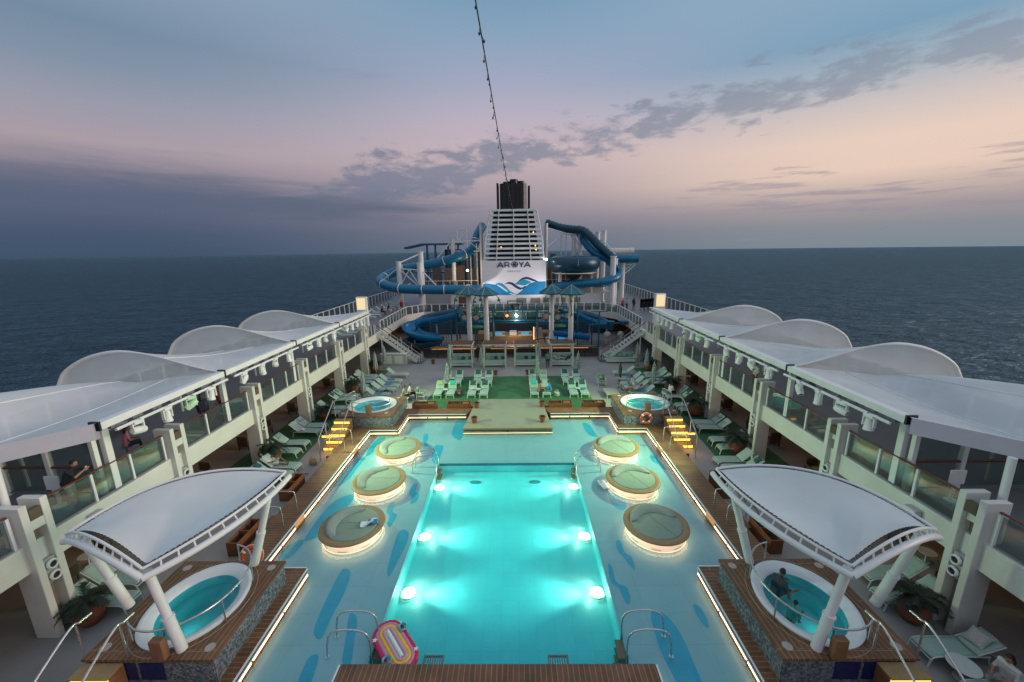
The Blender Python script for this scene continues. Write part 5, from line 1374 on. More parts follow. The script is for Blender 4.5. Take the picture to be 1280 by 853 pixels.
for k, (x, y, c, w) in enumerate(((-11.0, 20.6, 0, 'beside the left sunbather'), (11.2, 23.9, 1, 'by the right row of column loungers'), (-4.2, 31.6, 2, 'between the second and third turf loungers'), (3.9, 31.3, 3, 'right of the seated pair on the turf'), (-10.4, 32.0, 4, 'by the left lounger cluster'), (9.4, 33.2, 0, 'by the right lounger cluster'), (11.4, 9.2, 4, 'beside the near right corner loungers'), (-11.3, 24.0, 3, 'by the left row of column loungers'))):
    tote((x, y, 0), k*.9, c, w)
def flipflops(loc, rz, m, where):
    t = thing('flip_flops', 'pair of flip-flops left on the deck %s' % where, 'footwear', loc, rz)
    for s in (-1, 1):
        mb = MB(); pts = [(s*.07+.045*math.cos(a)*(1 if math.sin(a) > 0 else .8), .13*math.sin(a)) for a in [2*PI*i/16 for i in range(16)]]; mb.prism(pts, 0, .018); mb.build('sole', m, t)
        mb = MB(); mb.tube([(s*.07-.035, -.01, .018), (s*.07, .06, .05), (s*.07+.035, -.01, .018)], .008, 5); mb.build('strap', BLACK, t)
for k, (x, y, w) in enumerate(((-10.9, 19.6, 'in front of the left sunbather'), (2.1, 30.2, 'in front of the seated pair'), (10.9, 25.6, 'before the right column loungers'), (-7.3, 29.6, 'before the seated couple on the left'))):
    flipflops((x, y, .008), k*1.1, TBLUE if k % 2 else mat('coral_rubber', (.5, .12, .08), .6), w)
WTOW = mat('white_towel', (.62, .63, .62), .9, var=.1, scale=12, bump=.3)
for k, (x, y, z, sg, w) in enumerate(((-13.6, 24.4, .385, -1, 'fifth left column lounger'), (13.7, 22.7, .385, 1, 'fourth right column lounger'), (13.5, 28.2, .385, 1, 'eighth right column lounger'), (-13.5, 28.3, .385, -1, 'eighth left column lounger'), (-3.12, 32.1, .385, 0, 'third front row turf lounger'), (6.1, 31.9, .385, 0, 'last front row turf lounger'))):
    cloth('towel', 'crumpled %s towel on the %s' % (('white', 'blue')[k % 2], w), 'towel', (x, y, z), .6, .45, WTOW if k % 2 == 0 else TBLUE, k*.8, .07)

# dark wicker chairs with a low table in the shade under the balconies
WICK = mat('dark_wicker', (.075, .05, .035), .7, var=.3, scale=30)
def wicker_chair(loc, rz, label):
    t = thing('wicker_chair', label, 'chair', loc, rz, 'wicker chairs under the balconies')
    mb = MB(); mb.box(-.33, .33, -.33, .33, .22, .4); mb.build('seat', WICK, t, bevel=.04)
    mb = MB(); mb.box(-.33, .33, .25, .35, .4, .92); mb.build('backrest', WICK, t, bevel=.04)
    for s in (-1, 1): mb = MB(); mb.box(s*.33-.05, s*.33+.05, -.33, .3, .4, .62); mb.build('armrest', WICK, t, bevel=.03)
    for x in (-.28, .28):
        for y in (-.28, .28): mb = MB(); mb.cbox((x, y, .11), (.05, .05, .22)); mb.build('leg', WICK, t)
    mb = MB(); mb.box(-.27, .27, -.3, .24, .4, .48); mb.build('seat_cushion', SLING, t, bevel=.03)
for sg in (-1, 1):
    for k, y in enumerate((13.2, 18.1, 23.6, 29.1, 34.8)):
        for j, dy in enumerate((-.95, .95)):
            wicker_chair((sg*16.1, y+dy, 0), 0 if j else PI, 'dark wicker chair under the %s balcony, %s chair of the %s pair from the camera' % (SIDE[sg], ('nearer', 'farther')[j], ORD[k]))
        small_table((sg*16.1, y, 0), 'small white table between the %s pair of wicker chairs under the %s balcony' % (ORD[k], SIDE[sg]), 'small tables under the balconies', .28)
# ------------------------------------------------------------------ funnel house with louvres, banner and exhaust funnel
t = thing('funnel_tower', 'white stepped funnel tower with horizontal louvres, lettered wave banner and black exhaust pipes', 'tower', (.38, 60, UZ))
mb = MB(); mb.box(-9.6, 13.0, .35, 9, 0, 1.95); mb.build('base_house', WHITE, t, bevel=.03)
mb = MB(); mb.box(-9.65, 14.6, .3, 9.1, 1.953, 2.05); mb.build('house_coping', CREAM, t)
for k, x in enumerate((.3, 2.4, 4.3, 6.2, 8.4)):
    mb = MB(); mb.box(x, x+1.5, .33, .348, .45, 1.35); w = mb.build('window', mat('grey_louvre_vent', (.2, .2, .2), .5), t, smooth=False)
    mb = MB()
    for j in range(7): mb.box(x, x+1.5, .318, .329, .5+j*.12, .54+j*.12)
    mb.build('louvre', mat('vent_slat', (.3, .3, .3), .5), w, smooth=False)
mb = MB(); mb.box(-8.4, -6.5, .33, .348, .2, 1.7); mb.build('door', mat('brown_door', (.16, .075, .035), .5), t, smooth=False)
# banner block
mb = MB(); mb.box(-4.72, 4.72, 0, 3.2, 1.82, 6.88); bn = mb.build('banner_block', mat('banner_white', (.78, .755, .77), .5, var=.04), t, bevel=.02)
def bp_(p): return ((p[0]-100)/1010*9.36-4.68, 1.84+(742-p[1])/527*5.03)
def mural(name, pts, m, lay, smooth=True):
    pts = [bp_(p) for p in pts]
    if smooth:
        q = [Vector((*p, 0)) for p in pts]; n_ = len(q); out = []
        for i in range(n_):
            a_, b_, c_, d_ = q[i-1], q[i], q[(i+1) % n_], q[(i+2) % n_]
            for s_ in range(4):
                u = s_/4; p = .5*((2*b_)+(c_-a_)*u+(2*a_-5*b_+4*c_-d_)*u*u+(3*b_-a_-3*c_+d_)*u**3); out.append((min(4.68, max(-4.68, p.x)), max(1.84, p.y)))
        pts = out
    a = sum(pts[i][0]*pts[(i+1) % len(pts)][1]-pts[(i+1) % len(pts)][0]*pts[i][1] for i in range(len(pts)))
    if a < 0: pts = pts[::-1]
    mb = MB(); mb.add([(p[0], -.006*lay, p[1]) for p in pts], [tuple(range(len(pts)))])
    return mb.build(name, m, bn, smooth=False)
WB = mat('wave_blue', (.005, .2, .42), .5, var=.25, scale=.5); WT = mat('wave_teal', (.01, .3, .46), .5, var=.1); WN = mat('wave_navy', (.005, .03, .12), .5, var=.1); WW = mat('wave_white', (.7, .75, .78), .5, var=.03)
mural('wave_field', [(100, 570), (150, 553), (220, 565), (310, 580), (400, 640), (520, 705), (600, 722), (700, 690), (780, 620), (860, 560), (960, 535), (1110, 535), (1110, 742), (100, 742)], WB, 1, False)
mural('wave_crest', [(300, 578), (350, 552), (410, 560), (470, 608), (540, 680), (600, 712), (540, 730), (450, 690), (380, 630)], WT, 2)
mural('wave_crest', [(620, 570), (700, 512), (745, 500), (810, 515), (870, 545), (800, 585), (740, 600), (680, 578)], WT, 2)
mural('wave_crest', [(450, 572), (510, 540), (580, 550), (650, 598), (720, 628), (790, 602), (765, 640), (700, 660), (620, 625), (560, 582), (500, 565)], WN, 3)
mural('wave_crest', [(670, 532), (730, 482), (800, 465), (880, 485), (985, 537), (900, 528), (820, 500), (740, 503)], WN, 3)
mural('wave_line', [(320, 578), (390, 600), (492, 675), (482, 688), (385, 622)], WW, 4)
mural('wave_line', [(540, 710), (600, 727), (660, 700), (728, 650), (738, 660), (665, 717), (600, 741), (545, 728)], WW, 4)
mural('wave_line', [(465, 590), (530, 602), (605, 652), (560, 656), (500, 622)], WW, 4)
mural('wave_line', [(650, 575), (720, 590), (765, 598), (720, 608), (670, 596)], WW, 4)
# lettering: strokes on the banner
NAVY = mat('letter_navy', (.012, .03, .09), .5, var=.05)
def stroke(mb, a, b_, w=15):
    a = bp_(a); b_ = bp_(b_); dx, dz = b_[0]-a[0], b_[1]-a[1]; L_ = math.hypot(dx, dz); ww = w/1010*9.36/2
    nx, nz = -dz/L_*ww, dx/L_*ww
    vs = []
    for y in (-.06, -.004): vs += [(a[0]+nx, y, a[1]+nz), (b_[0]+nx, y, b_[1]+nz), (b_[0]-nx, y, b_[1]-nz), (a[0]-nx, y, a[1]-nz)]
    mb.add(vs, [(3, 2, 1, 0), (4, 5, 6, 7), (0, 1, 5, 4), (1, 2, 6, 5), (2, 3, 7, 6), (3, 0, 4, 7)])
def letter(strokes):
    mb = MB()
    for s_ in strokes: stroke(mb, *s_)
    mb.build('letter', NAVY, bn, smooth=False)
letter([((340, 316), (392, 240), 15), ((392, 240), (436, 316), 17), ((366, 292), (416, 292), 12)])
letter([((462, 316), (462, 238), 15), ((462, 243), (512, 243), 12), ((512, 243), (528, 255), 12), ((528, 255), (526, 272), 13), ((526, 272), (508, 284), 12), ((508, 284), (470, 284), 12), ((500, 284), (534, 316), 16)])
letter([((688, 238), (722, 282), 15), ((722, 282), (756, 238), 15), ((722, 280), (722, 316), 15)])
letter([((766, 316), (816, 240), 15), ((816, 240), (864, 316), 17), ((790, 292), (842, 292), 12)])
ring = []
for i in range(28):
    a = 2*PI*i/28; a2 = 2*PI*(i+1)/28
    ring.append(((615+50*math.cos(a), 273+40*math.sin(a)), (615+50*math.cos(a2), 273+40*math.sin(a2)), 10))
for i in range(6):
    a = 2*PI*i/6; ring.append(((615, 273), (615+40*math.cos(a), 273+31*math.sin(a)), 6))
for i in range(12):
    a = 2*PI*i/12; a2 = 2*PI*(i+1)/12
    ring.append(((615+24*math.cos(a), 273+19*math.sin(a)), (615+24*math.cos(a2), 273+19*math.sin(a2)), 7))
letter(ring)
me = text_mesh('CRUISES', .3, 1.9); me.materials.append(mat('letter_grey', (.3, .3, .33), .5)); ob = bpy.data.objects.new('lettering', me); COL.objects.link(ob); ob.parent = bn
_p = bp_((600, 386)); ob.location = (_p[0], -.02, _p[1]); ob.rotation_euler = (R(90), 0, 0)
# louvres
for k in range(11):
    z = 7.12+k*.672; f_ = k/10; hw = 4.42-1.12*f_**1.25
    mb = MB(); mb.box(-hw, hw, .5, 1.1, z, z+.3); mb.build('louvre', mat('louvre_white', (.74, .8, .8), .4, var=.05), t, bevel=.02)
mb = MB()
for x in (-2.6, 0, 2.5):
    mb.add([], []); mb.tube([(x, .42, 6.9), (x*.8, .42, 14.0)], .07, 6)
for s in (-1, 1): mb.tube([(s*4.42, .6, 6.9), (s*4.2, .6, 9.5), (s*3.75, .6, 12), (s*3.3, .6, 14.0)], .12, 8)
mb.build('louvre_mullion', WHITE, t)
mb = MB(); vs = [(-3.9, 1.6, 6.9), (3.9, 1.6, 6.9), (3.9, 6, 6.9), (-3.9, 6, 6.9), (-2.9, 1.6, 13.9), (2.9, 1.6, 13.9), (2.9, 6, 13.9), (-2.9, 6, 13.9)]
mb.add(vs, [(0, 1, 5, 4), (1, 2, 6, 5), (2, 3, 7, 6), (3, 0, 4, 7), (4, 5, 6, 7)]); mb.build('dark_core', BLACK, t, smooth=False)
for x, z in ((-1.9, 9.4), (2.9, 11.5), (3.2, 9.6), (3.3, 9.0)):
    mb = MB(); mb.ell((x, 1.4, z-.6), (.07, .06, .11), 8, 6); mb.build('lamp', LAMPA, t)
mb = MB(); mb.ell((4.75, .2, 7.0), (.16, .12, .14), 10, 6); mb.build('floodlight', LAMPW, t)
mb = MB()
mb.prism([(-1.95, 1.7), (-1.5, 1.3), (1.5, 1.3), (1.95, 1.7), (1.95, 4.6), (1.5, 5.0), (-1.5, 5.0), (-1.95, 4.6)], 13.9, 17.75); mb.build('funnel_casing', BLACK, t)
for x, y, r_, z in ((-1.0, 2.6, .5, 18.1), (.1, 2.4, .6, 18.4), (1.15, 2.7, .5, 18.2), (-.4, 3.6, .5, 18.3), (.8, 3.7, .55, 18.0)):
    mb = MB(); mb.lathe([(r_, 14), (r_, z), (r_*.85, z), (r_*.85, z-.8)], 16, c=(x, y, 0)); mb.build('exhaust_pipe', BLACK, t)
for s in (-1, 1): mb = MB(); mb.box(s*2.3-.14, s*2.3+.14, 2.0, 4.2, 13.9, 17.9 if s < 0 else 17.5); mb.build('side_fin', BLACK, t)
mb = MB()
for k in range(5): mb.box(-1.45+k*.65, -1.25+k*.65, 1.16, 1.297, 14.0, 17.4)
mb.build('casing_rib', mat('soot_brown', (.03, .02, .016), .6), t)
# side decks behind: steel platforms, posts and lattice
def lattice(name, label, pts, r=.09):
    t = thing(name, label, 'steelwork', (pts[0][0][0], pts[0][0][1], UZ))
    o = Vector((pts[0][0][0], pts[0][0][1], UZ)); mb = MB()
    for a, c in pts: mb.tube([Vector(a)-o, Vector(c)-o], r, 8)
    mb.build('struts', WHITE, t); return t
for sg in (-1, 1):
    t = thing('side_platform', 'upper slide platform with white parapet on the %s of the funnel tower' % SIDE[sg], 'platform', (sg*5.2, 63, UZ))
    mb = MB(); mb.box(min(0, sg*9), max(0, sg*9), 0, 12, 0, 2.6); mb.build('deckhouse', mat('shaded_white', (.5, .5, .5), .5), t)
    mb = MB(); mb.box(min(0, sg*9.2), max(0, sg*9.2), -.1, 12, 2.6, 2.75); mb.build('deck_plate', GREYM, t)
    mb = MB()
    for k in range(9): mb.box(min(sg*(k*1.1), sg*(k*1.1+.07)), max(sg*(k*1.1), sg*(k*1.1+.07)), -.08, -.02, 2.75, 3.85)
    mb.box(min(0, sg*9), max(0, sg*9), -.09, -.03, 3.8, 3.88); mb.build('parapet_post', WHITE, t)
    mb = MB(); mb.box(min(0, sg*9), max(0, sg*9), -.06, -.045, 2.8, 3.75); mb.build('parapet_glass', GLASS, t, smooth=False)
    mb = MB()
    for k in range(4): mb.box(min(sg*(.6+k*2.0), sg*(1.9+k*2.0)), max(sg*(.6+k*2.0), sg*(1.9+k*2.0)), 4.0, 5.0, 2.75, 5.6+.4*(k % 2))
    mb.build('tall_locker', mat('brown_cladding', (.22, .15, .1), .6, var=.3), t)
    mb = MB()
    for k in range(5): mb.box(min(sg*(.2+k*1.3), sg*(.9+k*1.3)), max(sg*(.2+k*1.3), sg*(.9+k*1.3)), 6.5, 9, 2.75, 8.6-.9*k)
    mb.build('slide_tower', mat('tower_grey', (.1, .1, .1), .6, var=.3), t)
    mb = MB(); mb.ell((sg*1.6, -.3, 5.4), (.16, .12, .16), 10, 6); mb.build('floodlight', LAMPW, t)
    lamp('glow', 'POINT', (sg*1.6, -.8, 5.3), 160, (1, .72, .42), '', size=.2, parent=t)
# slender flue and big posts of the slides
def post(x, y, z0, z1, r, label):
    t = thing('slide_post', label, 'post', (x, y, z0))
    mb = MB(); mb.lathe([(0, 0), (r, 0), (r, z1-z0), (0, z1-z0)], 14); mb.build('shaft', WHITE, t)
    mb = MB(); mb.lathe([(r*1.5, 0), (r*1.5, .08), (r, .1)], 14); mb.build('flange', WHITE, t)
    mb = MB(); mb.lathe([(0, z1-z0+.05), (r*1.15, z1-z0+.05), (r*1.15, z1-z0-.1)], 14); mb.build('cap', WHITE, t)
for x, y, z1, r, l in ((-16.6, 60, 10.2, .38, 'outermost white post in the loop of the left slide'), (-13.3, 59.2, 10.0, .42, 'thick white post at the front of the left slide loop'), (-13.6, 61.5, 11.6, .38, 'white post behind the thick one in the left slide loop'), (-9.1, 64, 13.6, .34, 'tall white post under the upper left slide'), (14.9, 60, 10.6, .42, 'thick white post at the front of the right slides'), (15.6, 61.5, 10.2, .34, 'white post just behind the thick one of the right slides'), (17.1, 63, 10.2, .36, 'white post under the outer end of the right slide'), (13.5, 65, 14.2, .34, 'tall white post at the crest of the right slides'), (14.7, 66, 14.5, .36, 'tallest white post behind the right slides'), (5.4, 64.5, 15.6, .25, 'thin white mast right of the louvres'), (-4.7, 64.5, 15.8, .25, 'thin white mast left of the louvres'), (7.2, 60.5, 9.0, .25, 'thin white post left under the bowl slide'), (11.9, 61, 9.0, .25, 'thin white post right under the bowl slide'), (9.9, 66, 14.4, .3, 'white twin post behind the ribbed tube, left'), (10.9, 66, 14.4, .3, 'white twin post behind the ribbed tube, right')):
    post(x, y, UZ, z1, r, l)
lattice('slide_truss', 'white triangulated truss inside the left slide loop', [((-16.6, 60, 9.2), (-13.4, 59.4, 9.0)), ((-16.6, 60, 9.2), (-13.4, 59.4, 6.4)), ((-16.6, 60, 6.6), (-15.0, 59.7, 9.1)), ((-15, 59.7, 9.1), (-13.4, 59.4, 6.4)), ((-16.6, 60, 6.6), (-13.4, 59.4, 6.6)), ((-16.6, 60, 9.4), (-19.6, 61, 7.4)), ((-16.6, 60, 6.9), (-19.6, 61.5, 7.2)), ((-13.3, 59.3, 9.2), (-10.5, 58.4, 6.4)), ((-16.6, 60, 10.0), (-13.5, 61.5, 11.4)), ((-13.3, 59.3, 6.5), (-10.5, 58.4, 6.3))])
lattice('slide_truss', 'white braces under the upper part of the left slide', [((-9.1, 64, 13.4), (-12.3, 64, 9.8)), ((-9.1, 64, 13.0), (-5.0, 65, 13.2)), ((-9.1, 64, 11.6), (-5.0, 65, 11.6)), ((-6.5, 65, 6), (-6.5, 65, 13.2)), ((-5.5, 65, 6), (-5.5, 65, 12.8)), ((-6.5, 65, 12.9), (-5.0, 65, 11.7))])
lattice('slide_truss', 'white braces and ladders behind the right slides', [((5.4, 64.5, 15), (9.9, 66, 13.8)), ((5.4, 64.5, 12), (8.5, 66, 14.2)), ((7.9, 66, 6), (7.9, 66, 14.4)), ((8.7, 66, 6), (8.7, 66, 14.2)), ((9.9, 66, 14), (12, 66, 9.2)), ((9.4, 66, 14), (11.5, 66, 9.2)), ((6.4, 65, 6), (6.4, 65, 9.4)), ((14.7, 66, 13), (16.8, 64, 10)), ((13.5, 65, 13.0), (14.7, 66, 12.0)), ((17.1, 63, 9.2), (18.9, 62.5, 9.4)), ((17.1, 63, 7.6), (18.9, 62.5, 9.3)), ((17.1, 63, 8.2), (18.3, 62.5, 9.3))], .08)
lattice('antenna_frame', 'thin grey frame tower behind the left slide', [((-9.2, 70, 9), (-9.2, 70, 15.2)), ((-7.6, 70, 9), (-7.6, 70, 15.2)), ((-9.2, 70, 15.2), (-7.6, 70, 15.2)), ((-9.2, 70, 13.2), (-7.6, 70, 13.2)), ((-9.2, 70, 11.2), (-7.6, 70, 11.2)), ((-9.2, 70, 13.2), (-7.6, 70, 15.2)), ((-7.6, 70, 13.2), (-6.2, 70, 13.2)), ((-6.2, 70, 9), (-6.2, 70, 13.3)), ((-5.6, 70, 9), (-5.6, 70, 15.2)), ((-5.6, 70, 15.2), (-4.6, 70, 15.4))], .06)
# tube slides
def tube_slide(name, label, path, r, m, joint=1.6, jm=None, n=18):
    P_ = bez(path, 10); o = P_[0].copy(); o.z = UZ
    t = thing(name, label, 'water slide', tuple(o)); P_ = [p-o for p in P_]
    mb = MB(); mb.tube(P_, r, n); mb.build('tube', m, t, angle=60)
    mb = MB(); d = 0
    for a, c in zip(P_, P_[1:]):
        d += (c-a).length
        if d > joint: d = 0; dd = (c-a).normalized()*.06; mb.tube([a-dd, a+dd], r*1.07, n)
    mb.build('joint_rings', jm or m, t, angle=60); return t
tube_slide('tube_slide', 'blue tube slide dropping left of the tower and looping low round the left side', [(-4.7, 68, 15.6), (-5.4, 66.6, 14.2), (-6.2, 65.4, 12.0), (-8.05, 64, 10.9), (-11.2, 64, 10.0), (-14.4, 64, 9.4), (-17.6, 64, 8.85), (-19.5, 63, 8.0), (-19.8, 61, 7.4), (-18.2, 59.3, 6.75), (-15.6, 58.4, 6.4), (-11.4, 58, 6.28), (-5.7, 58, 6.2), (-4.9, 58.6, 6.1)], .68, SLIDE, 3.2, WHITE)
tube_slide('tube_slide', 'ribbed dark blue tube slide curling down over the right side', [(5.7, 68, 15.9), (7.8, 67, 15.1), (9.6, 66, 14.75), (11.1, 65, 14.5), (12.2, 64, 13.5), (13.5, 63, 12.0), (14.8, 62, 10.7), (15.3, 61.6, 10.2)], .62, SLIDED, .55)
tube_slide('tube_slide', 'bright blue tube slide inside the ribbed one on the right', [(10.9, 67, 14.2), (11.3, 66, 13.4), (12.0, 65, 12.2), (13.1, 64, 11.0), (14.6, 63, 10.2), (15.4, 62, 9.3), (15.4, 61, 8.6)], .6, SLIDEB, 1.5)
tube_slide('tube_slide', 'short teal tube slide jutting over the sea side on the right', [(14.6, 63.5, 9.9), (16.3, 62.6, 10.2), (17.6, 62.5, 10.2), (19.2, 62.6, 10.2)], .62, SLIDE, 1.6)
tube_slide('tube_slide', 'low open blue tube slide under the bowl on the right', [(6.2, 60.5, 6.2), (7.2, 60, 6.4), (9.4, 59.4, 6.7), (12.9, 59.4, 6.95), (15.1, 60, 7.4), (16.1, 61.5, 8.0), (15.8, 63, 8.6)], .6, SLIDE, 2.2)
tube_slide('white_tube', 'pale cream tube lying beyond the right slides', [(15, 70, 11.2), (18, 70, 11.2), (20.6, 70, 11.2)], .6, CREAM, 2.5)
t = thing('bowl_slide', 'big dark blue bowl slide on a central stem, right of the tower', 'water slide', (9.4, 61.5, UZ))
mb = MB(); mb.lathe([(0, 4.9), (1.5, 5.0), (2.9, 5.15), (3.5, 5.5), (3.85, 6.1), (3.75, 6.8), (3.4, 7.25), (2.9, 7.4), (2.6, 7.35), (2.5, 7.2), (3.2, 6.6), (2.8, 5.8), (0, 5.4)], 44); mb.build('bowl', SLIDED, t, angle=60)
mb = MB(); mb.lathe([(.7, 2.0), (.55, 4.0), (1.6, 4.95)], 20); mb.build('stem', mat('dark_stem', (.03, .035, .04), .5), t)
mb = MB(); mb.lathe([(3.0, 4.92), (3.3, 4.92), (3.3, 5.05), (3.0, 5.05)], 40); mb.build('ring_beam', CREAM, t)
mb = MB()
for k in range(4): a = R(-90+k*90); mb.tube([(3.87*math.cos(a), 3.87*math.sin(a), 6.0), (3.8*math.cos(a), 3.8*math.sin(a), 6.8), (3.4*math.cos(a), 3.4*math.sin(a), 7.3)], .05, 6)
mb.build('flange_rib', SLIDE, t)
# blue flat-roofed slide house on the far left
t = thing('slide_pavilion', 'dark blue steel shelter with flat roof beyond the left slide', 'shelter', (-12.0, 70, UZ))
mb = MB(); mb.box(-3.2, 3.6, -.5, 2.5, 9.35, 9.65); mb.add([(-3.2, -.5, 9.35), (-3.2, 2.5, 9.35), (-6.2, 2.5, 8.75), (-6.2, -.5, 8.75), (-3.2, -.5, 9.65), (-3.2, 2.5, 9.65), (-6.2, 2.5, 9.05), (-6.2, -.5, 9.05)], [(0, 3, 2, 1), (4, 5, 6, 7), (0, 4, 7, 3), (1, 2, 6, 5), (2, 3, 7, 6), (0, 1, 5, 4)]); mb.build('roof', TEALP, t)
for x in (-2.4, -1.0, 1.2, 2.9): mb = MB(); mb.tube([(x-.25, 0, 0), (x, 0, 9.35)], .16, 8); mb.tube([(x+.35, 0, 4), (x, 0, 9.2)], .1, 8); mb.build('column', TEALP, t)
mb = MB(); mb.box(-5.2, 3.4, -.3, 2.4, 4.7, 4.9); mb.build('platform', TEALP, t)
mb = MB(); mb.box(.4, 3.2, .8, 2.2, 4.9, 8.6); mb.build('enclosure', mat('dark_enclosure', (.03, .035, .04), .6), t)
# ------------------------------------------------------------------ children's water park in the deck opening
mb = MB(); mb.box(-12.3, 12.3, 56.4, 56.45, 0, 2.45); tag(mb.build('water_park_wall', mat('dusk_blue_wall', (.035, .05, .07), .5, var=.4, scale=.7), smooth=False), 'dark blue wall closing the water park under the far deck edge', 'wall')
t = thing('planter_kerb', 'long low wooden kerb with a glowing amber strip before the water park', 'kerb', (0, 45.2, 0))
mb = MB(); mb.box(-9.4, 9.4, 0, .6, 0, .75); mb.build('kerb', OAK, t, bevel=.02)
mb = MB(); mb.box(-9.4, 9.4, -.05, .0, .745, .79); mb.build('nosing', OAK, t)
for x0, x1 in ((-9.2, -3.4), (-2.4, .8), (3.2, 8.9)):
    mb = MB(); mb.box(x0, x1, -.04, -.004, .52, .66); mb.build('lit_strip', emat('amber_strip', (1, .45, .16), .5) if 'amber_strip' not in MATS else MATS['amber_strip'], t)
t = thing('splash_pool', 'raised wooden whirlpool with two glowing blue basins in the water park', 'pool', (.25, 50, 0))
mb = MB(); mb.box(-3.3, 3.3, 0, 3, 0, 1.0); mb.build('surround', OAK, t, bevel=.03)
for x in (-2.0, 1.5): 
    mb = MB(); mb.box(x-.5, x+.5, .7, 2.2, 1.004, 1.03); mb.build('lit_basin', GLOWP, t)
    mb = MB(); mb.box(x-.9, x+.9, .3, .46, 1.0, 1.12); mb.box(x-.9, x+.9, 2.44, 2.6, 1.0, 1.12); mb.build('white_edge', WHITE, t)
mb = MB(); mb.box(-.5, .4, .6, 2.2, 1.0, 1.35); mb.build('white_divider', WHITE, t)
for x in (-4.0, 4.0): mb = MB(); mb.box(x-.6, x+.6, .2, 2.6, 0, 1.3); mb.build('side_cabinet', mat('lit_oak', (.35, .2, .09), .5), t)
lamp('glow', 'POINT', (0, -.9, 2.2), 110, (1, .68, .4), '', size=.3, parent=t)
t = thing('round_splash_pool', 'white round splash pool glowing blue on the right of the water park', 'pool', (5.9, 49.5, 0))
mb = MB(); mb.lathe([(1.7, 0), (1.7, .9), (1.5, 1.0), (1.25, .95), (1.2, .85)], 36); mb.build('white_rim', TUBW, t)
mb = MB(); mb.lathe([(0, .86), (1.24, .86)], 30); mb.build('lit_basin', GLOWP, t)
t = thing('wooden_ramp', 'sloping wooden ramp with lit edge in the water park', 'ramp', (3.4, 46.2, 0))
mb = MB(); mb.add([(-.7, 0, .1), (.7, 0, .1), (.5, 5, 1.9), (-.5, 5, 1.9), (-.7, 0, 0), (.7, 0, 0), (.5, 5, 1.7), (-.5, 5, 1.7)], [(0, 1, 2, 3), (4, 7, 6, 5), (0, 4, 5, 1), (1, 5, 6, 2), (2, 6, 7, 3), (3, 7, 4, 0)]); mb.build('plank', mat('pale_plank', (.32, .2, .12), .5), t)
mb = MB(); mb.tube([(-.72, 0, .14), (-.52, 5, 1.94)], .05, 6); mb.build('lit_edge', emat('amber_edge', (1, .5, .18), 2.0), t)
# blue play structure
t = thing('play_structure', 'teal blue climbing structure with a bridge between two towers in the water park', 'play structure', (.4, 48.5, 0))
def ladder_panel(mb, x0, x1, y, z0, z1, n):
    mb.tube([(x0, y, z0), (x1, y, z0)], .09, 6); mb.tube([(x0, y, z1), (x1, y, z1)], .07, 6)
    for k in range(n+1): x = x0+(x1-x0)*k/n; mb.tube([(x, y, z0), (x, y, z1)], .045, 6)
mb = MB(); mb.box(-2.6, 2.8, -.1, 1.1, 3.0, 3.3); mb.build('bridge_deck', TEALP, t)
mb = MB(); ladder_panel(mb, -2.6, 2.8, -.1, 3.3, 4.55, 4); ladder_panel(mb, -2.6, 2.8, 1.1, 3.3, 4.55, 4); mb.build('bridge_railing', TEALP, t)
mb = MB(); mb.box(-2.5, 2.7, -.06, -.05, 3.35, 4.4); mb.build('bridge_net', glass_mat('net_panel', (.4, .6, .6), .03, .75), t, smooth=False)
for s, xs in ((-1, (-7.0, -2.6)), (1, (2.8, 7.6))):
    x0, x1 = xs
    mb = MB(); mb.box(x0, x1, -.6, 1.8, 2.85, 3.15); mb.build('tower_deck', TEALP, t)
    mb = MB(); ladder_panel(mb, x0, x1, -.6, 3.15, 4.4, 9); ladder_panel(mb, x0, x1, 1.8, 3.15, 4.4, 9)
    for x in (x0, (x0+x1)/2, x1):
        for y in (-.6, 1.8): mb.tube([(x, y, 0), (x, y, 4.9)], .1, 8)
    mb.build('tower_frame', TEALP, t)
    for k, (x, z) in enumerate(((x0+1.0, 3.4), (x0+2.4, 3.35), (x0+3.6, 3.5))):
        mb = MB(); mb.tube([(.45*math.cos(a*PI/10), 0, .45*math.sin(a*PI/10)) for a in range(20)], .07, 6, closed=True); q = mb.build('porthole_ring', TEALP, t); q.location = (x, -.75, z+.45)
        mb = MB(); mb.ell((0, .05, 0), (.34, .06, .34), 16, 6); mb.build('porthole_bubble', mat('pale_bubble', (.5, .46, .42), .3, var=.2), q)
    mb = MB(); mb.ell((0, 0, 0), (1.1, .5, .28), 16, 6); q = mb.build('leaf_float', mat('mossy_teal', (.06, .22, .14), .5, var=.5, scale=3), t); q.location = ((x0+x1)/2, -.8, 2.7)
for x, c_ in ((-.9, 'red'), (.25, 'white')):
    mb = MB(); mb.ell((x, -.25, 3.95), (.17, .12, .17), 10, 6); mb.build('lamp_'+c_, LAMPW if c_ == 'white' else emat('red_lamp', (1, .12, .03), 5), t)
lamp('glow', 'POINT', (.25, -.6, 3.95), 130, (1, .93, .82), '', size=.15, parent=t)
for x, z in ((-6.0, 4.7), (-3.1, 4.5), (5.0, 4.6), (3.6, 3.6)):
    mb = MB(); mb.ell((x, -.7, z), (.28, .22, .16), 10, 6); mb.build('orange_toy', mat('toy_orange', (.5, .12, .03), .5), t)
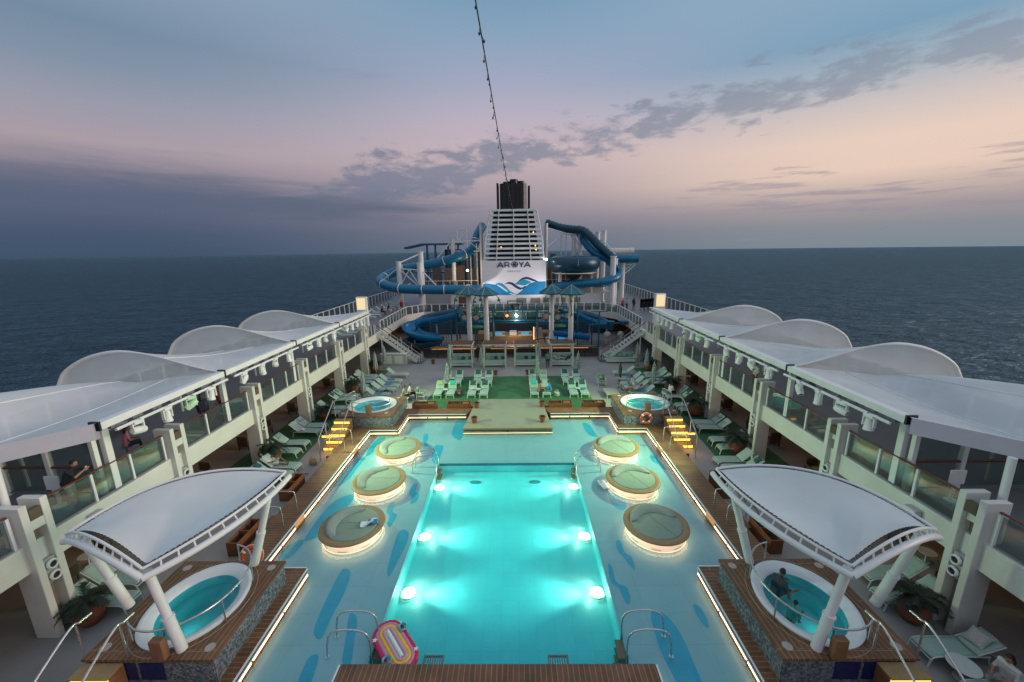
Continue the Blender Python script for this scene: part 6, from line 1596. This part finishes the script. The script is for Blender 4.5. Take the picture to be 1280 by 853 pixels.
# open half-pipe slides
def flume(name, label, path, r, m, arc=(150, 390)):
    P_ = bez(path, 8); o = P_[0].copy(); o.z = 0; t = thing(name, label, 'water slide', tuple(o)); n = 12; vs = []; fs = []
    for i, p in enumerate(P_):
        d = (P_[min(i+1, len(P_)-1)]-P_[max(0, i-1)]); d.z = 0; d.normalize(); sd = Vector((-d.y, d.x, 0))
        for k in range(n+1):
            a = R(180+180*k/n); q = p-o+sd*r*math.cos(a)+Vector((0, 0, r*.95*math.sin(a)+r*.6)); vs.append(q)
    for i in range(len(P_)-1):
        for k in range(n): q = i*(n+1)+k; fs.append((q, q+1, q+n+2, q+n+1))
    mb = MB(); mb.add(vs, fs); mb.build('trough', m, t, angle=60, solid=.08)
    mb = MB(); mb.tube([vs[i*(n+1)] for i in range(len(P_))], .07, 6); mb.tube([vs[i*(n+1)+n] for i in range(len(P_))], .07, 6); mb.build('rim', m, t)
    mb = MB()
    for i in range(4, len(P_), 12): q = P_[i]-o; mb.tube([(q.x, q.y, 0), (q.x, q.y, q.z-.3*r)], .1, 8)
    mb.build('support', CREAM, t); return t
flume('flume_slide', 'wide open blue slide curling from the left play tower', [(-6.2, 49.0, 3.9), (-7.6, 49.2, 3.5), (-9.4, 49.6, 3.05), (-11.4, 50, 2.7), (-12.6, 49.2, 2.2), (-11.8, 47.8, 1.7), (-10.2, 47.2, 1.4), (-8.6, 47.6, 1.2)], .95, SLIDEB)
flume('flume_slide', 'wide open blue slide descending from the right play tower', [(7.2, 49.5, 3.9), (8.4, 49.6, 3.4), (9.8, 49.6, 2.8), (11.0, 49.4, 2.4), (12.6, 49.2, 2.2)], .8, SLIDEB)
flume('flume_slide', 'low bright blue slide landing beside the round splash pool', [(4.6, 47.6, 1.9), (6.2, 47.4, 1.7), (7.8, 47.3, 1.5), (9.2, 47.6, 1.2)], .75, mat('pool_blue_shell', (.005, .16, .45), .3, var=.1))
t = thing('splash_spinner', 'teal post with two dumping cups at the right end of the water park', 'play equipment', (10.6, 47.8, 0))
mb = MB(); mb.tube([(0, 0, 0), (0, 0, 4.4)], .1, 10); mb.tube([(-1.2, 0, 2.8), (3.2, 0, 3.0)], .08, 8); mb.tube([(-1.0, 0, 4.4), (1.0, 0, 4.4)], .06, 8); mb.build('frame', TEALP, t)
for x in (1.4, 3.0): mb = MB(); mb.lathe([(.0, -.3), (.4, -.2), (.5, .2), (.42, .24), (0, .1)], 16); q = mb.build('cup', TEALP, t); q.location = (x, 0, 3.0)
for x in (1.0, 2.6): mb = MB(); mb.ell((0, 0, 0), (.42, .3, .42), 14, 8); q = mb.build('bubble', mat('pale_bubble', (.5, .46, .42), .3), t); q.location = (x, -.2, 1.6)
# cone umbrellas on thick poles with green vines
def make_umbrella():
    t = thing('cone_umbrella', '', 'umbrella')
    mb = MB(); mb.lathe([(.34, 0), (.3, .4), (.28, 7.0), (.1, 7.6)], 16); mb.build('pole', CREAM, t)
    mb = MB(); n = 8; vs = [(0, 0, 7.75)]; fs = []
    for i in range(n): a = 2*PI*i/n+.2; vs.append((1.55*math.cos(a), 1.55*math.sin(a), 6.85))
    for i in range(n): a = 2*PI*i/n+.2; vs.append((1.5*math.cos(a), 1.5*math.sin(a), 6.72))
    for i in range(n): j = (i+1) % n; fs += [(0, 1+i, 1+j), (1+i, 9+i, 9+j, 1+j)]
    mb.add(vs, fs); mb.build('canopy', CONE, t, smooth=False)
    mb = MB()
    for i in range(8): a = 2*PI*i/8+.2; mb.tube([(0, 0, 7.78), (1.6*math.cos(a), 1.6*math.sin(a), 6.86)], .04, 5)
    mb.build('rib', mat('rib_teal_grey', (.2, .33, .36), .5), t)
    mb = MB()
    for s in (-1, 1):
        mb.tube(bez([(s*.3, 0, 4.2), (s*.9, -.3, 4.7), (s*1.5, -.4, 5.4), (s*1.6, -.3, 6.1), (s*1.25, -.2, 6.6)], 6), .06, 6)
        mb.ell((s*1.45, -.4, 6.1), (.2, .12, .16), 8, 6); mb.ell((s*.8, -.3, 4.5), (.28, .16, .12), 8, 6)
    mb.build('vine', VINE, t); return t
um = make_umbrella()
for k, (x, y, w) in enumerate(((-4.95, 47, 'outer left one'), (-2.85, 46, 'inner left one'), (4.8, 47, 'inner right one'), (6.95, 46, 'outer right one'))):
    o = um if k == 0 else dup(um); o.location = (x, y, 0); o.rotation_euler = (0, 0, k*.4); o['label'] = 'teal cone umbrella on a thick cream pole in the water park, %s' % w; o['group'] = 'cone umbrellas in the water park'
# upper deck furniture
for k, y in enumerate((50.3, 52.2, 54.2, 56.4, 58.5, 60.6, 62.8, 65.2)):
    lounger('side', (-18.3, y, UZ), R(8), 'pale sun lounger on the upper left deck by the outboard railing, %s from the camera' % ORD[k], 'upper deck loungers on the left')
for k, y in enumerate((39.2, 40.6, 42.6, 44.4)):
    lounger('side', (-16.6, y, UZ), R(4), 'pale sun lounger on the left balcony behind the stair, %s from the camera' % ORD[k], 'balcony loungers behind the left stair')
def chair_stack(loc, n, label):
    t = thing('chair_stack', label, 'chairs', loc)
    for k in range(n):
        mb = MB(); z = .1+k*.13
        mb.box(-.25, .25, -.25, .25, z+.35, z+.39); mb.box(-.25, .25, .21, .25, z+.39, z+.85)
        for x in (-.23, .23):
            for y in (-.23, .23): mb.cbox((x, y, z+.12), (.035, .035, .46))
        mb.build('chair', BLACK, t)
for k in range(4): chair_stack((18.0+.62*k, 55.2+.3*k, UZ), 6, 'tall stack of black chairs on the upper right deck, %s from the left' % ORD[k])
for k, (x, y) in enumerate(((16.6, 24.3), (17.4, 33), (-16.8, 17.5), (-17, 24.5))):
    t = thing('balcony_bench', 'pale bench on the %s balcony against the wind screen, %s' % (SIDE[1 if x > 0 else -1], 'nearer one' if y < 24.4 else 'farther one'), 'bench', (x+ (2.2 if x > 0 else -2.2), y, UZ))
    mb = MB(); mb.box(-.3, .3, -.9, .9, .38, .45); mb.build('seat', mat('bench_grey', (.4, .4, .4), .5), t, bevel=.02)
    mb = MB(); mb.box(.24 if x > 0 else -.3, .3 if x > 0 else -.24, -.9, .9, .45, .9); mb.build('backrest', mat('bench_grey', (.4, .4, .4), .5), t, bevel=.02)
    for yy in (-.8, .8): mb = MB(); mb.box(-.28, .28, yy-.04, yy+.04, 0, .38); mb.build('leg', GREYM, t)
# string of lights from the mast overhead to the tower
t = thing('light_string', 'thin dark cable hung with small bulbs running from overhead to the funnel tower', 'cable', (.3, 61, 17.4))
mb = MB(); A_ = Vector((0, .6, .1)); B_ = Vector((-.71, -53, 1.0)); pts = []
for i in range(61):
    u = i/60; p = A_.lerp(B_, u); p.z -= .5*4*u*(1-u); pts.append(p)
mb.tube(pts, .022, 5); mb.build('cable', BLACK, t)
rn = random.Random(4)
for i in range(2, 60):
    p = pts[i]+Vector((0, rn.uniform(-.4, .4), 0)); q = p+Vector((rn.uniform(-.1, .1), rn.uniform(-.05, .05), -rn.uniform(.08, .3)))
    mb = MB(); mb.tube([p, q], .012, 4); mb.tube([q, q-Vector((0, 0, .03)), q-Vector((0, 0, .08))], [.02, .04, .02], 6); mb.build('bulb', BLACK, t)

# floodlights on the upper deck lighting the tower front
for sg in (-1, 1):
    x, y = .38+sg*6.6, 56.9
    t = thing('floodlight', 'small deck floodlight aimed at the lettered banner, %s of the tower' % SIDE[sg], 'lamp', (x, y, UZ))
    mb = MB(); mb.cbox((0, 0, .1), (.2, .16, .2)); mb.build('bracket', GREYM, t)
    mb = MB(); mb.cbox((0, .06, .32), (.42, .2, .3), 0, R(35)); mb.build('housing', BLACK, t, bevel=.02)
    mb = MB(); mb.cbox((0, .135, .385), (.34, .02, .22), 0, R(35)); mb.build('lens', LAMPW, t)
    lamp('beam', 'SPOT', (0, .3, .55), 1500, (1, .92, .93), '', size=.15, rot=aim((x, y+.3, UZ+.55), (.38-sg*.5, 60, 9.6)), spot=85, blend=.9, parent=t)
# more of the water park
t = thing('splash_bowl', 'low open dark blue bowl at the foot of the left flume in the water park', 'water slide', (-10.6, 47.4, 0))
mb = MB(); mb.lathe([(0, .35), (1.2, .4), (2.1, .75), (2.45, 1.3), (2.5, 1.35), (2.35, 1.35), (2.0, .9), (1.1, .6), (0, .55)], 36); mb.build('bowl', SLIDED, t, angle=50)
mb = MB(); mb.lathe([(0, .7), (1.55, .7)][::-1], 30); mb.build('splash_water', WATERD, t)
mb = MB()
for k in range(6): a = k*PI/3; mb.tube([(1.7*math.cos(a), 1.7*math.sin(a), 0), (1.9*math.cos(a), 1.9*math.sin(a), .7)], .08, 6)
mb.build('support', TEALP, t)
tube_slide('tube_slide', 'dark teal tube slide winding behind the left play tower in the water park', [(-5.0, 50.4, 4.4), (-6.6, 51.4, 4.0), (-9.0, 52.2, 3.6), (-11.2, 52.4, 3.1), (-12.2, 51.2, 2.6), (-11.4, 50.2, 2.1)], .5, SLIDED, 1.1)
tube_slide('tube_slide', 'dark teal tube slide winding behind the right play tower in the water park', [(5.6, 50.6, 4.4), (7.2, 51.6, 3.9), (9.4, 52.2, 3.4), (11.4, 52.0, 2.8), (12.2, 50.8, 2.2), (11.2, 49.9, 1.7)], .5, SLIDED, 1.1)
for sg in (-1, 1):
    t = thing('climbing_net', 'tall blue climbing net hung between posts at the %s of the play structure' % SIDE[sg], 'net', (sg*8.6, 48.2, 0))
    mb = MB()
    for k in range(9): mb.tube([(-1.2+k*.3, 0, .2), (-1.2+k*.3, 0, 3.4)], .02, 4)
    for k in range(10): mb.tube([(-1.25, 0, .3+k*.34), (1.25, 0, .3+k*.34)], .02, 4)
    mb.build('net', TEALP, t)
    for x in (-1.25, 1.25): mb = MB(); mb.tube([(x, 0, 0), (x, 0, 3.6)], .08, 8); mb.build('post', TEALP, t)
t = thing('tipping_bucket', 'teal tipping bucket on a tall frame above the middle of the play bridge', 'play equipment', (.5, 49.3, 3.3))
mb = MB()
for x in (-.9, .9): mb.tube([(x, 0, 0), (x, 0, 2.3)], .07, 8)
mb.tube([(-.9, 0, 2.3), (.9, 0, 2.3)], .06, 8); mb.build('frame', TEALP, t)
mb = MB(); mb.lathe([(0, 1.0), (.4, 1.02), (.62, 1.9), (.66, 1.92), (.56, 1.88), (.36, 1.1), (0, 1.08)], 20); mb.build('bucket', mat('dark_bucket', (.03, .05, .06), .5), t)
# ------------------------------------------------------------------ people: one continuous remeshed body each, clothing by nearest limb
def cap(mb, a, b_, r0, r1, n=12):
    a = Vector(a); b_ = Vector(b_); pts = []; rs = []
    d = (b_-a); L_ = d.length
    if L_ < 1e-5: mb.ell(a, (r0, r0, r0), n, 8); return
    d.normalize()
    for k in range(5): t = k/4*PI/2; pts.append(a-d*r0*math.cos(t)); rs.append(max(.002, r0*math.sin(t)))
    for k in range(1, 4): pts.append(a.lerp(b_, k/4)); rs.append(r0+(r1-r0)*k/4)
    for k in range(5): t = k/4*PI/2; pts.append(b_+d*r1*math.sin(t)); rs.append(max(.002, r1*math.cos(t)))
    mb.tube(pts, rs, n)
SKINS = {'tan': (.34, .17, .1), 'brown': (.2, .095, .055), 'dark': (.1, .05, .03)}
def cmat(c): return mat('cloth_%02x%02x%02x' % tuple(int(min(1, x)*255) for x in c), c, .85, var=.12, scale=9, bump=.15, bscale=50)
def person(label, loc, rz, J, skin='tan', top=(.02, .02, .02), bottom=(.6, .58, .52), sleeves=.55, legs=.5, shoes=(.05, .04, .04), hair=(.012, .01, .009), long_hair=False, scale=1.0, shirt=True, girth=1.0, voxel=.02, group=None):
    """J: joints in metres, facing +y. pelvis, chest, neck, head, shoulders, elbows, wrists, hips, knees, ankles, toes (each l/r)"""
    t = thing('person', label, 'person', loc, rz, group); t.scale = (scale,)*3
    V = {k: Vector(v) for k, v in J.items()}
    mb = MB(); segs = []
    def seg(a, b_, r0, r1, part): cap(mb, a, b_, r0, r1); segs.append((Vector(a), Vector(b_), part, max(r0, r1)))
    pel, ch, nk, hd = V['pelvis'], V['chest'], V['neck'], V['head']
    sr = (V['shr']-V['shl']).normalized()
    for o in (-.085, 0, .085):
        seg(pel+sr*o, ch+sr*o*1.25, .105*girth, .115*girth, 'top')
    seg(pel-sr*.07, pel+sr*.07, .12*girth, .12*girth, 'bottom')
    seg(V['shl'], V['shr'], .075, .075, 'top'); seg(ch, nk, .1, .062, 'top'); seg(nk, hd-(hd-nk)*.3, .056, .055, 'skin')
    up = (hd-nk).normalized(); fw = up.cross(sr); fw = -fw if fw.dot(V.get('look', Vector((0, 1, 0)))) < 0 else fw
    fw.normalize()
    # head with jaw, brow, nose, ears
    Mh = Matrix((sr, fw, up)).transposed()
    mb.ell(hd+up*.02, (.076, .098, .115), 16, 12, Mh); segs.append((hd, hd, 'skin', .1))
    mb.ell(hd-up*.055+fw*.03, (.055, .06, .06), 12, 8, Mh)
    cap(mb, hd+fw*.09+up*.02, hd+fw*.112-up*.02, .013, .018, 8)
    for s in (-1, 1): mb.ell(hd+sr*s*.078, (.015, .028, .036), 8, 6, Mh)
    hands = MB()
    for s in ('l', 'r'):
        sh, el_, wr = V['sh'+s], V['el'+s], V['wr'+s]
        seg(sh, el_, .056*girth, .045, 'sleeve'); seg(el_, wr, .042, .03, 'fore')
        d = (wr-el_).normalized(); side = d.cross(up); 
        if side.length < .1: side = d.cross(fw)
        side.normalize(); nrm = d.cross(side)
        seg(wr, wr+d*.075, .034, .04, 'hand')
        for k in range(4):
            b0 = wr+d*.085+side*(k-1.5)*.021; ln = (.075, .088, .082, .062)[k]
            p1 = b0+d*ln*.55+nrm*.012; p2 = b0+d*ln*.85+nrm*.04
            hands.tube([b0-d*.03, b0, p1, p2], [.011, .0105, .0095, .008], 6)
        tb = wr+d*.03+side*.035; hands.tube([tb-side*.01, tb+side*.02+d*.025, tb+side*.024+d*.06+nrm*.015], [.013, .012, .009], 6)
        hp, kn, an, to = V['hp'+s], V['kn'+s], V['an'+s], V['to'+s]
        seg(hp, kn, .088*girth, .06, 'thigh'); seg(kn, an, .057, .038, 'shin'); seg(an, to, .042, .034, 'foot')
    me = bpy.data.meshes.new('body'); me.from_pydata(mb.v, [], mb.f)
    tmp = bpy.data.objects.new('body', me); COL.objects.link(tmp)
    rm = tmp.modifiers.new('remesh', 'REMESH'); rm.mode = 'VOXEL'; rm.voxel_size = voxel
    sm = tmp.modifiers.new('smooth', 'SMOOTH'); sm.factor = .5; sm.iterations = 3
    dg = bpy.context.evaluated_depsgraph_get(); me2 = bpy.data.meshes.new_from_object(tmp.evaluated_get(dg)); bpy.data.objects.remove(tmp)
    nb = len(me2.vertices)
    vs = [tuple(v.co) for v in me2.vertices]; fs = [tuple(p.vertices) for p in me2.polygons]; nf = len(fs)
    fs += [tuple(i+nb for i in f) for f in hands.f]; vs += hands.v
    body = bpy.data.meshes.new('body'); body.from_pydata(vs, [], fs)
    mats = [mat('skin_'+skin, SKINS[skin], .55, var=.08, scale=6), cmat(top), cmat(bottom), cmat(shoes)]
    for m_ in mats: body.materials.append(m_)
    for i, p in enumerate(body.polygons):
        p.use_smooth = True
        if i >= nf: p.material_index = 0; continue
        c = p.center; best = None; bd = 1e9; bt = 0
        for a, b_, part, r_ in segs:
            d = b_-a; L2 = d.length_squared; u = 0 if L2 < 1e-9 else max(0, min(1, (c-a).dot(d)/L2))
            ds = (c-a-d*u).length-r_*.8
            if ds < bd: bd = ds; best = part; bt = u
        idx = 0
        if best == 'top': idx = 1 if shirt else 0
        elif best == 'bottom': idx = 2
        elif best == 'sleeve': idx = 1 if (shirt and bt < sleeves*1.6) else 0
        elif best == 'fore': idx = 1 if (shirt and sleeves > .9) else 0
        elif best == 'thigh': idx = 2 if bt < legs*2 else 0
        elif best == 'shin': idx = 2 if bt < (legs-.5)*2 else 0
        elif best == 'foot': idx = 3
        p.material_index = idx
    o = bpy.data.objects.new('body', body); COL.objects.link(o); o.parent = t
    # hair cap (and length), eyes
    hb = MB()
    for i in range(9):
        for_ = None
    n1_, n2_ = 18, 9; vs = []; fs = []
    for j in range(n2_+1):
        th = R(100)*j/n2_
        for i in range(n1_):
            ph = 2*PI*i/n1_; x, y, z = math.sin(th)*math.cos(ph), math.sin(th)*math.sin(ph), math.cos(th)
            k = 1.0
            q = Vector((x*.086*k, y*.107*k-.008, z*.124+.022))
            if y > .35 and z < .55: q.y -= .03; q.x *= .92
            vs.append(hd+Mh @ q)
    for j in range(n2_):
        for i in range(n1_): a = j*n1_+i; b_ = j*n1_+(i+1) % n1_; fs.append((a, a+n1_, b_+n1_, b_))
    hb.add(vs, fs)
    if long_hair: hb.ell(hd-up*.1-fw*.06, (.085, .055, .16), 12, 8, Mh)
    hb.build('hair', mat('hair_%d' % int(hair[0]*1000), hair, .6, var=.3, scale=30), t)
    eb = MB()
    for s in (-1, 1): eb.ell(hd+sr*s*.031+fw*.091+up*.03, (.012, .008, .008), 8, 6, Mh)
    eb.build('eyes', mat('eye_dark', (.02, .015, .012), .2), t)
    return t
def stand(**kw):
    J = dict(pelvis=(0, 0, .95), chest=(0, 0, 1.27), neck=(0, -.01, 1.47), head=(0, .02, 1.63), shl=(-.18, 0, 1.4), shr=(.18, 0, 1.4), ell=(-.23, -.02, 1.12), elr=(.23, -.02, 1.12), wrl=(-.22, .08, .88), wrr=(.22, .08, .88),
             hpl=(-.09, 0, .92), hpr=(.09, 0, .92), knl=(-.1, .02, .5), knr=(.1, .02, .5), anl=(-.1, -.02, .08), anr=(.11, -.02, .08), tol=(-.12, .13, .04), tor=(.13, .13, .04))
    J.update(kw); return J
def sit(h=.45, lean=0.0, **kw):
    J = dict(pelvis=(0, 0, h+.1), chest=(0, lean*.6, h+.43), neck=(0, lean, h+.62), head=(0, lean+.05, h+.78), shl=(-.18, lean*.9, h+.55), shr=(.18, lean*.9, h+.55), ell=(-.24, lean+.05, h+.28), elr=(.24, lean+.05, h+.28), wrl=(-.12, lean+.26, h+.26), wrr=(.12, lean+.26, h+.26),
             hpl=(-.09, .03, h+.09), hpr=(.09, .03, h+.09), knl=(-.12, .45, h+.08), knr=(.12, .45, h+.08), anl=(-.12, .5, .08), anr=(.12, .47, .08), tol=(-.13, .64, .04), tor=(.13, .61, .04))
    J.update(kw); return J
def recline(h=.4, back=38, **kw):
    c, s = math.cos(R(back)), math.sin(R(back))
    def b_(d, x=0, o=0): return (x, -d*c-o*s*0, h+.1+d*s+o)
    J = dict(pelvis=(0, 0, h+.1), chest=b_(.34), neck=b_(.54), head=b_(.7, 0, .03), shl=b_(.47, -.18), shr=b_(.47, .18), ell=(-.27, -.12, h+.2), elr=(.27, -.12, h+.2), wrl=(-.16, .1, h+.24), wrr=(.16, .1, h+.24),
             hpl=(-.09, .05, h+.1), hpr=(.09, .05, h+.1), knl=(-.1, .48, h+.2), knr=(.11, .5, h+.12), anl=(-.09, .9, h+.06), anr=(.1, .93, h+.05), tol=(-.1, .98, h+.2), tor=(.12, 1.0, h+.18), look=(0, 1, .3))
    J.update(kw); return J
WHT = (.6, .6, .58); BLK = (.015, .015, .018)
# man leaning on the left balustrade, holding up a phone
p = person('bearded man in black t-shirt and white shorts filming over the left balustrade', (-14.62, 12.2, UZ), R(-70),
    stand(pelvis=(0, -.12, .95), chest=(0, .02, 1.26), neck=(0, .1, 1.45), head=(0, .16, 1.6), shl=(-.2, .06, 1.39), shr=(.2, .06, 1.39), ell=(-.26, .27, 1.2), elr=(.26, .27, 1.2), wrl=(-.07, .42, 1.32), wrr=(.08, .43, 1.34), hpl=(-.1, -.12, .92), hpr=(.1, -.12, .92), knl=(-.11, -.07, .5), knr=(.12, -.02, .5), anl=(-.12, -.12, .08), anr=(.12, -.08, .08), tol=(-.13, .04, .04), tor=(.14, .08, .04)),
    'tan', BLK, (.62, .6, .55), .6, .5, girth=1.22, voxel=.016)
t = thing('phone', 'pale phone held up by the man in black t-shirt on the left balcony', 'phone', (-14.17, 12.34, UZ+1.38), R(-70))
mb = MB(); mb.cbox((0, 0, 0), (.08, .012, .15)); mb.build('body', mat('phone_case', (.5, .52, .45), .3), t, bevel=.004)
mb = MB(); mb.cbox((0, -.009, 0), (.07, .004, .135)); mb.build('screen', BLACK, t)
person('person in dark navy hoodie standing behind the second left balcony column', (-15.0, 18.6, UZ), R(30), stand(), 'brown', (.02, .025, .045), (.03, .035, .05), 1.0, 1.0, long_hair=True)
person('man in maroon shirt and dark trousers walking on the left balcony before the third column', (-14.95, 19.85, UZ), R(-160), stand(knl=(-.1, .14, .5), anl=(-.1, .12, .1), tol=(-.11, .27, .06), anr=(.11, -.18, .1), tor=(.12, -.04, .04)), 'brown', (.16, .035, .03), (.03, .028, .028), .6, 1.0)
person('person in pink top sitting at a table on the left balcony under the canopy', (-16.2, 15.7, UZ), R(-40), sit(.45, .1), 'brown', (.42, .18, .2), (.02, .03, .045), .6, 1.0, long_hair=True)
t = thing('stool', 'low round stool under the person in pink on the left balcony', 'stool', (-16.2, 15.7, UZ))
mb = MB(); mb.lathe([(0, .42), (.22, .42), (.24, .46), (0, .48)], 20); mb.build('seat', GREYM, t)
mb = MB(); mb.lathe([(.04, .02), (.04, .42)], 10); mb.lathe([(0, 0), (.2, 0), (.2, .02), (.04, .03)], 16); mb.build('pedestal', GREYM, t)
person('sunbather in white wrap and dark top reclining on a left lounger by the palm', (-12.95, 20.02, .02), R(-90), recline(.36, 38, knl=(-.12, .42, .72), anl=(-.12, .72, .46), tol=(-.12, .86, .44), wrl=(-.1, .2, .8), ell=(-.25, 0, .7)), 'brown', (.56, .56, .54), (.6, .58, .55), .4, .5, long_hair=True, shoes=SKINS['brown'])
for k, (x, y, rz, lb, top, bot, shirt, sk) in enumerate(((2.75, 31.35, -75, 'shirtless man with dark hair sitting on a turf lounger facing his companion in blue', SKINS['tan'], (.05, .04, .05), False, 'tan'), (3.35, 31.4, 80, 'person in bright blue t-shirt sitting on a turf lounger facing the shirtless man', (.02, .24, .5), (.1, .3, .4), True, 'tan'))):
    person(lb, (x-(.35 if k == 0 else -.05), y, .02), R(rz), sit(.36, .14), sk, top, bot, .55, .5, shirt=shirt, shoes=SKINS['tan'])
person('woman in beige cardigan and dark trousers sitting left of the turf, nearer of the couple', (-8.5, 30.35, 0), R(-75), sit(.4, .12), 'tan', (.3, .24, .2), BLK, 1.0, 1.0)
person('person in white and black sitting left of the turf, behind the woman in beige', (-8.15, 30.85, 0), R(-80), sit(.4, .08), 'tan', WHT, BLK, .6, 1.0)
t = thing('bench', 'low pale bench under the seated couple left of the turf', 'bench', (-8.4, 30.6, 0))
mb = MB(); mb.box(-.4, .4, -.75, .75, .34, .4); mb.build('seat', SLING, t, bevel=.01)
for x in (-.34, .34):
    for y in (-.68, .68): mb = MB(); mb.cbox((x, y, .17), (.05, .05, .34)); mb.build('leg', LFRAME, t)
person('person in bright orange shirt standing at the left of the water park', (-5.9, 46.0, .0), R(150), stand(), 'brown', (.75, .14, .01), (.05, .05, .06), .9, 1.0, scale=1.05)
person('dark clothed attendant standing between the first and second cabana', (-3.5, 42.0, 0), R(170), stand(), 'dark', (.03, .025, .02), (.02, .03, .045), 1.0, 1.0)
person('attendant in green shirt standing behind the third cabana parasol', (3.75, 39.2, 0), R(190), stand(), 'brown', (.08, .3, .14), (.03, .03, .03), .6, 1.0)
person('person in dark green robe standing beside the right lounger cluster', (10.0, 34.9, 0), R(100), stand(), 'brown', (.015, .06, .04), (.015, .05, .035), 1.0, 1.0)
person('man in grey reclining on a right lounger beyond the hot tub, arm raised', (10.15, 31.25, .02), R(90), recline(.36, 30, wrr=(.1, .35, .95), elr=(.22, .1, .75)), 'brown', (.3, .3, .3), (.35, .2, .03), .6, .5)
person('person in white shirt leaning forward on a right lounger beyond the hot tub', (10.6, 32.45, .02), R(60), sit(.36, .25), 'brown', WHT, (.3, .3, .28), .6, .6)
person('woman in white blouse sitting at the right hot tub loungers with phone', (12.85, 30.55, 0), R(-75), sit(.45, .1), 'tan', WHT, BLK, .9, 1.0, long_hair=True)
t = thing('stool', 'low stool under the woman in white blouse by the right hot tub', 'stool', (12.85, 30.55, 0))
mb = MB(); mb.lathe([(0, .42), (.22, .42), (.24, .46), (0, .48)], 20); mb.build('seat', GREYM, t)
mb = MB(); mb.lathe([(.04, .02), (.04, .42)], 10); mb.lathe([(0, 0), (.2, 0), (.2, .02), (.04, .03)], 16); mb.build('pedestal', GREYM, t)
person('person in white lounging in the right cabana, head to the left', (4.75, 40.25, .18), R(-60), recline(.42, 40), 'tan', WHT, (.5, .5, .5), .6, 1.0)
person('person in dark clothes lounging in the right cabana, head to the right', (5.75, 40.2, .18), R(50), recline(.42, 40), 'tan', (.05, .05, .06), WHT, .6, 1.0)
person('person in orange red top standing at the far right railing', (15.3, 55.2, UZ), R(140), stand(), 'brown', (.55, .1, .04), (.06, .06, .07), .9, 1.0)
person('person in pale blue shirt leaning at the far right railing', (16.0, 55.6, UZ), R(120), stand(), 'brown', (.35, .5, .6), (.06, .06, .07), .9, 1.0)
person('person in black standing by the stacked chairs on the right', (17.1, 56.2, UZ), R(200), stand(), 'brown', BLK, BLK, 1.0, 1.0)
person('person in dark red standing at the far left railing', (-15.6, 56.5, UZ), R(200), stand(), 'brown', (.2, .02, .025), (.04, .03, .03), 1.0, 1.0)
person('person in black and white sitting on an upper left lounger, farther one', (-17.5, 56.3, UZ), R(-90), sit(.36, .1), 'brown', BLK, WHT, .9, 1.0)
person('person in black sitting on an upper left lounger, nearer one', (-17.7, 54.1, UZ), R(-90), sit(.36, .1), 'brown', BLK, BLK, .9, 1.0)
person('person in brown shorts at the rail behind the fourth right column', (14.95, 23.2, UZ), R(90), stand(), 'brown', (.5, .48, .42), (.14, .07, .04), .6, .5)
person('man in dark grey shirt sitting in the near right hot tub, arm reaching out', (8.95, 10.95, .5), R(-70), sit(.3, .1, wrl=(-.15, .58, .55), ell=(-.24, .3, .62), wrr=(.4, .2, .7), elr=(.34, .05, .62)), 'brown', (.05, .06, .07), (.04, .045, .05), .6, .6)
person('small child in teal shirt playing in the near right hot tub', (8.75, 9.95, .62), R(-60), sit(.3, .15, wrl=(-.15, .45, .62), wrr=(.2, .42, .66)), 'brown', (.02, .3, .26), (.03, .06, .06), .7, .6, scale=.72)
person('woman in white shirt with dark hair sitting in the near right corner', (13.65, 8.55, .02), R(95), sit(.36, .12), 'tan', (.55, .52, .5), (.3, .3, .32), .9, 1.0, long_hair=True)

# ------------------------------------------------------------------ render settings
for o in COL.objects:                                             # a copy keeps its own name but labels nothing twice
    if o.type == 'MESH' and o.parent is not None and 'category' in o: del o['category']
vs = scene.view_settings; scene.display_settings.display_device = 'sRGB'
vs.view_transform = 'Standard'; vs.look = 'None'; vs.exposure = 0.0; vs.gamma = 1.0; vs.use_curve_mapping = False
cy = scene.cycles
cy.use_denoising = True
try: cy.denoiser = 'OPENIMAGEDENOISE'
except Exception: pass
cy.max_bounces = 7; cy.diffuse_bounces = 3; cy.glossy_bounces = 3; cy.transmission_bounces = 4; cy.transparent_max_bounces = 16
cy.caustics_reflective = False; cy.caustics_refractive = False; cy.sample_clamp_indirect = 6; cy.sample_clamp_direct = 0
